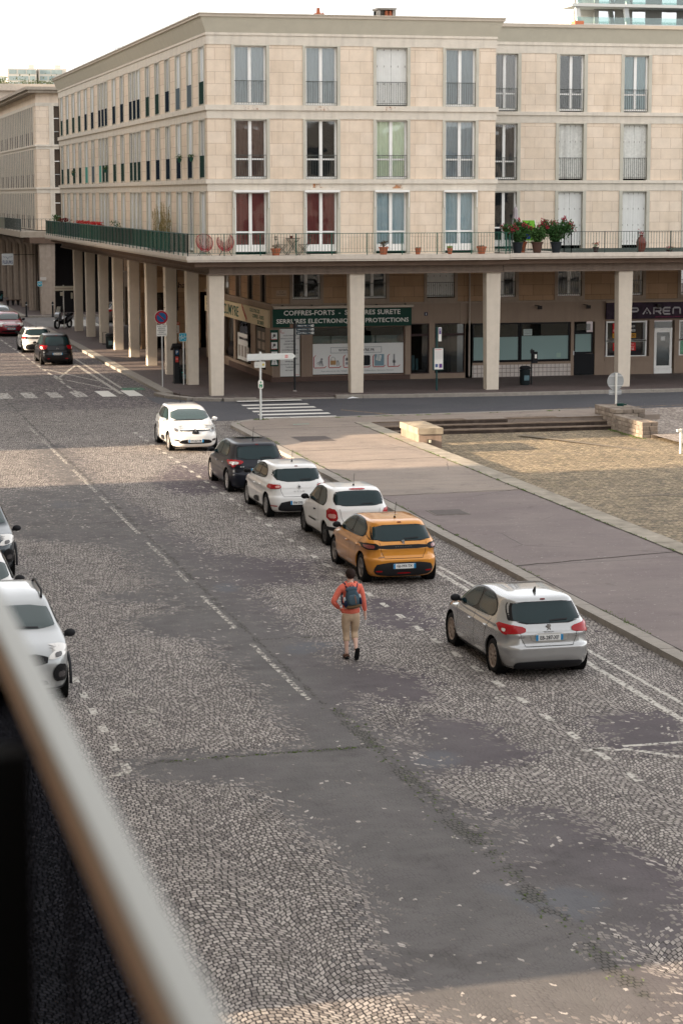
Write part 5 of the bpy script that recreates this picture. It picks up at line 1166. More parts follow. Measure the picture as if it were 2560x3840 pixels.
# pay parking sign
t_ = thing('pay_parking_sign', 'orange and white paid parking sign on a thin pole', 'traffic sign', (17.9,106.6,.1)); y = 106.6; k = y/112
cx = (18.53+19.12)/2*k; cz = 8.72-(8.72-1.98)*k; h_ = .6*k/2; w_ = .59*k/2
post(t_, cx+.02, y+.05, .1, cz, .03, BLACKM); plate(t_, cx-w_, cx+w_, cz-h_, cz+h_, y, SORG); plate(t_, cx-w_+.02, cx+w_-.02, cz-h_+.02, cz+h_-.16, y-.004, SW, name='white_field'); plate(t_, cx-w_+.04, cx-w_+.14, cz+h_-.14, cz+h_-.03, y-.005, SBLUE, r=.01, name='blue_square')
text('P', 'lettering', SW, t_, (cx-w_+.09, y-.01, cz+h_-.085), .08); text('PAYANT', 'lettering', SW, t_, (cx+.07, y-.008, cz+h_-.08), .09, .36, bold=.01)
text('9H00 - 12H00', 'lettering', TEXTB, t_, (cx, y-.008, cz+.08), .035, .25); text('14H00 - 19H00', 'lettering', TEXTB, t_, (cx, y-.008, cz+.02), .035, .28); plate(t_, cx-w_+.06, cx-w_+.17, cz-h_+.06, cz-h_+.17, y-.008, SORG, r=.005, name='card_symbol'); disc(t_, cx+.14, cz-h_+.11, y-.008, .025, TEXTB, name='dot')
# cycle sign
t_ = thing('cycle_sign', 'square turquoise cycle route sign on a grey pole in front of the corner column', 'traffic sign', (17.2,99.3,.1)); y = 99.3; k = y/100.5
x0, x1, z0, z1 = 17.12*k-.0, 17.48*k, 8.72-(8.72-2.03)*k, 8.72-(8.72-2.42)*k
post(t_, (x0+x1)/2+.02, y+.04, .1, z0+.1, .03); plate(t_, x0, x1, z0, z1, y, SW, r=.05); plate(t_, x0+.015, x1-.015, z0+.015, z1-.015, y-.004, SCY, r=.04, name='blue_field')
def bike(t_, cx, cz, y, s_, m=SW):
    b = MB()
    for q in (-.33, .33):
        ring = [(cx+(q+.22*math.cos(a))*s_, y-.008, cz+(-.12+.22*math.sin(a))*s_) for a in np.linspace(0, 2*PI, 15)]; b.tube(ring, .018*s_, 4)
    P_ = lambda a, c: (cx+a*s_, y-.008, cz+c*s_)
    for l in ([(-.33,-.12),(-.15,.2),(.2,.2),(0,-.12),(-.33,-.12)],[(.2,.24),(.33,-.12)],[(.12,.34),(.25,.34),(.2,.24)],[(-.18,.28),(-.15,.2),(0,-.12)],[(-.26,.30),(-.1,.30)]): b.tube([P_(*q) for q in l], .02*s_, 4)
    return b.build('bicycle_symbol', m, t_)
bike(t_, (x0+x1)/2, (z0+z1)/2, y, .36)
# parking meter
t_ = thing('parking_meter', 'black parking meter with blue P and red sticker beside the colonnade', 'parking meter', (17.0,100.3,.1))
MB().prismx([(100.1,.1),(100.5,.1),(100.5,1.55),(100.45,1.82),(100.12,1.95)], 16.82, 17.06).build('body', BLACKM, t_, bevel=.01)
MB().prismx([(100.0,1.83),(100.62,1.62),(100.62,1.68),(100.0,1.98)], 16.72, 17.16).build('solar_hood', PLASTIC, t_, bevel=.01)
MB().box(16.79,17.1,100.05,100.55,.08,.16).build('base', PLASTIC, t_)
plate(t_, 16.87, 17.02, 1.45, 1.66, 100.095, SBLUE, .004, .02, 'blue_sign'); text('P', 'lettering', SW, t_, (16.945,100.09,1.56), .14, .08, bold=.01)
plate(t_, 16.87, 17.01, 1.10, 1.36, 100.095, mat('sticker_red', (.5,.06,.05), .5), .004, .01, 'sticker'); MB().box(16.885,16.995,100.088,100.093,1.24,1.26).build('sticker_bar', SW, t_)
# bins
def bin_(x, y, lab, eyes=False, z=.115):
    t_ = thing('litter_bin', lab, 'litter bin', (x,y,z), group='round dark street bins')
    b = MB(); b.lathe([(.20,.0),(.22,.06),(.24,.10),(.245,.62),(.26,.64),(.26,.70),(.22,.71)], (x,y,z), 22); b.build('body', mat('bin_dark', (.018,.024,.026), .45), t_, smooth=40)
    b = MB(); b.lathe([(.23,.73),(.27,.74),(.27,.78),(.20,.86),(.05,.88)], (x,y,z), 22); [b.box(x+.2*math.cos(a)-.015,x+.2*math.cos(a)+.015,y+.2*math.sin(a)-.015,y+.2*math.sin(a)+.015,z+.7,z+.75) for a in (0,1.57,3.14,4.71)]; b.build('lid', PLASTIC, t_, smooth=40)
    MB().box(x-.12,x+.12,y-.262,y-.24,z+.22,z+.45).build('label_plate', mat('bin_label', (.10,.16,.18), .5), t_)
    if eyes:
        for q in (-.11,.11): disc(t_, x+q, z+.52, y-.265, .035, mat('turquoise_spot', (.03,.55,.48), .4), .01, 'turquoise_dot')
        text('Ne me jetez pas', 'lettering', mat('teal_letter', (.05,.35,.35)), t_, (x,y-.27,z+.38), .05, .3); text('au sol', 'lettering', _m['teal_letter'], t_, (x,y-.27,z+.31), .05, .2)
    return t_
bin_(17.28, 100.15, 'black round bin with two turquoise dots beside the parking meter', True)
bin_(32.22, 95.3, 'dark round bin beside the ticket post in front of the frosted shop window')
t_ = bin_(17.2, 124.3, 'black bin with square wire frames under the arcade near the dark hatchback')
b = MB()
for q in (-.42, .30): b.tube([(17.2+q,124.2,.35),(17.2+q,124.2,1.05),(17.2+q+.22,124.2,1.05)],.018,5); b.tube([(17.2+q,124.2,.35),(17.2+q+.22,124.2,.35)],.018,5)
b.build('wire_frame', BLACKM, t_)
bin_(16.3, 183, 'black bin with turquoise dots far up the street at the left edge', True)
# ticket post next to the bin
t_ = thing('ticket_post', 'slim dark post with small white card box beside the round bin', 'post', (32.62,95.4,.1)); post(t_, 32.57,95.4,.1,1.75,.03,BLACKM); MB().box(32.5,32.66,95.3,95.42,1.55,1.7).build('top_box', PLASTIC, t_); MB().box(32.6,32.82,95.3,95.42,1.10,1.62).build('card_box', PLASTIC, t_); plate(t_, 32.68,32.78,1.32,1.5,95.29,SW,.005,.01,'white_card')
# black pole with direction panels
t_ = thing('direction_post', 'tall black post with three dark wayfinding panels in front of the green shop', 'signpost', (21.35,94.7,.1)); k = 94.7/95.03
post(t_, 21.29, 94.7, .1, 3.25, .045, BLACKM); MB().lathe([(.09,0),(.09,.03),(.05,.06)],(21.29,94.7,.115),14).build('base', mat('pale_base', (.3,.27,.25)), t_)
PN = mat('slate_panel', (.035,.05,.06), .4)
for i, (z, s_) in enumerate([(3.02,'Hôtel de Ville'),(2.86,'Quartier Saint-François'),(2.70,'Musée Malraux')]):
    o = MB().box(21.36, 22.18, 94.66, 94.69, z-.07, z+.07).build('panel', PN, t_); text(s_, 'lettering', TEXTW, t_, (21.42,94.655,z), .045, .42, align='LEFT')
    text('10 min', 'lettering', TEXTW, t_, (21.96,94.655,z+.01), .03, .1); disc(t_, 22.11, z, 94.65, .048, SW, .006, 'arrow_disc'); MB().prismy([(22.08,z-.012),(22.11,z-.012),(22.11,z-.03),(22.145,z),(22.11,z+.03),(22.11,z+.012),(22.08,z+.012)],94.645,94.65).build('arrow', PN, t_)
    b = MB(); b.prismy([(22.02,z-.045),(22.035,z-.045),(22.045,z),(22.055,z-.045),(22.065,z-.045),(22.055,z+.02),(22.035,z+.02)],94.652,94.658); b.lathe([(.01,0),(.01,.004)],(22.045,94.652,z+.035),8,'y'); b.build('walker_symbol', SW, t_)
MB().box(21.1,21.5,94.74,94.78,2.93,3.10).build('brown_panel', mat('brown_panel', (.12,.07,.05), .5), t_); MB().box(21.3,21.55,94.8,94.84,2.95,3.08).build('brown_panel', _m['brown_panel'], t_)
# bus stop
t_ = thing('bus_stop', 'green bus stop pole with white timetable board on the pavement', 'bus stop', (27.5,93.5,.1)); k = 93.5/94
BSG = mat('bus_stop_green', (.02,.06,.06), .4)
post(t_, 27.5,93.55,.1,2.93,.04,BSG); plate(t_, 27.56,27.70,2.30,2.92,93.5,SW,.03,.02,'flag'); plate(t_, 27.58,27.68,2.62,2.88,93.49,mat('violet_print',(.12,.08,.2)),.008,.01,'line_mark'); text('C','lettering',SW,t_,(27.63,93.484,2.8),.06)
MB().box(27.30,27.78,93.46,93.52,1.02,2.02).build('frame', BSG, t_); MB().box(27.36,27.76,93.445,93.46,1.06,1.99).build('timetable', SW, t_)
for i in range(9): MB().box(27.38,27.74,93.438,93.444,1.52+i*.042,1.53+i*.042).build('timetable_line', mat('pale_print', (.42,.38,.40)), t_)
MB().box(27.38,27.7,93.438,93.444,1.92,1.95).build('title_bar', mat('pink_bar', (.45,.12,.15)), t_); MB().box(27.40,27.52,93.438,93.444,1.16,1.30).build('logo_block', mat('blue_bar', (.08,.12,.25)), t_); MB().box(27.58,27.72,93.438,93.444,1.13,1.31).build('logo_block', mat('purple_bar', (.12,.05,.2)), t_)
# white arrow signpost on the island
t_ = thing('arrow_signpost', 'white arrow shaped direction board on a white pole at the island corner', 'signpost', (17.27,82.9,.1)); y = 82.85
SWG = mat('aged_white_sign', (.56,.58,.56), .4, var=.08)
post(t_, 17.27, y, .1, 2.75, .045, SWG); MB().prismy([(16.75,2.42),(18.52,2.45),(18.66,2.57),(18.52,2.69),(16.78,2.68),(16.73,2.64),(16.73,2.46)], y-.10, y-.05).build('arrow_board', SWG, t_)
MB().box(16.78,18.5,y-.104,y-.1,2.455,2.465).build('border_line', mat('grey_line', (.38,.4,.4)), t_)
b = MB(); b.box(18.22,18.33,y-.106,y-.1,2.51,2.53); b.box(18.22,18.33,y-.106,y-.1,2.60,2.62); b.box(18.31,18.33,y-.106,y-.1,2.53,2.6); b.box(18.22,18.28,y-.106,y-.1,2.555,2.575); b.build('red_mark', mat('mark_red', (.6,.05,.05)), t_); b = MB(); b.lathe([(.05,0),(.05,.01)],(17.27,y-.12,2.66),12,'y'); b.build('clamp', SWG, t_)
plate(t_, 17.02,17.46,2.14,2.38,y-.06,mat('cream_plate',(.5,.5,.46)),.01,.05,'small_plate'); plate(t_, 17.34,17.41,2.22,2.30,y-.066,mat('yellow_mark',(.45,.38,.05)),.005,.01,'yellow_mark'); MB().box(17.08,17.16,y-.066,y-.06,2.22,2.25).build('grey_mark', _m['grey_line'], t_)
plate(t_, 17.17,17.37,1.33,1.66,y-.06,SW,.01,.06,'pilgrim_plate'); b = MB(); b.box(17.21,17.25,y-.066,y-.06,1.37,1.50); b.box(17.29,17.33,y-.066,y-.06,1.37,1.50); b.prismy([(17.22,1.50),(17.32,1.37),(17.33,1.42),(17.24,1.52)],y-.068,y-.06); b.prismy([(17.23,1.56),(17.27,1.62),(17.31,1.56),(17.28,1.56),(17.28,1.53),(17.26,1.53),(17.26,1.56)],y-.066,y-.06); b.build('green_figure', mat('green_print', (.02,.2,.1)), t_)
# back of a round sign on the stone wall
t_ = thing('traffic_sign', 'grey back of a round traffic sign on a pole by the stone wall', 'traffic sign', (32.5,84.3,.2)); k = 84.3/85.3; cx, cz = 32.79*k, 8.72-(8.72-1.08)*k
DG = mat('sign_back_grey', (.30,.31,.31), .5, var=.08)
post(t_, cx, 84.22, -.3, cz+.34, .045, mat('pale_pole', (.58,.57,.52), .5)); disc(t_, cx, cz, 84.3, .36, DG, .01, 'sign_back'); plate(t_, cx-.29, cx+.27, cz-.55, cz-.34, 84.3, DG, .01, .04, 'small_plate')
b = MB(); b.box(cx-.3,cx+.3,84.28,84.30,cz+.2,cz+.23); b.box(cx-.3,cx+.3,84.28,84.30,cz-.2,cz-.17); b.box(cx-.25,cx+.25,84.28,84.3,cz-.46,cz-.43); b.build('rail', GALV, t_)
# stone block pedestal at the top of the steps
t_ = thing('stone_pedestal', 'low weathered stone block with capstone beside the steps', 'pedestal', (21.5,74.9,.1))
WST = mat('weathered_stone', (.22,.165,.13), .9, var=.25, scale=2.2, bump=.3, streak=.55)
def gzs(px, py, z):
    d = fwd+(px-1280)/f_*r2-(py-1920)/f_*u2; t = (z-H_)/d.z; return (round(d.x*t,2), round(d.y*t,2))
fl_, bl_, fr_, br_ = (21.0,73.72), (21.0,76.1), (21.88,73.62), (21.92,76.1)
def inset(q, e): c = [sum(p[0] for p in q)/4, sum(p[1] for p in q)/4]; return [(p[0]+(c[0]-p[0])*e/abs(c[0]-p[0]), p[1]+(c[1]-p[1])*e/abs(c[1]-p[1])) for p in q]
foot = [fl_, fr_, br_, bl_]
MB().prism(inset(foot,.03), -.5, .40).build('base', WST, t_, bevel=.012)
b = MB(); c_ = (21.45, 74.9, .665); top = inset(foot,-.01); b.add([(*p,.40) for p in top]+[(*p,.615) for p in top]+[c_], [(3,2,1,0),(0,1,5,4),(1,2,6,5),(2,3,7,6),(3,0,4,7),(4,5,8),(5,6,8),(6,7,8),(7,4,8)]); b.build('capstone', mat('capstone_stone', (.25,.215,.165), .9, var=.3, scale=2, bump=.3, streak=.6), t_)
MB().box(21.30,21.46,73.60,73.70,.10,.22).build('light_recess', mat('recess_dark', (.06,.05,.04)), t_); MB().box(21.36,21.44,73.585,73.62,.11,.21).build('light_lens', mat('lens_cream', (.75,.68,.5), .3), t_)
# low wall of rough blocks
t_ = thing('stone_wall', 'low dry wall of rough stone blocks at the right end of the steps', 'wall', (30.6,78,-.3))
WB = [mat('wall_stone_%d' % i, c, .9, var=.3, scale=5, bump=.5, bscale=25, streak=.3) for i, c in enumerate([(.20,.165,.135),(.155,.13,.11),(.25,.21,.17)])]
b = MB(); rs_ = random.Random(9)
def course(x0, x1, y0, y1, z0, z1, along='y'):
    y = y0
    while y < y1-.05:
        w_ = rs_.uniform(.26,.42); ye = min(y1, y+w_); x = x0
        while x < x1-.05:
            v = rs_.uniform(.28,.45); xe = min(x1, x+v); xe = x1 if x1-xe < .12 else xe; b.mi = rs_.randrange(3)
            j = lambda: rs_.uniform(-.012,.012)
            sh = lambda yq: (81-yq)*.17-.35
            b.box(x+.008+j()+.0, xe-.008+j(), y+.008+j(), ye-.008+j(), z0+.006, z1+j()*.5); x = xe
        y = ye
for i in range(4): course(30.5, 31.15, 76.5+.01*i, 79.6, -.34+i*.16, -.34+(i+1)*.16)
for i in range(5): course(30.6, 31.85 , 79.6, 81.9, -.34+i*.165, -.34+(i+1)*.165)
b.build('stone_blocks', WB, t_, bevel=.02)
# pale post at the right edge
t_ = thing('white_post', 'short white post with small crossbar at the right edge of the plaza', 'post', (29.95,71.3,-.25)); post(t_, 29.83,71.2,-.3,.62,.045,mat('cream_post',(.6,.58,.5),.5)); MB().box(29.68,29.83,71.15,71.25,.52,.60).build('crossbar', mat('cream_post',(.6,.58,.5)), t_)
b = MB(); b.lathe([(.14,0),(.15,.1),(.05,.12)], (31.35,81.0,.49), 10); b.box(31.47,31.6,80.95,81.05,.52,.57); tag(b.build('discarded_can', mat('dark_green_tin', (.01,.04,.035), .3)), 'small dark green pot lid lying on top of the stone wall', 'litter')
b = MB(); b.add([(22.9,91.6,.03),(23.3,91.55,.05),(23.5,91.7,.03),(23.2,91.85,.09),(23.0,91.75,.02)], [(0,1,3),(1,2,3),(2,4,3),(4,0,3)]); tag(b.build('paper_litter', mat('litter_white', (.7,.7,.7))), 'crumpled white paper lying in the gutter by the kerb', 'litter')
# bollards
for x, y, lab in [(15.96,158.6,'black bollard at the kerb of the farther pavement, left one'),(17.8,158.2,'black bollard at the farther pavement, right one beside the motorbike')]:
    t_ = thing('bollard', lab, 'bollard', (x,y,.1), group='black bollards at the far corner'); MB().lathe([(.09,0),(.09,.1),(.065,.12),(.06,.95),(.075,.97),(.07,1.05),(.02,1.1)], (x,y,.11), 14).build('shaft', BLACKM, t_, smooth=40); MB().lathe([(.067,.85),(.067,.91)],(x,y,.11),14).build('band', GALV, t_)
t_ = thing('bench', 'small dark slatted bench standing on the far pavement', 'bench', (16.6,176,.1)); b = MB(); [b.box(16.0,17.3,175.7+i*.14,175.8+i*.14,.52,.56) for i in range(4)]; b.build('seat', mat('bench_wood', (.12,.07,.05)), t_); [MB().prismy([(x-.05,.1),(x+.05,.1),(x+.12,.52),(x-.12,.52)],175.75,176.2).build('leg', BLACKM, t_) for x in (16.25,16.65,17.05)]
# signs up the street
t_ = thing('florist_sign', 'square pale hanging florist sign with dark blue capitals up the street', 'sign', (15.3,165,3.6)); SP = mat('pale_sign', (.50,.52,.52), .5); MB().box(14.87,15.72,164.95,165.02,3.64,4.48).build('panel', SP, t_); text('FLEURS','lettering',mat('navy_letter',(.02,.04,.12)),t_,(15.3,164.94,3.86),.24,.74,bold=.01)
b = MB(); [b.tube([(15.3+s_*.02,164.94,4.15),(15.3+s_*.12,164.94,4.25),(15.3+s_*.25,164.94,4.22),(15.3+s_*.34,164.94,4.28)],.012,4) for s_ in (-1,1)]; b.lathe([(.03,0),(.03,.01)],(15.3,164.93,4.1),8,'y'); b.build('flourish', _m['navy_letter'], t_); MB().box(15.72,17.3,164.96,165.0,4.38,4.42).build('bracket', BLACKM, t_)
t_ = thing('traffic_sign', 'partly visible round red and blue sign at the left edge of the street', 'traffic sign', (14.0,163,0)); post(t_, 13.75,160.1,0,3.5,.035); disc(t_, 13.78,3.03,160,.30,SRED,name='red_ring'); disc(t_,13.78,3.03,159.99,.2,SBLUE,name='blue_disc')
t_ = thing('cycle_sign', 'small turquoise cycle sign fixed low on the big far corner column', 'traffic sign', (17.6,161.4,2.2)); k = 161.35/165; 
x0,x1,z0,z1 = 17.46*k, 17.82*k, 8.72-(8.72-2.03)*k, 8.72-(8.72-2.41)*k; plate(t_, x0,x1,z0,z1,161.30,SW,.02,.03); plate(t_,x0+.015,x1-.015,z0+.015,z1-.015,161.29,SCY,.02,.03,'blue_field'); bike(t_, (x0+x1)/2,(z0+z1)/2,161.29,.34)
t_ = thing('wall_plaque', 'small pale plaque on the big far corner column', 'sign', (17.8,161.4,2.5)); k = 161.35/165; plate(t_, 17.67*k,18.13*k,8.72-(8.72-2.47)*k,8.72-(8.72-2.72)*k,161.32,mat('pale_plaque',(.5,.46,.42)),.02,.02)
t_ = thing('arrow_signpost', 'cream direction board on a pole among the far colonnade', 'signpost', (17.0,144.3,.1)); y = 144.2; k = y/145; CB = mat('cream_board', (.55,.50,.40), .5)
post(t_, 16.95,y,.1,2.95,.045,mat('pale_pole',(.5,.5,.48))); MB().box(16.37,17.6,y-.08,y-.04,2.58,2.88).build('board', CB, t_); MB().box(16.4,17.58,y-.085,y-.08,2.70,2.74).build('board_line', mat('brown_line',(.3,.25,.2)), t_); plate(t_, 16.72,16.95,2.25,2.50,y-.06,CB,.01,.03,'small_plate'); plate(t_,17.55,17.68,2.0,2.4,y+1,CB,.01,.03,'small_plate')
# leak-stained strip on second column with wires
b = MB(); [b.tube([(17.2,105.35,z),(18.0,105.35,z),(18.05,105.7,z+.03)],.012,5) for z in (3.35,4.35)]; b.tube([(17.9,105.6,5.3),(17.95,105.6,3.2)],.03,5); tag(b.build('cable', BLACKM), 'dark cables strapped round the second column of the street colonnade', 'cable')
# ------------------------------------------------------------------ balcony things
def pot(x, y, lab, r=.16, h=.26, plant=None, m=TERRA, z=6.175, name='flower_pot', group=None, ph=.2, pr=.16, n=120, flower=None, lm=None):
    t_ = thing(name, lab, 'plant pot', (x,y,z), group=group)
    b = MB(); b.lathe([(r*.68,0),(r*.72,.01),(r*.95,h*.8),(r*1.08,h*.8),(r*1.1,h),(r*.98,h),(r*.9,h*.92)], (x,y,z), 20); b.build('pot', m, t_, smooth=35)
    if plant:
        b = MB(); f = MB(); q = random.Random(int(x*100))
        for i in range(n):
            a = q.random()*2*PI; rr = pr*math.sqrt(q.random()); hh = ph*q.random()**.6; px, py, pz = x+rr*math.cos(a), y+rr*math.sin(a), z+h*.9+hh
            s_ = q.uniform(.03,.07)*(1 if plant != 'spiky' else 1.6); d = Vector((q.gauss(0,1),q.gauss(0,1),q.gauss(.6,.8))).normalized()*s_; e = Vector((q.gauss(0,1),q.gauss(0,1),q.gauss(0,1))).normalized()*s_*.35
            tgt = f if flower and q.random() < .45 and hh > ph*.45 else b
            tgt.add([(px,py,pz),(px+e.x+d.x/2,py+e.y+d.y/2,pz+e.z+d.z/2),(px+d.x,py+d.y,pz+d.z),(px-e.x+d.x/2,py-e.y+d.y/2,pz-e.z+d.z/2)], [(0,1,2,3)])
        for i in range(6): a = i*1.05; b.tube([(x,y,z+h*.8),(x+pr*.5*math.cos(a),y+pr*.5*math.sin(a),z+h+ph*.6)],.006,4)
        b.build('foliage', lm or LEAF, t_)
        if flower: f.build('flowers', flower, t_)
    return t_
DRY = mat('dry_twigs', (.13,.09,.06), .8, var=.4); RFL = mat('red_flowers', (.55,.03,.03), .6, var=.2); PFL = mat('pink_flowers', (.50,.08,.16), .6, var=.3); YG = mat('lime_leaf', (.22,.30,.04), .6, var=.3)
pot(20.02,92.62,'terracotta pot with dry plant beside the bistro table',.21,.30,'dry',lm=DRY,ph=.18)
pot(24.8,92.62,'tall terracotta pot with dry twigs between second and third window',.20,.33,'spiky',lm=DRY,ph=.25)
pot(26.35,92.62,'small terracotta pot left of the lime green plant',.13,.26,'dry',lm=DRY,ph=.06,n=40)
pot(27.8,92.62,'small terracotta pot with lime green plant',.12,.26,'leaf',lm=YG,ph=.09,pr=.13)
pot(29.25,92.62,'terracotta pot with trailing brown plant at the right end of the balcony',.21,.32,'leaf',lm=DRY,ph=.05,pr=.2,n=60)
pot(34.68,92.95,'dark pot of bright red geraniums on the wing terrace',.13,.25,'leaf',flower=RFL,m=mat('dark_pot',(.05,.03,.03),.5),ph=.22,pr=.16)
pot(38.2,92.95,'low pot with pink flowers at the right end of the terrace',.16,.12,'leaf',flower=PFL,m=_m['dark_pot'],ph=.13,pr=.2)
t_ = thing('garden_urn', 'big dark red glazed urn with small red plant on the terrace', 'urn', (36.85,92.95,6.2)); MB().lathe([(.12,0),(.14,.02),(.22,.25),(.235,.42),(.20,.56),(.10,.66),(.09,.72),(.12,.76),(.10,.77)],(36.85,92.95,6.2),26).build('urn', mat('glazed_clay',(.13,.035,.025),.25,coat=.5,var=.3,scale=6),t_,smooth=50)
b = MB(); q = random.Random(2)
for i in range(50): s_=.05; px,py,pz = 36.85+q.gauss(0,.05),92.95+q.gauss(0,.05),6.97+abs(q.gauss(0,.07)); b.add([(px,py,pz),(px+q.gauss(0,s_),py+q.gauss(0,s_),pz+s_),(px+q.gauss(0,s_),py,pz+s_*.4)],[(0,1,2)])
b.build('plant', mat('reddish_leaf',(.25,.05,.05),.6,var=.5), t_)
def oleander(x, y, h, wd, lab, seed, fl=True, potm=None, n=2400):
    t_ = thing('oleander', lab, 'potted shrub', (x,y,6.19)); q = random.Random(seed); z = 6.19
    b = MB(); b.lathe([(.16,0),(.17,.02),(.24,.42),(.265,.42),(.27,.48),(.24,.48)],(x,y,z),22); b.build('pot', potm or mat('black_bucket',(.02,.025,.03),.4), t_, smooth=35)
    st = MB(); lf = MB(); f = MB(); tips = []
    for i in range(34):
        a = q.random()*2*PI; r = wd*math.sqrt(q.random()); hh = h*q.uniform(.6,1)*(1-.25*(r/wd)**2); p = [(x,y,z+.4),(x+r*.35*math.cos(a),y+r*.35*math.sin(a)*.6,z+.4+hh*.5),(x+r*math.cos(a),y+r*math.sin(a)*.6,z+.4+hh)]
        st.tube(p,[.012,.008,.004],4); tips.append(p)
    for i in range(n):
        p = q.choice(tips); tt = q.random()**.6; c0 = Vector(p[1])*(1-tt)+Vector(p[2])*tt if q.random() < .75 else Vector(p[0])*(1-tt)+Vector(p[1])*tt
        c0 += Vector((q.gauss(0,.05),q.gauss(0,.04),q.gauss(0,.05))); d = Vector((q.gauss(0,.8),q.gauss(0,.8),q.gauss(.3,.7))).normalized()*q.uniform(.09,.17); e = d.cross(Vector((q.gauss(0,1),q.gauss(0,1),q.gauss(0,1)))).normalized()*.026
        lf.add([c0,c0+d*.5+e,c0+d,c0+d*.5-e],[(0,1,2,3)])
    if fl:
        for p in [t for t in tips if q.random() < .6]:
            for j in range(q.randint(5,14)):
                c0 = Vector(p[2])+Vector((q.gauss(0,.06),q.gauss(0,.05),q.gauss(.02,.06)))
                for k in range(3): d = Vector((q.gauss(0,1),q.gauss(0,1),q.gauss(0,1))).normalized()*.045; e = d.cross(Vector((q.gauss(0,1),q.gauss(0,1),1))).normalized()*.02; f.add([c0-d,c0+e,c0+d,c0-e],[(0,1,2,3)])
        f.build('flowers', mat('crimson_flowers',(.42,.02,.07),.6,var=.3), t_)
    st.build('stem', mat('stem_green',(.08,.09,.04)), t_); lf.build('foliage', LEAFD if fl else LEAF, t_)
oleander(30.95,92.75,1.12,.74,'big crimson flowering oleander in a black bucket, left one on the terrace edge',1)
oleander(32.75,92.78,1.2,.84,'big crimson flowering oleander in a black bucket, right one on the terrace edge',2,n=3000)
oleander(31.85,92.72,.75,.5,'bushy green potted plant between the two flowering oleanders',3,fl=False,potm=mat('brown_bucket',(.08,.045,.035),.5),n=1300)
oleander(31.4,93.6,.5,.3,'small green potted plant behind the terrace rail',4,fl=False,potm=TERRA,n=800)
# closed parasol
t_ = thing('parasol', 'closed pale lilac parasol behind the oleanders', 'parasol', (31.45,94.6,6.19)); post(t_,31.45,94.6,6.19,8.35,.02,WHITE,'pole')
b = MB(); n = 14; prof=[(.10,7.15),(.13,7.3),(.11,7.7),(.08,8.0),(.10,8.04),(.02,8.22)]; vs=[]
for i,(r,z) in enumerate(prof):
    for k_ in range(n): rr=r*(1+.22*(k_%2)); vs.append((31.45+rr*math.cos(2*PI*k_/n),94.6+rr*math.sin(2*PI*k_/n),z))
b.add(vs,[(i*n+k_,i*n+(k_+1)%n,(i+1)*n+(k_+1)%n,(i+1)*n+k_) for i in range(len(prof)-1) for k_ in range(n)]); b.build('canopy', mat('lilac_cloth',(.45,.40,.42),.9),t_,smooth=60)
# green deck chair
t_ = thing('deck_chair', 'bright lime green folding deck chair behind the plants', 'chair', (32.0,94.3,6.19)); MB().prismx([(94.1,6.7),(94.14,6.7),(94.55,7.6),(94.51,7.6)],31.75,32.33).build('backrest', mat('lime_cloth',(.13,.32,.03),.8), t_); MB().box(31.75,32.33,93.6,94.12,6.62,6.66).build('seat', _m['lime_cloth'], t_)
b = MB(); [b.tube([(x,94.56,7.62),(x,94.1,6.65),(x,93.9,6.2)],.016,5) for x in (31.73,32.35)]; [b.tube([(x,94.4,6.2),(x,93.6,6.7)],.016,5) for x in (31.73,32.35)]; b.build('frame', WHITE, t_)
t_ = thing('cushion_pile', 'blue folded cloth hanging on the terrace rail', 'cloth', (31.6,93.9,6.6)); b = MB(); b.add([(31.3,93.8,7.0),(31.6,93.78,7.02),(31.95,93.82,6.98),(31.9,93.8,6.78),(31.55,93.75,6.8),(31.3,93.8,6.82)],[(0,1,4,5),(1,2,3,4)]); b.build('cloth', mat('royal_blue',(.03,.06,.3),.8), t_)
# string chairs
def string_chair(x, y, lab, rz=0):
    t_ = thing('string_chair', lab, 'chair', (x,y,6.175), rz, 'red round string chairs on the balcony', local=True)
    b = MB(); n = 40; rim = []; cen = Vector((0,-.02,.40))
    for i in range(n):
        a = 2*PI*i/n; px = .36*math.cos(a)*(1+.05*math.sin(a)); pz = .56+.36*math.sin(a); py = .10+.30*math.sin(a); rim.append(Vector((px,py,pz)))
    b.tube(rim+[rim[0]],.016,6); b.build('rim', mat('red_cord',(.30,.045,.05),.6), t_)
    b = MB(); base = [Vector((.12*math.cos(2*PI*i/n),.05+.12*math.sin(2*PI*i/n),.27)) for i in range(n)]
    for i in range(n): m_ = (rim[i]+base[i])/2+Vector((0,.03,-.06)); b.tube([rim[i],m_,base[i]],.009,3)
    b.tube(base+[base[0]],.012,5); b.build('cords', _m['red_cord'], t_)
    for sx in (-1,1):
        for sy in (-1,1): MB().tube([(.10*sx,.05+.08*sy,.28),(.27*sx,.05+.22*sy,0)],.009,5).build('leg', BLACKM, t_)
        MB().tube([(.1*sx,.1,.3),(.16*sx,.3,.72)],.009,5).build('back_stay', BLACKM, t_)
string_chair(16.98,92.85,'red round string chair nearest the balcony corner'); string_chair(17.88,92.88,'red round string chair next to the first window',-.15)
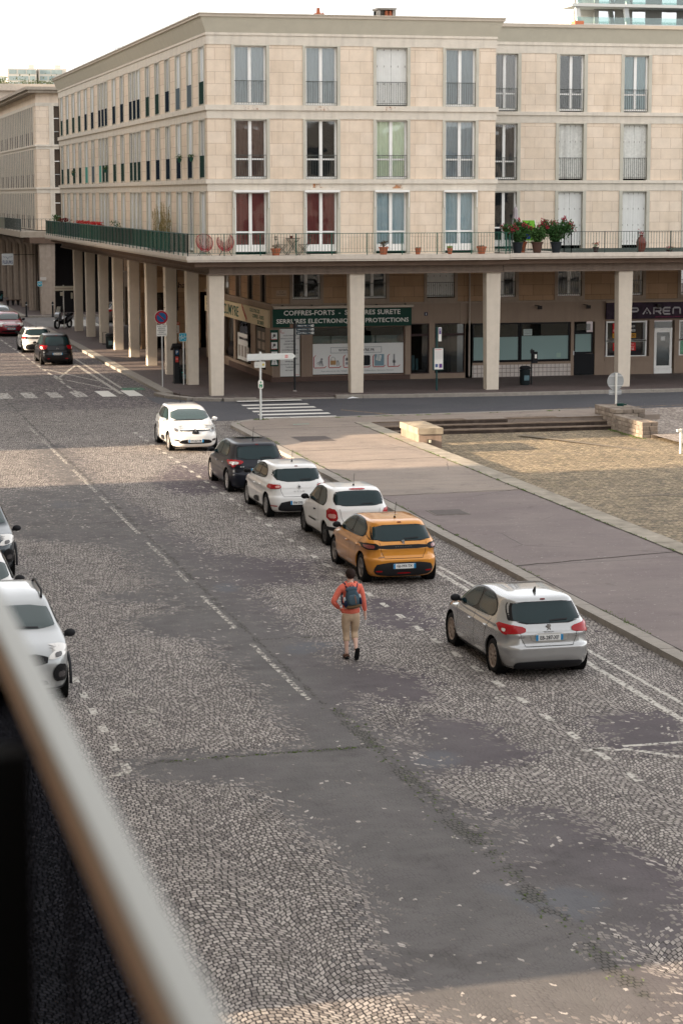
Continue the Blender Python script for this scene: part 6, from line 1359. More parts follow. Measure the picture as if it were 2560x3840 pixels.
# bistro set
t_ = thing('bistro_table', 'small folding bistro table with crossed black legs', 'table', (20.82,92.85,6.175)); x, y, z = 20.82,92.85,6.175
MB().box(x-.27,x+.27,y-.27,y+.27,z+.70,z+.725).build('tabletop', mat('rusty_top',(.10,.06,.045),.6), t_); b = MB(); [b.tube([(x-s_*.22,y+q,z+.70),(x+s_*.26,y+q,z)],.013,5) for s_ in (-1,1) for q in (-.2,.2)]; b.build('legs', BLACKM, t_)
t_ = thing('table_pot', 'tiny dark pot standing on the bistro table', 'plant pot', (20.76,92.85,6.9)); MB().lathe([(.06,0),(.075,.10),(.07,.105)],(20.76,92.85,6.9),14).build('pot', mat('dark_red_pot',(.12,.04,.03),.5), t_)
def bchair(x, s_, lab):
    t_ = thing('bistro_chair', lab, 'chair', (x,92.85,6.175), group='folding bistro chairs'); y, z = 92.85, 6.175
    b = MB(); [b.box(x-.19+i*.06,x-.15+i*.06,y-.19,y+.19,z+.44,z+.455) for i in range(7)]; b.build('seat', mat('chair_slat',(.09,.07,.05),.6), t_)
    b = MB(); 
    for q in (-.19,.19): b.tube([(x-s_*.30,y+q,z+.85),(x-s_*.20,y+q,z+.44),(x+s_*.22,y+q,z)],.011,5); b.tube([(x+s_*.18,y+q,z+.44),(x-s_*.26,y+q,z)],.011,5)
    b.build('frame', BLACKM, t_); b = MB(); [b.box(x-s_*.30-.01,x-s_*.30+.015,y-.2,y+.2,z+.66+i*.1,z+.71+i*.1) for i in range(2)]; b.build('backrest', _m['chair_slat'], t_)
bchair(20.36,1,'black folding bistro chair left of the small table'); bchair(21.28,-1,'black folding bistro chair right of the small table')
# planters on the street-side balcony
def planter(y0, y1, lab, flower, n, h=.35, leaf=LEAFD, x=16.42, zb=6.9):
    t_ = thing('flower_planter', lab, 'planter', (x,(y0+y1)/2,6.2)); MB().box(x-.14,x+.14,y0,y1,zb-.3,zb).build('trough', PLASTIC, t_); b = MB(); f = MB(); q = random.Random(int(y0*7))
    for i in range(n):
        px,py,pz = x+q.gauss(0,.09),q.uniform(y0,y1),zb+h*q.random(); s_=.09; tgt = f if flower and pz > zb+h*.45 else b; d=Vector((q.gauss(0,1),q.gauss(0,1),q.gauss(.3,1))).normalized()*s_; e=Vector((q.gauss(0,1),q.gauss(0,1),q.gauss(0,1))).normalized()*s_*.5; c0=Vector((px,py,pz)); tgt.add([c0,c0+d*.5+e,c0+d,c0+d*.5-e],[(0,1,2,3)])
    b.build('foliage', leaf, t_)
    if flower: f.build('flowers', flower, t_)
planter(121,132,'long trough of bright red geraniums on the street balcony',RFL,900,.36)
planter(136,141,'trough of dark red flowers farther along the street balcony',mat('dark_red_flowers',(.14,.015,.02),.7),300,.42)
planter(141.2,144.5,'green bushy trough near the far end of the street balcony',None,260,.6,LEAF)
planter(114.5,116.5,'small green palm leaves over the street balcony screen',None,80,.5,LEAF)
t_ = thing('bamboo', 'tall thin yellowish bamboo behind the balcony screen', 'plant', (16.8,102.8,6.2)); b = MB(); f = MB(); q = random.Random(8); MB().box(16.6,17.0,99.6,106,6.2,6.6).build('planter', PLASTIC, t_)
for i in range(44):
    y_ = q.uniform(99.7,105.8); x_ = 16.8+q.gauss(0,.05); h_ = q.uniform(.9,1.95); lx,ly = q.gauss(0,.08),q.gauss(0,.25); b.tube([(x_,y_,6.5),(x_+lx,y_+ly,6.5+h_)],.009,4)
    for j in range(22): tt = q.uniform(.3,1); c0 = Vector((x_+lx*tt,y_+ly*tt,6.5+h_*tt)); d = Vector((q.gauss(0,1),q.gauss(0,1),q.gauss(-.2,.7))).normalized()*.14; e = d.cross(Vector((0,0,1)))*.12; f.add([c0,c0+d*.5+e,c0+d,c0+d*.5-e],[(0,1,2,3)])
b.build('stem', mat('bamboo_stem',(.28,.22,.09),.6), t_); f.build('foliage', mat('bamboo_leaf',(.26,.21,.08),.7,var=.4), t_)
for y_, z_, lab, c in [(123.6,10.2,'green hanging basket by a middle floor window up the street',LEAF),(138.3,10.15,'small dark green box sticking out of a side window',LEAFD),(99.1,10.4,'small plant on the third side window sill from the corner',LEAF),(96.06,10.4,'small plant on the second side window sill from the corner',LEAF)]:
    t_ = thing('window_plant', lab, 'plant', (17.0,y_,z_)); MB().lathe([(.05,0),(.11,.18)],(17.0,y_,z_-.2),12).build('pot', GREENM, t_); b = MB(); q = random.Random(int(y_))
    for i in range(90): c0=Vector((17.0+q.gauss(0,.06),y_+q.gauss(0,.12),z_+abs(q.gauss(0,.08)))); d=Vector((q.gauss(0,1),q.gauss(0,1),q.gauss(0,1))).normalized()*.09; e=d.cross(Vector((1,0,.3)))*.3; b.add([c0,c0+d*.5+e,c0+d,c0+d*.5-e],[(0,1,2,3)])
    b.build('foliage', c, t_)
# ------------------------------------------------------------------ cars
CGLASS = mat('car_glass', (.006,.020,.023), .06, coat=0, spec=.28)
CWIND = mat('car_windscreen', (.02,.04,.04), .04, coat=0, spec=.7)
TRIM = mat('gloss_black_trim', (.012,.012,.013), .25)
LRED = mat('tail_red', (.30,.004,.008), .2, coat=.3, spec=.2); LWHT = mat('lamp_clear', (.62,.60,.57), .12, coat=1); LDARK = mat('lamp_dark', (.05,.045,.045), .12, coat=1)
CHROME = mat('chrome', (.6,.6,.6), .15, metal=1); ALLOY = mat('alloy', (.36,.34,.33), .35, metal=.3); HUBCAP = mat('hubcap_silver', (.30,.29,.285), .4, metal=.4); DARKALLOY = mat('dark_alloy', (.05,.05,.05), .35, metal=.5)
PLATEW = mat('number_plate_white', (.68,.68,.66), .4); EUBLUE = mat('plate_blue', (.02,.20,.42), .4); GAP = mat('panel_gap', (.012,.012,.012), .8)
def catmull(rows, n=5):
    rows = [np.array(r, float) for r in rows]; out = []
    for i in range(len(rows)-1):
        p0 = rows[max(i-1,0)]; p1 = rows[i]; p2 = rows[i+1]; p3 = rows[min(i+2,len(rows)-1)]
        for k in range(n):
            t = k/n; out.append(.5*((2*p1)+(-p0+p2)*t+(2*p0-5*p1+4*p2-p3)*t*t+(-p0+3*p1-3*p2+p3)*t**3))
    out.append(rows[-1]); return out
def chaikin(p, k=1):
    for _ in range(k):
        q = []
        for a, c in zip(p, p[1:]+p[:1]): q += [(a[0]*.78+c[0]*.22, a[1]*.78+c[1]*.22), (a[0]*.22+c[0]*.78, a[1]*.22+c[1]*.78)]
        p = q
    return p
class Decal:
    def __init__(s, bvh): s.b = bvh
    def hit(s, u, v, ax, sg, off):
        if ax == 'x': o, d = Vector((sg*4, u, v)), Vector((-sg, 0, 0))
        elif ax == 'y': o, d = Vector((u, sg*4, v)), Vector((0, -sg, 0))
        else: o, d = Vector((u, v, 4)), Vector((0, 0, -1))
        h, n, i, _ = s.b.ray_cast(o, d)
        if h is None: 
            h, n, i, _ = s.b.find_nearest(o+d*(4-(.7 if ax == 'x' else 1.9)))
        if n.dot(d) > 0: n = -n
        return h+n*off
    def poly(s, pts, ax, sg, off=.004, smooth=1, nr=14, nc=18, mirror=False):
        if mirror: pts = [(-a, c) for a, c in pts]
        p = chaikin(pts, smooth) if smooth else pts
        v0, v1 = min(q[1] for q in p), max(q[1] for q in p); b = MB(); vs = []
        for j in range(nr+1):
            t = j/nr; t = .5-.5*math.cos(PI*t); v = v0+(v1-v0)*(.002+.996*t); xs_ = []
            for a, c in zip(p, p[1:]+p[:1]):
                if (a[1] > v) != (c[1] > v): xs_.append(a[0]+(c[0]-a[0])*(v-a[1])/(c[1]-a[1]))
            if len(xs_) < 2: xs_ = [p[0][0], p[0][0]]
            x0, x1 = min(xs_), max(xs_)
            for i in range(nc+1): vs.append(s.hit(x0+(x1-x0)*i/nc, v, ax, sg, off))
        b.add(vs, [(j*(nc+1)+i, j*(nc+1)+i+1, (j+1)*(nc+1)+i+1, (j+1)*(nc+1)+i) for j in range(nr) for i in range(nc)])
        return b
    def line(s, pts, ax, sg, wd=.009, off=.003, sub=8, mb=None):
        b = mb or MB(); L = []
        for a, c in zip(pts[:-1], pts[1:]):
            for k in range(sub): t = k/sub; L.append((a[0]+(c[0]-a[0])*t, a[1]+(c[1]-a[1])*t))
        L.append(pts[-1]); vs = []
        for i, q in enumerate(L):
            a, c = L[max(i-1,0)], L[min(i+1,len(L)-1)]; d = Vector((c[0]-a[0], c[1]-a[1])).normalized(); n = Vector((-d.y, d.x))*wd/2
            vs.append(s.hit(q[0]+n.x, q[1]+n.y, ax, sg, off)); vs.append(s.hit(q[0]-n.x, q[1]-n.y, ax, sg, off))
        b.add(vs, [(2*i,2*i+1,2*i+3,2*i+2) for i in range(len(L)-1)]); return b
def wheel(root, x, y, r, wd, sg, rim, style):
    b = MB(); w2 = wd/2
    b.lathe([(r*.66,-w2*.9),(r*.9,-w2),(r*.98,-w2*.8),(r,-w2*.4),(r,w2*.4),(r*.98,w2*.8),(r*.9,w2),(r*.66,w2*.9)], (x,y,r), 36, 'x', cap=False)
    o = b.build('wheel', RUBBER, root, smooth=50)
    b = MB(); b.lathe([(.001,w2*.35*sg),(r*.64,w2*.35*sg)], (x,y,r), 28, 'x', cap=False); b.build('brake_disc', mat('brake_dark', (.02,.019,.018), .6), o)
    b = MB(); b.lathe([(r*.60,w2*.55*sg),(r*.62,w2*.9*sg),(r*.69,w2*.97*sg),(r*.70,w2*.85*sg)], (x,y,r), 36, 'x', cap=False)
    ns = {'ten': 10, 'five': 5, 'cap': 7, 'multi': 12}[style]
    for k in range(ns):
        a0 = 2*PI*k/ns+.2
        for off in ((-.14, .14) if style == 'five' else (0,)):
            a = a0+off; wdt = {'ten': .022, 'five': .017, 'cap': .05, 'multi': .016}[style]
            c, s_ = math.cos(a), math.sin(a); xo = x+sg*w2*.86; xi = x+sg*w2*.6; vs = []
            for rr, w_ in ((r*.12, wdt*.8), (r*.64, wdt)):
                for q in (-1, 1):
                    for xx in (xo, xi): vs.append((xx, y+rr*c-q*w_*s_, r+rr*s_+q*w_*c))
            b.add(vs, [(0,2,3,1),(4,5,7,6),(0,1,5,4),(2,6,7,3),(0,4,6,2),(1,3,7,5)])
    b.lathe([(.001,w2*.95*sg),(r*.12,w2*.93*sg),(r*.17,w2*.75*sg)], (x,y,r), 18, 'x', cap=False)
    b.build('rim', rim, o, smooth=40)
_body = {}
def car(name, label, paint, loc, rz=0, L=4.05, W=1.74, H=1.45, rows=None, wb=2.54, fo=.80, r=.31, kind='hatch', tail=None, plate='', side=None, rear=None, front=None, rimm=ALLOY, rims='ten', plate_z=.5, logo=None, words=(), glassq=None, nf=4.6, nr=6.0, group=None, bumper=None, antenna=None, mirror=PLASTIC, roof=None, ngh=5.5, grille=None, heads=None, fog=None, spoiler=False, doors=5, screen=None, handle=None, vis_rear=True):
    root = thing(name, label, 'car', loc, rz, 'cars parked along the kerbs', local=True)
    h, w_ = L/2, W/2
    if rows is None:
        k = (H-.95)/.51
        z_ = lambda q: q if q <= .95 else .95+(q-.95)*k
        rows = [(.17,h-.16,-(h-.14),w_*.87),(.24,h-.07,-(h-.06),w_*.94),(.38,h-.01,-(h-.005),w_*.985),(.50,h,-h,w_),(.58,h-.01,-(h-.006),w_*.995),(.625,h-.03,-(h-.05),w_*.985),(.73,h-.11,-(h-.07),w_*.978),(.80,h-.33,-(h-.075),w_*.99),(.835,h-.47,-(h-.085),w_*.988),(.89,h-.72,-(h-.10),w_*.962),(.95,h-1.0,-(h-.13),w_*.945),
                (z_(1.05),h-1.16,-(h-.20),w_*.885),(z_(1.18),h-1.38,-(h-.31),w_*.825),(z_(1.30),h-1.62,-(h-.42),w_*.765),(z_(1.385),h-1.88,-(h-.47),w_*.70),(z_(1.43),h-2.15,-(h-.62),w_*.60),(z_(1.452),h-2.4,-(h-1.0),w_*.42),(z_(1.46),h-2.5,-(h-1.25),w_*.2)]
    key = (L,W,H,wb,fo,r,kind)
    R_ = catmull(rows, 5); N = 112; vs = []
    for (z, yf, yr, ww) in R_:
        yc = (yf+yr)/2; gh = min(1, max(0, (z-.9)/.12))
        for i in range(N):
            a = 2*PI*i/N; c, s_ = math.cos(a), math.sin(a); n = (nf if s_ > 0 else nr)+gh*((ngh-1.2) if s_ > 0 else (ngh-nr))*.8; n = max(2.2, n)
            x = ww*math.copysign(abs(c)**(2/n), c); y = yc+((yf-yc) if s_ > 0 else (yc-yr))*math.copysign(abs(s_)**(2/n), s_); vs.append((x, y, z))
    M_ = len(R_); b = MB(); b.add(vs, [(j*N+i, j*N+(i+1)%N, (j+1)*N+(i+1)%N, (j+1)*N+i) for j in range(M_-1) for i in range(N)]+[tuple(range(N))[::-1], tuple((M_-1)*N+i for i in range(N))])
    fa, ra = h-fo, h-fo-wb
    body = b.build('body', paint, root)
    cut = MB(); aw = r+.055
    for yy in (fa, ra):
        for sg in (-1, 1): cut.lathe([(aw, sg*(w_-.24)), (aw, sg*(w_+.2))], (0, yy, r+.01), 40, 'x')
    co = cut.build('c', paint, root)
    md = body.modifiers.new('b', 'BOOLEAN'); md.operation = 'DIFFERENCE'; md.object = co; md.solver = 'EXACT'
    bpy.context.view_layer.update(); me2 = bpy.data.meshes.new_from_object(body.evaluated_get(bpy.context.evaluated_depsgraph_get()))
    body.modifiers.clear(); body.data = me2; bpy.data.objects.remove(co)
    me2.materials.clear(); me2.materials.append(paint); me2.polygons.foreach_set('material_index', [0]*len(me2.polygons)); me2.polygons.foreach_set('use_smooth', [True]*len(me2.polygons)); me2.set_sharp_from_angle(angle=R(38)); me2.name = 'body'
    bvh = BVHTree.FromPolygons([Vector(q) for q in vs], b.f); D = Decal(bvh)
    bl = MB()
    for yy in (fa, ra):
        for sg in (-1, 1): bl.lathe([(.001,sg*(w_-.235)),(aw-.004,sg*(w_-.235)),(aw-.004,sg*(w_-.035))],(0,yy,r+.01),30,'x',cap=False)
    bl.box(-w_*.8,w_*.8,-h+.35,h-.4,.13,.2); bl.build('wheel_arch', mat('arch_black',(.006,.006,.006),.9), root)
    for yy in (fa, ra):
        for sg in (-1, 1): wheel(root, sg*(w_-.14), yy, r, .20, sg, rimm, rims)
    k = (H-.95)/.51; Z = lambda q: q if q <= .95 else .95+(q-.95)*k
    # side glass
    sd_ = side or dict(front=[(h-1.20,.985),(h-1.62,1.22),(h-1.95,1.36),(h-2.40,1.385),(h-2.36,.985)], rear=[(h-2.44,.99),(h-2.48,1.385),(h-2.95,1.37),(h-3.30,1.27),(h-3.42,1.14),(h-3.30,1.02)])
    for sg in (-1, 1):
        allp = sd_['front']+sd_['rear']
        tr = sd_.get('trim') or (sd_['front'][:-1]+sd_['rear'][1:])
        cy = sum(q[0] for q in tr)/len(tr); cz = 1.17
        big = [(q[0]+math.copysign(.035, q[0]-cy), Z(q[1])+math.copysign(.02, q[1]-cz)) for q in tr]
        o = D.poly(big, 'x', sg, .003, 1, 18, 40).build('window_trim', TRIM, root, smooth=60)
        D.poly([(q[0], Z(q[1])) for q in sd_['front']], 'x', sg, .007, 1, 14, 22).build('side_window', CGLASS, root, smooth=60)
        D.poly([(q[0], Z(q[1])) for q in sd_['rear']], 'x', sg, .007, 1, 14, 22).build('side_window', CGLASS, root, smooth=60)
        # shut lines
        g = D.line([(fa-.42+.12,Z(.96)),(fa-.47,.8),(fa-.45,.35),(fa-.40,.26)], 'x', sg)
        dy = sd_['front'][-1][0]-.04
        if doors == 5: D.line([(dy,.96),(dy-.02,.6),(dy,.26)], 'x', sg, mb=g); D.line([(sd_['rear'][-1][0]-.02,.98),(ra+.42,.72),(ra+.40,.5)], 'x', sg, mb=g)
        else: D.line([(dy-.12,.97),(dy-.15,.6),(dy-.10,.26)], 'x', sg, mb=g)
        D.line([(fa-.40,.26),(ra+.40,.26)], 'x', sg, mb=g); g.build('shut_line', GAP, root)
        hp = [(dy+.20,.80)] if doors != 5 else [(dy+.22,.79),(sd_['rear'][-1][0]+.16,.83)]
        for (yy, zz) in hp:
            c = D.hit(yy, zz, 'x', sg, .02); b = MB(); b.ball((c.x, c.y, c.z), .03, 8, sx=.7, sy=2.9, sz=.75); b.build('door_handle', handle or paint, root, smooth=80)
        c = D.hit(h-1.30, Z(.97), 'x', sg, .0); b = MB(); b.tube([(c.x-sg*.03, c.y, c.z), (c.x+sg*.07, c.y-.01, c.z+.02)], .03, 8); b.ball((c.x+sg*.115, c.y-.01, c.z+.05), .085, 10, sx=1.2, sy=.65, sz=.85); b.build('mirror', mirror, root, smooth=80)
        if bumper != 'none': D.poly([(fa-.42,.20),(ra+.42,.20),(ra+.42,.27),(fa-.42,.25)], 'x', sg, .004, 0, 3, 30).build('sill', PLASTIC, root, smooth=60)
    # windscreen
    wsx = w_*.80; ws = screen or [(-wsx,1.0),(wsx,1.0),(wsx*.86,1.345),(-wsx*.86,1.345)]
    D.poly([(q[0],Z(q[1])) for q in ws], 'y', 1, .008, 1, 24, 36).build('windscreen', CWIND, root, smooth=60)
    D.line([(-wsx*.6,Z(ws[0][1]+.012)),(0,Z(ws[0][1]+.02)),(wsx*.85,Z(ws[0][1]+.010))], 'y', 1, .025, .012).build('wiper', PLASTIC, root)
    # rear glass
    rg = glassq or [(-w_*.70,1.0),(w_*.70,1.0),(w_*.665,1.24),(w_*.60,1.345),(-w_*.60,1.345),(-w_*.665,1.24)]
    rgz = [(q[0],Z(q[1])) for q in rg]
    D.poly([(q[0]*(1.13 if kind in ('h308','h208','h208b') else 1.06),(q[1]-Z(1.17))*1.06+Z(1.17)) for q in rgz], 'y', -1, .003, 1, 16, 26).build('rear_window_trim', TRIM, root, smooth=60)
    D.poly(rgz, 'y', -1, .007, 1, 16, 26).build('rear_window', CGLASS, root, smooth=60)
    D.line([(w_*.05,rgz[0][1]+.035),(w_*.42,rgz[0][1]+.05)], 'y', -1, .022, .02).build('rear_wiper', PLASTIC, root)
    # tailgate lines
    g = D.line([(-w_*.62,Z(.96)),(-w_*.58,.74),(-w_*.50,.60),(w_*.50,.60),(w_*.58,.74),(w_*.62,Z(.96))], 'y', -1)
    g.build('shut_line', GAP, root)
    # tail lamps: rear piece and wrap piece
    for sg in (-1, 1):
        for (pts, m, nm, ax) in (tail or []):
            if ax == 'y': D.poly([(sg*q[0]*.98, q[1]) for q in pts], 'y', -1, .014 if m is LRED or m is TRIM else .021, 1, 16, 36).build(nm, m, root, smooth=60)
            else: D.poly([(-h+q[0]+(.16 if q[0] < 1 else 0), q[1]) for q in pts], 'x', sg, .013 if m is LRED or m is TRIM else .020, 1, 16, 30).build(nm, m, root, smooth=60)
    for (pts, m, nm) in (rear or []): D.poly(pts, 'y', -1, .013, 1, 12, 44).build(nm, m, root, smooth=60)
    for sg in (-1, 1):
        for (pts, m, nm, ax) in (heads or []):
            if ax == 'y': D.poly([(sg*q[0], q[1]) for q in pts], 'y', 1, .013 if nm == 'headlight' else .021, 1, 16, 36).build(nm, m, root, smooth=60)
            else: D.poly([(h-q[0]-(.16 if q[0] < 1 else 0), q[1]) for q in pts], 'x', sg, .012 if nm == 'headlight' else .020, 1, 16, 30).build(nm, m, root, smooth=60)
    for (pts, m, nm) in (front or []): D.poly(pts, 'y', 1, .016, 1, 12, 44).build(nm, m, root, smooth=60)
    for (sgn, txt) in ((-1, plate),):
        if not plate: break
        fr_ = front is not None and kind == 'facing'; s2 = 1 if fr_ else -1
        c = D.hit(0, plate_z, 'y', s2, .0); y0 = c.y+s2*.012; y1 = c.y+s2*.03
        o = MB().box(-.26,.26,y0,y1,plate_z-.055,plate_z+.055).build('number_plate', PLATEW, root)
        rot = (PI/2,0,0) if s2 < 0 else (PI/2,0,PI)
        text(plate, 'lettering', TEXTB, root, (0,y1+s2*.004,plate_z), .072, .36, rot, .002, bold=.012, world=False)
        for q in (-1, 1): MB().box(q*.26,q*.215,y1,y1+s2*.003,plate_z-.054,plate_z+.054).build('plate_band', EUBLUE, root)
    if logo:
        kind_, lz, ly = logo
        c = D.hit(0, lz, 'y', ly, .012); yy = c.y; t2 = yy+ly*.012
        if kind_ == 'diamond':
            b = MB(); b.prismy([(0,lz+.075),(.052,lz),(0,lz-.075),(-.052,lz)], yy-ly*.03, t2); o = b.build('badge', CHROME, root); MB().prismy([(0,lz+.035),(.024,lz),(0,lz-.035),(-.024,lz)], t2, t2+ly*.003).build('badge_hole', TRIM, root)
        elif kind_ == 'chevrons':
            b = MB(); [b.prismy([(-.06,lz+q-.02),(0,lz+q+.02),(.06,lz+q-.02),(.06,lz+q-.0),(0,lz+q+.042),(-.06,lz+q)], yy-ly*.02, t2) for q in (-.02,.025)]; b.build('badge', CHROME, root)
        elif kind_ == 'cat': b = MB(); b.prismy([(-.045,lz+.03),(-.01,lz+.06),(.03,lz+.055),(.045,lz+.02),(.02,lz+.01),(.045,lz-.03),(.025,lz-.06),(.01,lz-.02),(-.02,lz-.06),(-.04,lz-.05),(-.01,lz-.005)], yy-ly*.02, t2); b.build('badge', CHROME, root)
        else: b = MB(); b.lathe([(.05,0),(.05,.012*ly),(.042,.014*ly)], (0,yy,lz), 20, 'y'); b.box(-.05,.05,yy,t2+ly*.004,lz-.008,lz+.008); b.build('badge', CHROME, root)
    for (s_, x, z, hh, ww_, ly) in words:
        c = D.hit(x, z, 'y', ly, .010); text(s_, 'lettering', CHROME, root, (x, c.y, z), hh, ww_, (PI/2,0,0 if ly < 0 else PI), .003, bold=.01, world=False)
    if antenna:
        ay, ah = antenna; c = D.hit(0, -h+ay, 'z', 1, 0); b = MB(); b.lathe([(.03,0),(.02,.03),(.006,.05)], (c.x,c.y,c.z), 8); 
        if ah > .12: b.tube([(c.x,c.y,c.z+.03),(c.x,c.y-.35*ah,c.z+ah)], .0055, 5)
        else: b.prismx([(c.y-.08,c.z),(c.y+.06,c.z),(c.y-.07,c.z+.10)], -.012, .012)
        b.build('aerial', PLASTIC, root)
    if spoiler: 
        o = MB(); c = D.hit(0, Z(1.40), 'y', -1, .0)
        D.line([(-w_*.05,Z(1.385)),(w_*.05,Z(1.385))], 'y', -1, .02, .01).build('brake_light', mat('brake_light_red',(.12,.01,.01),.3), root)
    if roof: D.poly([(-w_*.5,-.75),(w_*.5,-.75),(w_*.47,.25),(-w_*.47,.25)], 'z', 1, .004, 1, 16, 16).build('roof_panel', roof, root, smooth=60)
    for q in (-1,): 
        if grille: pass
    return root
def paint(nm, c, metal=0, r=.32): return mat(nm, c, r, metal=metal, coat=1)
WP = paint('white_car_paint', (.66,.65,.63)); SILP = paint('silver_car_paint', (.36,.362,.36), .6, .23); ORP = paint('orange_car_paint', (.56,.225,.025), .25, .34)
DKB = mat('midnight_car_paint', (.006,.008,.015), .3, coat=.25, spec=.2); BKP = mat('black_car_paint', (.006,.006,.008), .3, coat=.3, spec=.2); REDP_ = paint('red_car_paint', (.22,.008,.02), .2); GRP = paint('grey_car_paint', (.22,.19,.17), .6)
# silver hatchback, nearest
car('parked_car', 'silver hatchback seen from behind, nearest of the parked row on the right', SILP, (13.06,39.16,0), 0, 4.25, 1.80, 1.46, None, 2.62, .87, .32, 'h308', plate='EB-287-XF', plate_z=.755, rimm=mat('bronze_alloy',(.33,.26,.21),.35,metal=.3), rims='ten', antenna=(.95,.10),
    tail=[([(.45,.84),(.85,.81),(.85,.99),(.70,.98),(.44,.94)], LRED,'tail_light','y'), ([(.03,.80),(.20,.82),(.34,.97),(.03,.97)], LRED,'tail_light','x'), ([(.10,.85),(.18,.86),(.21,.91),(.11,.91)], LWHT,'lamp_insert','x')],
    rear=[([(-.62,.16),(.62,.16),(.66,.27),(.58,.33),(-.58,.33),(-.66,.27)], PLASTIC,'rear_diffuser'), ([(-.33,.67),(.33,.67),(.36,.83),(-.36,.83)], mat('plate_recess_silver',(.30,.29,.27),.4,metal=.5),'plate_recess')],
    logo=('cat',.93,-1), words=[('PEUGEOT',0,.855,.022,.20,-1),('308',-.52,.77,.035,.13,-1),('HDi',.52,.77,.03,.10,-1)], spoiler=True, handle=CHROME)
# orange hatchback
car('parked_car', 'orange hatchback with black rear strip, just ahead of the silver one', ORP, (13.10,49.10,0), 0, 4.05, 1.76, 1.43, None, 2.54, .80, .32, 'h208', plate='GJ-393-TX', plate_z=.43, rimm=mat('two_tone_alloy',(.25,.22,.20),.35,metal=.6), rims='five', antenna=(.85,.38),
    tail=[([(.56,.80),(.87,.79),(.86,.93),(.58,.93)], TRIM,'tail_light_housing','y'), ([(.0,.79),(.26,.83),(.30,.93),(.02,.93)], TRIM,'tail_light_housing','x'), ([(.66,.82),(.84,.82),(.84,.90),(.66,.90)], mat('smoked_red',(.16,.02,.02),.2,coat=1),'tail_light','y')],
    rear=[([(-.60,.81),(.60,.81),(.62,.90),(-.62,.90)], TRIM,'rear_strip'), ([(-.60,.20),(.60,.20),(.70,.34),(.60,.52),(-.60,.52),(-.70,.34)], PLASTIC,'rear_bumper_panel'), ([(-.64,.30),(-.50,.30),(-.50,.335),(-.64,.335)], LRED,'reflector'), ([(.50,.30),(.64,.30),(.64,.335),(.50,.335)], LRED,'reflector'), ([(-.16,.255),(.16,.255),(.14,.285),(-.14,.285)], LRED,'fog_light')],
    glassq=[(-.64,.985),(.64,.985),(.66,1.10),(.60,1.33),(-.60,1.33),(-.66,1.10)], logo=('cat',.955,-1), words=[('P E U G E O T',0,.855,.026,.38,-1),('208',-.52,.63,.03,.14,-1)], spoiler=True)
# small white three-door
car('parked_car', 'small white three-door hatchback with black side rub strips', WP, (13.48,54.31,0), 0, 3.60, 1.655, 1.47, [(.17,1.66,-1.68,.72),(.24,1.74,-1.75,.78),(.38,1.79,-1.80,.815),(.52,1.80,-1.80,.8275),(.64,1.78,-1.78,.8275),(.75,1.66,-1.76,.825),(.85,1.40,-1.75,.82),(.93,1.12,-1.74,.81),(.99,.92,-1.72,.79),(1.08,.76,-1.67,.75),(1.2,.56,-1.60,.71),(1.32,.36,-1.52,.665),(1.40,.12,-1.42,.61),(1.445,-.15,-1.25,.52),(1.465,-.4,-1.0,.36),(1.47,-.5,-.85,.2)], 2.37, .62, .285, 'twingo', rimm=DARKALLOY, rims='cap', antenna=(.75,.32), doors=3, handle=PLASTIC,
    side=dict(front=[(.60,1.0),(.28,1.20),(.05,1.34),(-.35,1.37),(-.45,.99)], rear=[(-.56,.99),(-.52,1.36),(-.85,1.35),(-1.12,1.2),(-1.18,1.06),(-1.0,.98)]),
    tail=[([(.57,.66),(.80,.66),(.80,.97),(.60,.95)], LRED,'tail_light','y'), ([(.0,.66),(.15,.70),(.16,.97),(.02,.97)], LRED,'tail_light','x'), ([(.62,.73),(.77,.73),(.77,.84),(.62,.84)], mat('lamp_pink',(.55,.25,.22),.2,coat=1),'lamp_insert','y'), ([(.50,.42),(.80,.42),(.80,.52),(.50,.50)], PLASTIC,'bumper_corner','y'), ([(.0,.42),(.40,.42),(.40,.51),(.0,.52)], PLASTIC,'bumper_corner','x'), ([(1.30,.50),(2.15,.50),(2.15,.54),(1.30,.54)], PLASTIC,'rub_strip','x')],
    glassq=[(-.56,1.03),(.56,1.03),(.61,1.15),(.55,1.33),(.40,1.365),(-.40,1.365),(-.55,1.33),(-.61,1.15)], rear=[([(-.2,1.395),(.2,1.395),(.2,1.425),(-.2,1.425)], LRED,'brake_light')], mirror=TRIM)
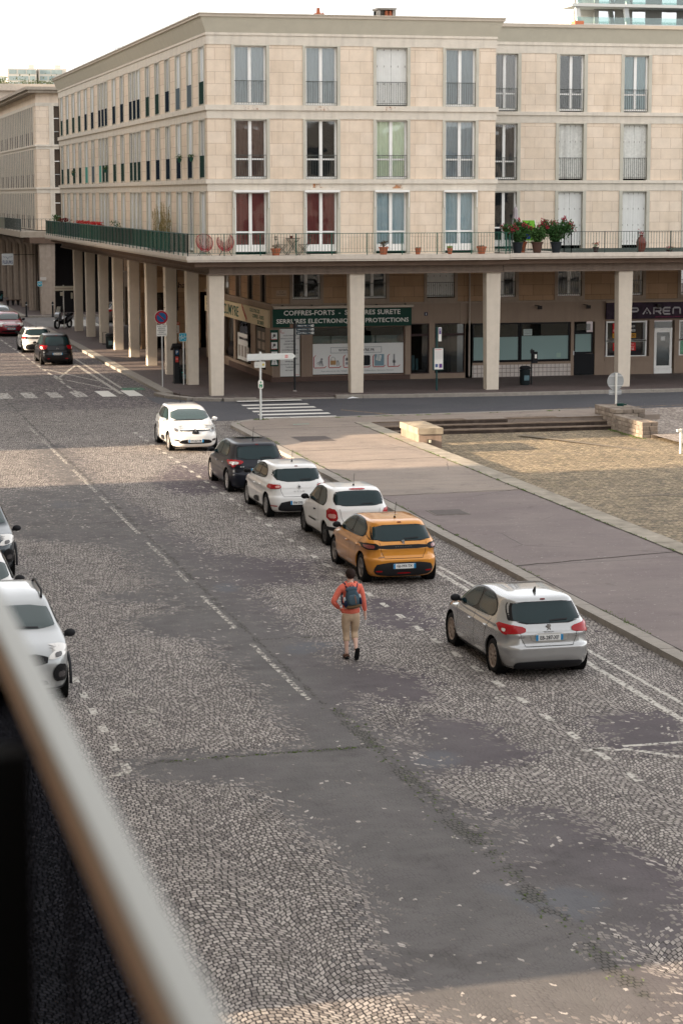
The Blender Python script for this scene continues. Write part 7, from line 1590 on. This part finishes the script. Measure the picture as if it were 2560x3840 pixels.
# white hatchback seen from behind
clio_rows = [(.17,1.88,-1.90,.75),(.24,1.97,-1.98,.82),(.38,2.025,-2.03,.855),(.50,2.03,-2.03,.866),(.58,2.02,-2.02,.863),(.63,2.0,-1.985,.852),(.73,1.93,-1.965,.846),(.80,1.73,-1.95,.862),(.84,1.60,-1.945,.858),(.90,1.33,-1.92,.838),(.96,1.06,-1.89,.82),(1.05,.90,-1.83,.76),(1.18,.68,-1.73,.705),(1.30,.44,-1.62,.655),(1.375,.18,-1.56,.61),(1.42,-.1,-1.40,.53),(1.443,-.35,-1.05,.37),(1.45,-.5,-.8,.18)]
clio_side = dict(front=[(.80,.985),(.42,1.20),(.10,1.335),(-.33,1.36),(-.28,.99)], rear=[(-.37,.995),(-.42,1.36),(-.85,1.33),(-1.12,1.21),(-1.20,1.12),(-1.0,1.03)])
car('parked_car', 'white hatchback from behind with dark door trims, between the dark one and the three-door', WP, (13.10,59.72,0), 0, 4.06, 1.732, 1.45, clio_rows, 2.59, .86, .315, 'clio', plate='EW-593-AB', plate_z=.44, rimm=HUBCAP, rims='multi', antenna=(1.0,.34), side=clio_side,
    tail=[([(.50,.82),(.84,.80),(.82,.92),(.52,.93)], LRED,'tail_light','y'), ([(.0,.80),(.24,.85),(.28,.94),(.02,.93)], LRED,'tail_light','x'), ([(.54,.84),(.66,.835),(.66,.89),(.54,.90)], mat('lamp_pink',(.5,.2,.2)),'lamp_insert','y'), ([(1.38,.30),(2.10,.30),(1.95,.42),(1.38,.50)], PLASTIC,'door_trim','x'), ([(.62,.34),(.78,.34),(.78,.37),(.62,.37)], LRED,'reflector','y')],
    rear=[([(-.56,.20),(.56,.20),(.60,.32),(.48,.49),(-.48,.49),(-.60,.32)], PLASTIC,'rear_bumper_panel')], glassq=[(-.52,1.0),(.52,1.0),(.66,1.20),(.64,1.25),(.52,1.325),(-.52,1.325),(-.64,1.25),(-.66,1.20)],
    logo=('diamond',.86,-1), words=[('C L I O',0,.745,.035,.30,-1)], spoiler=True, mirror=TRIM, doors=5)
# dark hatchback
car('parked_car', 'dark blue-black hatchback with red and white tail lights behind the white one', DKB, (13.08,65.05,0), 0, 4.33, 1.79, 1.49, None, 2.61, .92, .33, 'c4', plate='AW-604-KR', plate_z=.70, rimm=ALLOY, rims='multi', antenna=(1.05,.40),
    tail=[([(.48,.90),(.86,.80),(.86,.99),(.50,.98)], LRED,'tail_light','y'), ([(.0,.78),(.14,.78),(.36,.97),(.0,1.0)], LRED,'tail_light','x'), ([(.62,.87),(.84,.85),(.84,.93),(.62,.94)], LWHT,'lamp_insert','y'), ([(.04,.84),(.16,.86),(.20,.93),(.04,.93)], LWHT,'lamp_insert','x')],
    logo=('chevrons',.93,-1), words=[('C4',-.52,.80,.05,.12,-1)], spoiler=True, roof=CGLASS, handle=mat('dark_chrome',(.2,.2,.2),.2,metal=.9))
# facing white hatchback
F_HEAD = [([(.47,.70),(.60,.66),(.80,.72),(.78,.88),(.66,.87),(.52,.78)], mat('headlamp_glass', (.32,.33,.33), .1, coat=1),'headlight','y'), ([(.02,.70),(.30,.74),(.52,.90),(.20,.88)], mat('headlamp_glass', (.32,.33,.33)),'headlight','x'), ([(.58,.70),(.68,.71),(.68,.80),(.58,.78)], LDARK,'headlight_lens','y'), ([(.56,.38),(.72,.40),(.72,.46),(.58,.46)], LDARK,'fog_light','y')]
car('parked_car', 'white hatchback facing the camera with diamond badge, at the far end of the row', WP, (13.10,75.75,0), PI, 4.06, 1.732, 1.45, clio_rows, 2.59, .86, .315, 'facing', plate='EW-267-YM', plate_z=.40, rimm=HUBCAP, rims='multi', antenna=(1.0,.34), side=clio_side, mirror=WP,
    heads=F_HEAD+[([(1.38+.0,.30),(1.42,.50),(2.10,.42),(2.1,.30)], PLASTIC,'door_trim','x')], tail=[([(.50,.82),(.84,.80),(.82,.92),(.52,.93)], LRED,'tail_light','y')],
    front=[([(-.50,.715),(.50,.715),(.54,.755),(.12,.745),(-.12,.745),(-.54,.755)], TRIM,'grille'), ([(-.14,.62),(.14,.62),(.10,.72),(0,.78),(-.10,.72)], TRIM,'badge_surround'), ([(-.50,.30),(.50,.30),(.58,.36),(.44,.45),(-.44,.45),(-.58,.36)], TRIM,'lower_grille'), ([(-.46,.738),(-.14,.730),(-.14,.742),(-.46,.752)], CHROME,'chrome_strip'), ([(.14,.730),(.46,.738),(.46,.752),(.14,.742)], CHROME,'chrome_strip')],
    logo=('diamond',.70,1))
# up the street
car('parked_car', 'black tall hatchback with red tail lights up the street, nearest of the far group', BKP, (13.03,116.0,0), 0, 4.08, 1.73, 1.62, None, 2.54, .82, .32, 'c3p', plate='AL-972-GW', plate_z=.60, rimm=DARKALLOY, rims='ten',
    tail=[([(.52,.86),(.85,.80),(.85,1.02),(.56,1.04)], LRED,'tail_light','y'), ([(.0,.80),(.16,.84),(.20,1.02),(.0,1.04)], LRED,'tail_light','x'), ([(.74,.84),(.83,.84),(.83,.96),(.74,.96)], LWHT,'lamp_insert','y'), ([(.40,.34),(.56,.34),(.56,.38),(.40,.38)], LRED,'reflector','y')], logo=('chevrons',.86,-1), spoiler=True, handle=mat('dark_chrome',(.2,.2,.2)))
car('parked_car', 'white hatchback with black rear strip just beyond the black one up the street', WP, (13.0,125.2,0), 0, 4.05, 1.74, 1.43, None, 2.54, .80, .32, 'h208b', plate='', rimm=DARKALLOY, rims='five',
    tail=[([(.56,.80),(.87,.79),(.86,.93),(.58,.93)], TRIM,'tail_light_housing','y'), ([(.0,.79),(.26,.83),(.30,.93),(.02,.93)], TRIM,'tail_light_housing','x'), ([(.66,.82),(.84,.82),(.84,.90),(.66,.90)], LRED,'tail_light','y')], rear=[([(-.60,.81),(.60,.81),(.62,.90),(-.62,.90)], TRIM,'rear_strip'), ([(-.60,.20),(.60,.20),(.70,.34),(.60,.52),(-.60,.52),(-.70,.34)], PLASTIC,'rear_bumper_panel')], antenna=(.85,.3))
car('parked_car', 'dark red hatchback facing the camera up the street', REDP_, (12.95,140.2,0), PI, 4.02, 1.74, 1.48, None, 2.51, .82, .31, 'facing', plate='FH-322-FN', plate_z=.50, rimm=ALLOY, heads=[([(.50,.66),(.62,.62),(.82,.70),(.80,.84),(.66,.82)], LWHT,'headlight','y'), ([(.02,.66),(.26,.72),(.42,.86),(.14,.84)], LWHT,'headlight','x')],
    front=[([(-.44,.60),(.44,.60),(.48,.70),(-.48,.70)], TRIM,'grille'), ([(-.44,.655),(.44,.655),(.44,.67),(-.44,.67)], CHROME,'chrome_strip'), ([(-.62,.28),(.62,.28),(.56,.40),(-.56,.40)], TRIM,'lower_grille')], logo=('ring',.665,1))
car('parked_car', 'pale car with roof bars mostly hidden behind the red one', paint('pale_blue_paint',(.45,.50,.52)), (12.9,146.4,0), PI, 4.3, 1.76, 1.60, None, 2.6, .85, .32, 'facing', rimm=ALLOY)
car('parked_car', 'grey hatchback crossing behind the columns in the cross street', GRP, (22.6,152.1,0), R(-83), 4.1, 1.75, 1.48, None, 2.55, .8, .31, 'grey', rimm=DARKALLOY, tail=[([(.55,.80),(.85,.80),(.85,.96),(.58,.94)], LRED,'tail_light','y'), ([(.0,.8),(.2,.84),(.24,.95),(.02,.95)], LRED,'tail_light','x')], antenna=(.8,.2))
# left row
dus_rows = [(.24,1.98,-2.0,.80),(.32,2.08,-2.10,.87),(.48,2.15,-2.15,.895),(.62,2.16,-2.15,.90),(.78,2.14,-2.13,.90),(.90,2.05,-2.10,.895),(1.0,1.75,-2.06,.885),(1.07,1.35,-2.04,.87),(1.13,1.02,-2.0,.85),(1.24,.85,-1.93,.80),(1.38,.60,-1.84,.745),(1.50,.36,-1.75,.70),(1.57,.1,-1.66,.65),(1.61,-.15,-1.5,.56),(1.63,-.4,-1.2,.4),(1.635,-.5,-.9,.2)]
def suv(label, pnt, loc, plate='', rail=True):
    o = car('parked_car', label, pnt, loc, PI, 4.32, 1.80, 1.63, dus_rows, 2.66, .84, .345, 'suv', rimm=ALLOY, rims='five', nf=5.5, screen=[(-.74,1.095),(.74,1.095),(.70,1.22),(.62,1.345),(-.62,1.345),(-.70,1.22)], glassq=[(-.6,1.08),(.6,1.08),(.52,1.3),(-.52,1.3)],
      side=dict(front=[(.78,1.10),(.40,1.25),(.12,1.32),(-.35,1.34),(-.35,1.09)], rear=[(-.44,1.09),(-.44,1.34),(-1.1,1.33),(-1.4,1.25),(-1.5,1.13),(-1.3,1.10)]),
      heads=[([(.48,.80),(.86,.86),(.86,.98),(.72,.98),(.50,.88)], LWHT,'headlight','y'), ([(.0,.84),(.22,.90),(.40,1.02),(.05,.98)], LWHT,'headlight','x'), ([(.56,.44),(.80,.42),(.80,.70),(.64,.74),(.54,.62)], TRIM,'fog_light_housing','y'), ([(.60,.83),(.72,.85),(.72,.92),(.60,.90)], LDARK,'headlight_lens','y'), ([(.64,.50),(.76,.50),(.76,.60),(.64,.60)], LDARK,'fog_light','y')],
      front=[([(-.46,.72),(.46,.72),(.48,.90),(-.48,.90)], TRIM,'grille'), ([(-.5,.36),(.5,.36),(.42,.5),(-.42,.5)], PLASTIC,'lower_grille'), ([(-.86,.25),(.86,.25),(.86,.33),(-.86,.33)], PLASTIC,'lower_bumper')], logo=('ring',.81,1), mirror=PLASTIC)
    for sg in (-1, 1):
        b = MB(); b.tube([(sg*.58,.15,1.56),(sg*.60,.0,1.67),(sg*.60,-1.2,1.67),(sg*.58,-1.4,1.58)], .022, 6); b.build('roof_rail', PLASTIC, o, smooth=50)
        b = MB(); fa = 2.16-.84
        for yy in (fa, fa-2.66):
            P_ = [(sg*.905, yy+.40*math.cos(a), .355+.40*math.sin(a)) for a in np.linspace(-.15, PI+.15, 18)]; b.tube(P_, .028, 5)
        b.build('arch_cladding', PLASTIC, o, smooth=50)
    return o
suv('pale silver SUV facing the camera at the left edge behind the blurred railing', paint('pale_silver_paint',(.30,.31,.31),.4), (3.5,39.2,0))
car('parked_car', 'white car roof glimpsed between the two SUVs at the left edge', WP, (3.3,45.0,0), PI, 4.2, 1.76, 1.50, None, 2.6, .85, .32, 'facing', rimm=ALLOY, heads=F_HEAD)
suv('dark blue-grey SUV with silver mirror at the left edge, farther back', paint('slate_paint',(.02,.03,.038),.3), (3.80,51.9,0))
# scooter under the colonnade
t_ = thing('motor_scooter', 'large grey and black motor scooter parked under the far colonnade', 'motorcycle', (16.93,144.4,.1), R(141), local=True)
for yy, nm in ((.78,'front'),(-.72,'rear')):
    b = MB(); b.lathe([(.20,-.05),(.29,-.065),(.31,0),(.29,.065),(.20,.05)], (0,yy,.31), 26, 'x', cap=False); o = b.build('wheel', RUBBER, t_, smooth=60)
    b = MB(); b.lathe([(.19,-.03),(.20,.03)], (0,yy,.31), 20, 'x', cap=False); [b.box(-.02,.02,yy-.015,yy+.015,.12,.5) if False else b.tube([(0,yy+.03*math.cos(a),.31+.03*math.sin(a)),(0,yy+.2*math.cos(a),.31+.2*math.sin(a))],.014,5) for a in np.linspace(0,2*PI,6)[:-1]]; b.build('rim', ALLOY, o)
GS = paint('scooter_grey', (.30,.32,.34), .5); BS = mat('scooter_black', (.012,.012,.015), .3, coat=1)
b = MB(); [b.tube([(q,.62,.95),(q,.78,.31)], .022, 6) for q in (-.09,.09)]; b.build('fork', GALV, t_)
MB().prismx([(.45,.55),(.62,.50),(.86,.78),(.80,.98),(.58,1.12),(.44,.95)], -.18, .18).build('front_fairing', GS, t_, bevel=.04)
MB().prismx([(.55,.62),(.98,.60),(.98,.66),(.62,.72)], -.07, .07).build('mudguard', GS, t_, bevel=.015)
MB().prismx([(.60,1.08),(.66,1.08),(.50,1.46),(.46,1.46)], -.14, .14).build('windshield', glassmat('windshield_glass',(.6,.65,.65),.15), t_)
MB().prismx([(.46,.40),(.46,.62),(.05,.66),(-.20,.80),(-.95,.86),(-1.02,.78),(-.80,.52),(-.30,.30),(.30,.28)], -.16, .16).build('body', BS, t_, bevel=.04)
MB().prismx([(-.18,.80),(-.30,.92),(-.62,.90),(-.70,.98),(-1.0,1.0),(-1.05,.90),(-.9,.82)], -.13, .13).build('seat', RUBBER, t_, bevel=.03)
MB().prismx([(-.25,.50),(-.20,.68),(-1.0,.84),(-1.05,.76)], -.17, .17).build('side_panel', GS, t_, bevel=.02)
b = MB(); b.tube([(-.36,.40,1.12),(-.2,.52,1.10),(.2,.52,1.10),(.36,.40,1.12)], .016, 6); [b.tube([(q*.30,.46,1.12),(q*.36,.52,1.30)],.008,4) or b.ball((q*.37,.53,1.32),.05,6,sx=1.2,sy=.4,sz=.8) for q in (-1,1)]; b.build('handlebar', PLASTIC, t_)
b = MB(); b.tube([(.12,.0,.35),(.18,-.1,.02)], .015, 5); b.tube([(-.12,.0,.35),(-.18,-.1,.02)], .015, 5); b.build('stand', PLASTIC, t_)
b = MB(); b.tube([(.17,-.35,.36),(.19,-1.0,.48)], [.05,.065], 8); b.build('exhaust', GALV, t_)
# ------------------------------------------------------------------ the pedestrian, walking away from the camera
PX, PY = 9.97, 39.62
pr_ = thing('person', 'person in coral hoodie, beige cropped trousers and blue backpack walking away in the road', 'person', (PX,PY,0), R(-3), local=True)
SKIN = mat('skin', (.62,.41,.33), .55, var=.04); CORAL = mat('coral_cotton', (.68,.16,.11), .9, var=.10, scale=9, bump=1, bscale=11); KHAKI = mat('beige_cotton', (.46,.34,.235), .9, var=.14, scale=8, bump=1, bscale=10); HAIR = mat('dark_brown_hair', (.026,.016,.013), .8, var=.4, scale=60)
SAND = mat('brown_leather', (.10,.05,.035), .7); SOLE = mat('black_sole', (.01,.01,.011), .8)
def skin(name, verts, edges, radii, m, parent, root=0, sub=2, smooth_w=None):
    me = bpy.data.meshes.new(name); me.from_pydata(verts, edges, []); o = bpy.data.objects.new(name, me); C.objects.link(o)
    md = o.modifiers.new('s', 'SKIN'); md.use_smooth_shade = True
    for i, r in enumerate(radii):
        sv = me.skin_vertices[0].data[i]; sv.radius = r if isinstance(r, tuple) else (r, r); sv.use_root = (i == root)
    sb = o.modifiers.new('ss', 'SUBSURF'); sb.levels = sub; sb.render_levels = sub
    bpy.context.view_layer.update(); me2 = bpy.data.meshes.new_from_object(o.evaluated_get(bpy.context.evaluated_depsgraph_get()))
    o.modifiers.clear(); o.data = me2; me2.materials.clear(); me2.materials.append(m); me2.polygons.foreach_set('material_index', [0]*len(me2.polygons)); me2.polygons.foreach_set('use_smooth', [True]*len(me2.polygons))
    o.parent = parent; return o
# joints (x right, y forward, z up)
Lh, Rh_ = (-.095,0,.88), (.095,.0,.88)
Lk, Rk = (-.085,.03,.49), (.085,.045,.50)
La, Ra = (-.075,-.02,.09), (.075,-.19,.20)
# body: pelvis to head, arms to wrists, legs to ankles, one skinned surface with hands
V = []; E_ = []; Rd = []
def vv(p, r, par=None):
    V.append(p); Rd.append(r); i = len(V)-1
    if par is not None: E_.append((par, i))
    return i
pel = vv((0,0,.90), (.15,.11)); wst = vv((0,0,1.06), (.13,.095), pel); chs = vv((0,.0,1.25), (.15,.105), wst); upc = vv((0,.01,1.38), (.13,.08), chs)
nk = vv((0,.015,1.46), .055, upc); nk2 = vv((0,.02,1.50), .052, nk); hd0 = vv((0,.03,1.555), (.066,.078), nk2); hd1 = vv((0,.03,1.62), (.076,.092), hd0); hd2 = vv((0,.02,1.68), (.068,.08), hd1); hd3 = vv((0,.015,1.715), (.035,.045), hd2)
# left arm, hand on hip
ls = vv((-.17,.0,1.385), .058, upc); le = vv((-.34,-.05,1.13), .042, ls); lw = vv((-.20,.07,.965), .028, le); lp = vv((-.165,.10,.925), (.02,.036), lw)
rs_ = vv((.17,0,1.385), .058, upc); re = vv((.235,-.03,1.12), .042, rs_); rw_ = vv((.285,.02,.895), .027, re); rp = vv((.297,.035,.835), (.018,.036), rw_)
for base, tip, dirs in ((lp, (-.15,.12,.89), [(.0,.045,-.05),(.01,.05,-.035),(.015,.052,-.02),(.015,.045,-.005)]), (rp, None, [(.002,.026,-.075),(.002,.009,-.085),(.0,-.008,-.08),(-.002,-.024,-.068)])):
    bp_ = Vector(V[base])
    for q, d in enumerate(dirs):
        a0 = bp_+Vector((0,.026-.017*q,-.025)) if base == rp else bp_+Vector((.0,.01,.012-.014*q))
        k0 = vv(tuple(a0), .010, base); k1 = vv(tuple(a0+Vector(d)*.55), .0085, k0); k2 = vv(tuple(a0+Vector(d)+Vector((-.008 if base == rp else .012,0,0))), .0075, k1)
    t0 = vv(tuple(bp_+Vector((-.008 if base == rp else .0,.034,.004))), .0105, base); t1 = vv(tuple(bp_+Vector((-.02 if base == rp else .01,.052,-.035))), .009, t0)
for hp, kn, an, toe in ((Lh, Lk, La, [(-.078,.06,.045),(-.08,.15,.032)]), (Rh_, Rk, Ra, [(.078,-.17,.10),(.085,-.09,.045)])):
    a = vv(hp, .085, pel); k_ = vv(kn, .055, a); cf = vv(tuple(Vector(kn).lerp(Vector(an), .35)+Vector((0,-.02,0))), .052, k_); c2 = vv(tuple(Vector(kn).lerp(Vector(an), .75)), .036, cf); n_ = vv(an, .034, c2)
    t1 = vv(toe[0], (.036,.028), n_); t2 = vv(toe[1], (.038,.018), t1)
body = skin('body', V, E_, Rd, SKIN, pr_)
for sg in (-1, 1): b = MB(); b.ball((sg*.082,.025,1.615), .028, 8, sx=.45, sy=.8, sz=1.15); b.build('ear', SKIN, body, smooth=80)
b = MB(); b.ball((0,.125,1.60), .017, 8, sz=1.4); b.build('nose', SKIN, body, smooth=80)
for sg in (-1, 1): b = MB(); b.ball((sg*.032,.108,1.63), .011, 8); b.build('eye', TEXTB, body, smooth=80)
b = MB(); b.ball((0,.112,1.565), .02, 8, sx=1.2, sy=.4, sz=.25); b.build('mouth', mat('lips',(.35,.12,.10)), body, smooth=80)
# hair: cap of slightly tousled locks
b = MB(); hv = []; nn, mm = 22, 30; qh = random.Random(4)
for i in range(nn+1):
    th = PI*i/nn*.86
    for k_ in range(mm):
        a = 2*PI*k_/mm; front = math.sin(a) > .35
        r = 1+.05*qh.uniform(-1,1); lim = th if not front else min(th, PI*.42)
        hv.append((.093*r*math.sin(lim)*math.cos(a), .005+.105*r*math.sin(lim)*math.sin(a), 1.635+.105*r*math.cos(lim)))
b.add(hv, [(i*mm+k_, i*mm+(k_+1)%mm, (i+1)*mm+(k_+1)%mm, (i+1)*mm+k_) for i in range(nn) for k_ in range(mm)]); b.build('hair', HAIR, pr_, smooth=70)
# hoodie
V = []; E_ = []; Rd = []
a = vv((0,-.005,.965), (.172,.125)); b_ = vv((0,0,1.03), (.172,.125), a); c = vv((0,0,1.15), (.16,.118), b_); d = vv((0,.005,1.28), (.172,.12), c); e = vv((0,.01,1.39), (.145,.095), d); f = vv((0,.015,1.45), (.075,.075), e)
s1 = vv((-.175,0,1.385), .072, e); s2 = vv((-.265,-.03,1.25), .062, s1); s3 = vv((-.345,-.055,1.12), .057, s2); s4 = vv((-.275,.01,1.04), .050, s3); s5 = vv((-.215,.065,.975), .040, s4)
t1 = vv((.175,0,1.385), .072, e); t2 = vv((.215,-.02,1.25), .062, t1); t3 = vv((.24,-.03,1.12), .056, t2); t4 = vv((.265,.0,1.0), .048, t3); t5 = vv((.285,.02,.905), .040, t4)
skin('hoodie', V, E_, Rd, CORAL, pr_)
b = MB(); b.lathe([(.155,-.075),(.175,-.06),(.178,.0),(.170,.02)], (0,0,0), 32); vs = [(x, y*.74, z+.955) for x, y, z in b.v]; b.v = vs; b.build('hoodie_hem', CORAL, pr_, smooth=60)
b = MB(); n = 28; vs = []
for i, (rx, ry, z, yo) in enumerate([(.085,.075,1.475,.01),(.12,.10,1.475,-.015),(.135,.115,1.44,-.03),(.13,.11,1.40,-.03),(.10,.08,1.385,-.02)]):
    for k_ in range(n): aa = 2*PI*k_/n; bk = max(0,-math.sin(aa)); vs.append((rx*math.cos(aa)*(1+.05*math.sin(5*aa+i)), yo+ry*math.sin(aa), z-.03*bk*(i > 1)+.012*math.sin(3*aa+i)))
b.add(vs, [(i*n+k_, i*n+(k_+1)%n, (i+1)*n+(k_+1)%n, (i+1)*n+k_) for i in range(4) for k_ in range(n)]); b.build('hood', CORAL, pr_, smooth=70)
# trousers
V = []; E_ = []; Rd = []
a = vv((0,-.01,.87), (.165,.125)); up = vv((0,-.005,.95), (.155,.115), a); 
for sg, kn, an in ((-1, Lk, La), (1, Rk, Ra)):
    h1 = vv((sg*.092,-.02,.80), (.104,.125), a); h2 = vv((sg*.088,.0,.66), .094, h1); h3 = vv(tuple(Vector(kn)+Vector((-sg*.006,0,0))), .070, h2); q = Vector(kn).lerp(Vector(an), .30); h4 = vv(tuple(q+Vector((-sg*.004,-.01,0))), .070, h3); q = Vector(kn).lerp(Vector(an), .40); h5 = vv(tuple(q+Vector((-sg*.004,-.01,0))), .071, h4)
skin('trousers', V, E_, Rd, KHAKI, pr_)
# sandals
b = MB(); P_ = [(-.04,-.10),(.0,-.115),(.038,-.09),(.045,.0),(.05,.10),(.03,.17),(-.01,.18),(-.045,.13),(-.045,0)]
b.prism([(-.078+x, y+.02) for x, y in P_], .003, .03); o = b.build('sandal', SOLE, pr_, bevel=.006)
b = MB(); [b.tube([(-.078+.048*math.cos(t),yy,.03+zz*max(0,math.sin(t))) for t in np.linspace(0,PI,9)],.010,5) for yy, zz in ((-.05,.07),(.05,.055),(.11,.04))]; b.tube([(-.078+.042*math.cos(t),-.03+.055*math.sin(t),.075) for t in np.linspace(PI,2*PI,9)],.010,5); b.build('strap', SAND, o)
b = MB(); b.prism([(x, y) for x, y in P_], -.014, .014); ang = R(-64); vs = []
for x, y, z in b.v: vs.append((.082-x, -.232+y*math.cos(ang)-z*math.sin(ang)+.0, .155+y*math.sin(ang)+z*math.cos(ang)-.0))
b.v = vs; o = b.build('sandal', SOLE, pr_, bevel=.005)
b = MB(); b.tube([(.08+.045*math.cos(t),-.205+.05*math.sin(t),.225) for t in np.linspace(0,2*PI,13)],.009,5); b.build('strap', SAND, o)
# backpack
bk = thing('backpack', 'slate blue backpack with tan base worn on the back of the person in coral', 'bag', (PX,PY,0), R(-3), local=True)
BLUE = mat('slate_nylon', (.045,.075,.10), .6, var=.12, scale=12); NAVY = mat('navy_webbing', (.012,.02,.05), .7); TANB = mat('tan_suede', (.14,.085,.045), .8, var=.15)
def puff(name, m, x0, x1, y0, y1, z0, z1, rot=0, parent=bk, pw=.5, top=.8):
    n, mlev = 20, 9; b = MB(); vs = []; cx, cy = (x0+x1)/2, (y0+y1)/2
    for j in range(mlev+1):
        t = j/mlev; z = z0+(z1-z0)*t; s_ = (math.sin(PI*min(1, max(0, t*.94+.03))))**.28; s2 = s_*(1-(1-top)*t)
        for k_ in range(n):
            a = 2*PI*k_/n; c_, q = math.cos(a), math.sin(a); x = cx*1.15+(x1-x0)/2*1.22*s2*math.copysign(abs(c_)**pw, c_); y = cy+(y1-y0)/2*s_*math.copysign(abs(q)**(pw+.1), q)
            xx = (x-.0)*math.cos(rot)-(z-1.2)*math.sin(rot); zz = (x-.0)*math.sin(rot)+(z-1.2)*math.cos(rot)+1.2; vs.append((xx, y, zz))
    b.add(vs, [(j*n+k_, j*n+(k_+1)%n, (j+1)*n+(k_+1)%n, (j+1)*n+k_) for j in range(mlev) for k_ in range(n)]+[tuple(range(n)), tuple(mlev*n+k_ for k_ in range(n))]); return b.build(name, m, parent, smooth=70)
rt_ = .12
puff('pack_body', BLUE, -.125, .125, -.27, -.10, 1.02, 1.40, rt_, top=.72); puff('base_panel', TANB, -.122, .122, -.272, -.10, 1.005, 1.09, rt_, top=1)
puff('front_pocket', mat('slate_nylon_light',(.06,.095,.12),.6,var=.1), -.09, .085, -.30, -.22, 1.08, 1.28, rt_, top=.85); puff('side_pocket', NAVY, .10, .150, -.25, -.13, 1.06, 1.20, rt_); puff('side_pocket', NAVY, -.150, -.10, -.25, -.13, 1.04, 1.18, rt_)
puff('water_bottle', mat('clear_bottle',(.5,.55,.55),.2), .105, .145, -.21, -.16, 1.15, 1.26, rt_); puff('water_bottle', mat('clear_bottle',(.5,.55,.55)), -.15, -.11, -.21, -.16, 1.12, 1.24, rt_)
puff('lid', BLUE, -.10, .10, -.25, -.11, 1.32, 1.42, rt_)
b = MB()
for sg in (-1, 1):
    b.tube([(sg*.09,-.12,1.38),(sg*.115,-.06,1.45),(sg*.12,.05,1.455),(sg*.13,.11,1.36),(sg*.15,.12,1.20),(sg*.165,.0,1.08),(sg*.14,-.11,1.06)], .016, 6)
b.tube([(-.05,-.14,1.40),(0,-.12,1.45),(.05,-.14,1.40)], .010, 5); b.tube([(.15,-.12,1.06),(.20,-.10,.93)], .008, 5); b.build('strap', NAVY, bk)
b = MB(); b.tube([(.025,-.305,1.27),(.05,-.31,1.12)], .005, 4); b.build('zip', mat('orange_zip',(.35,.12,.05)), bk)
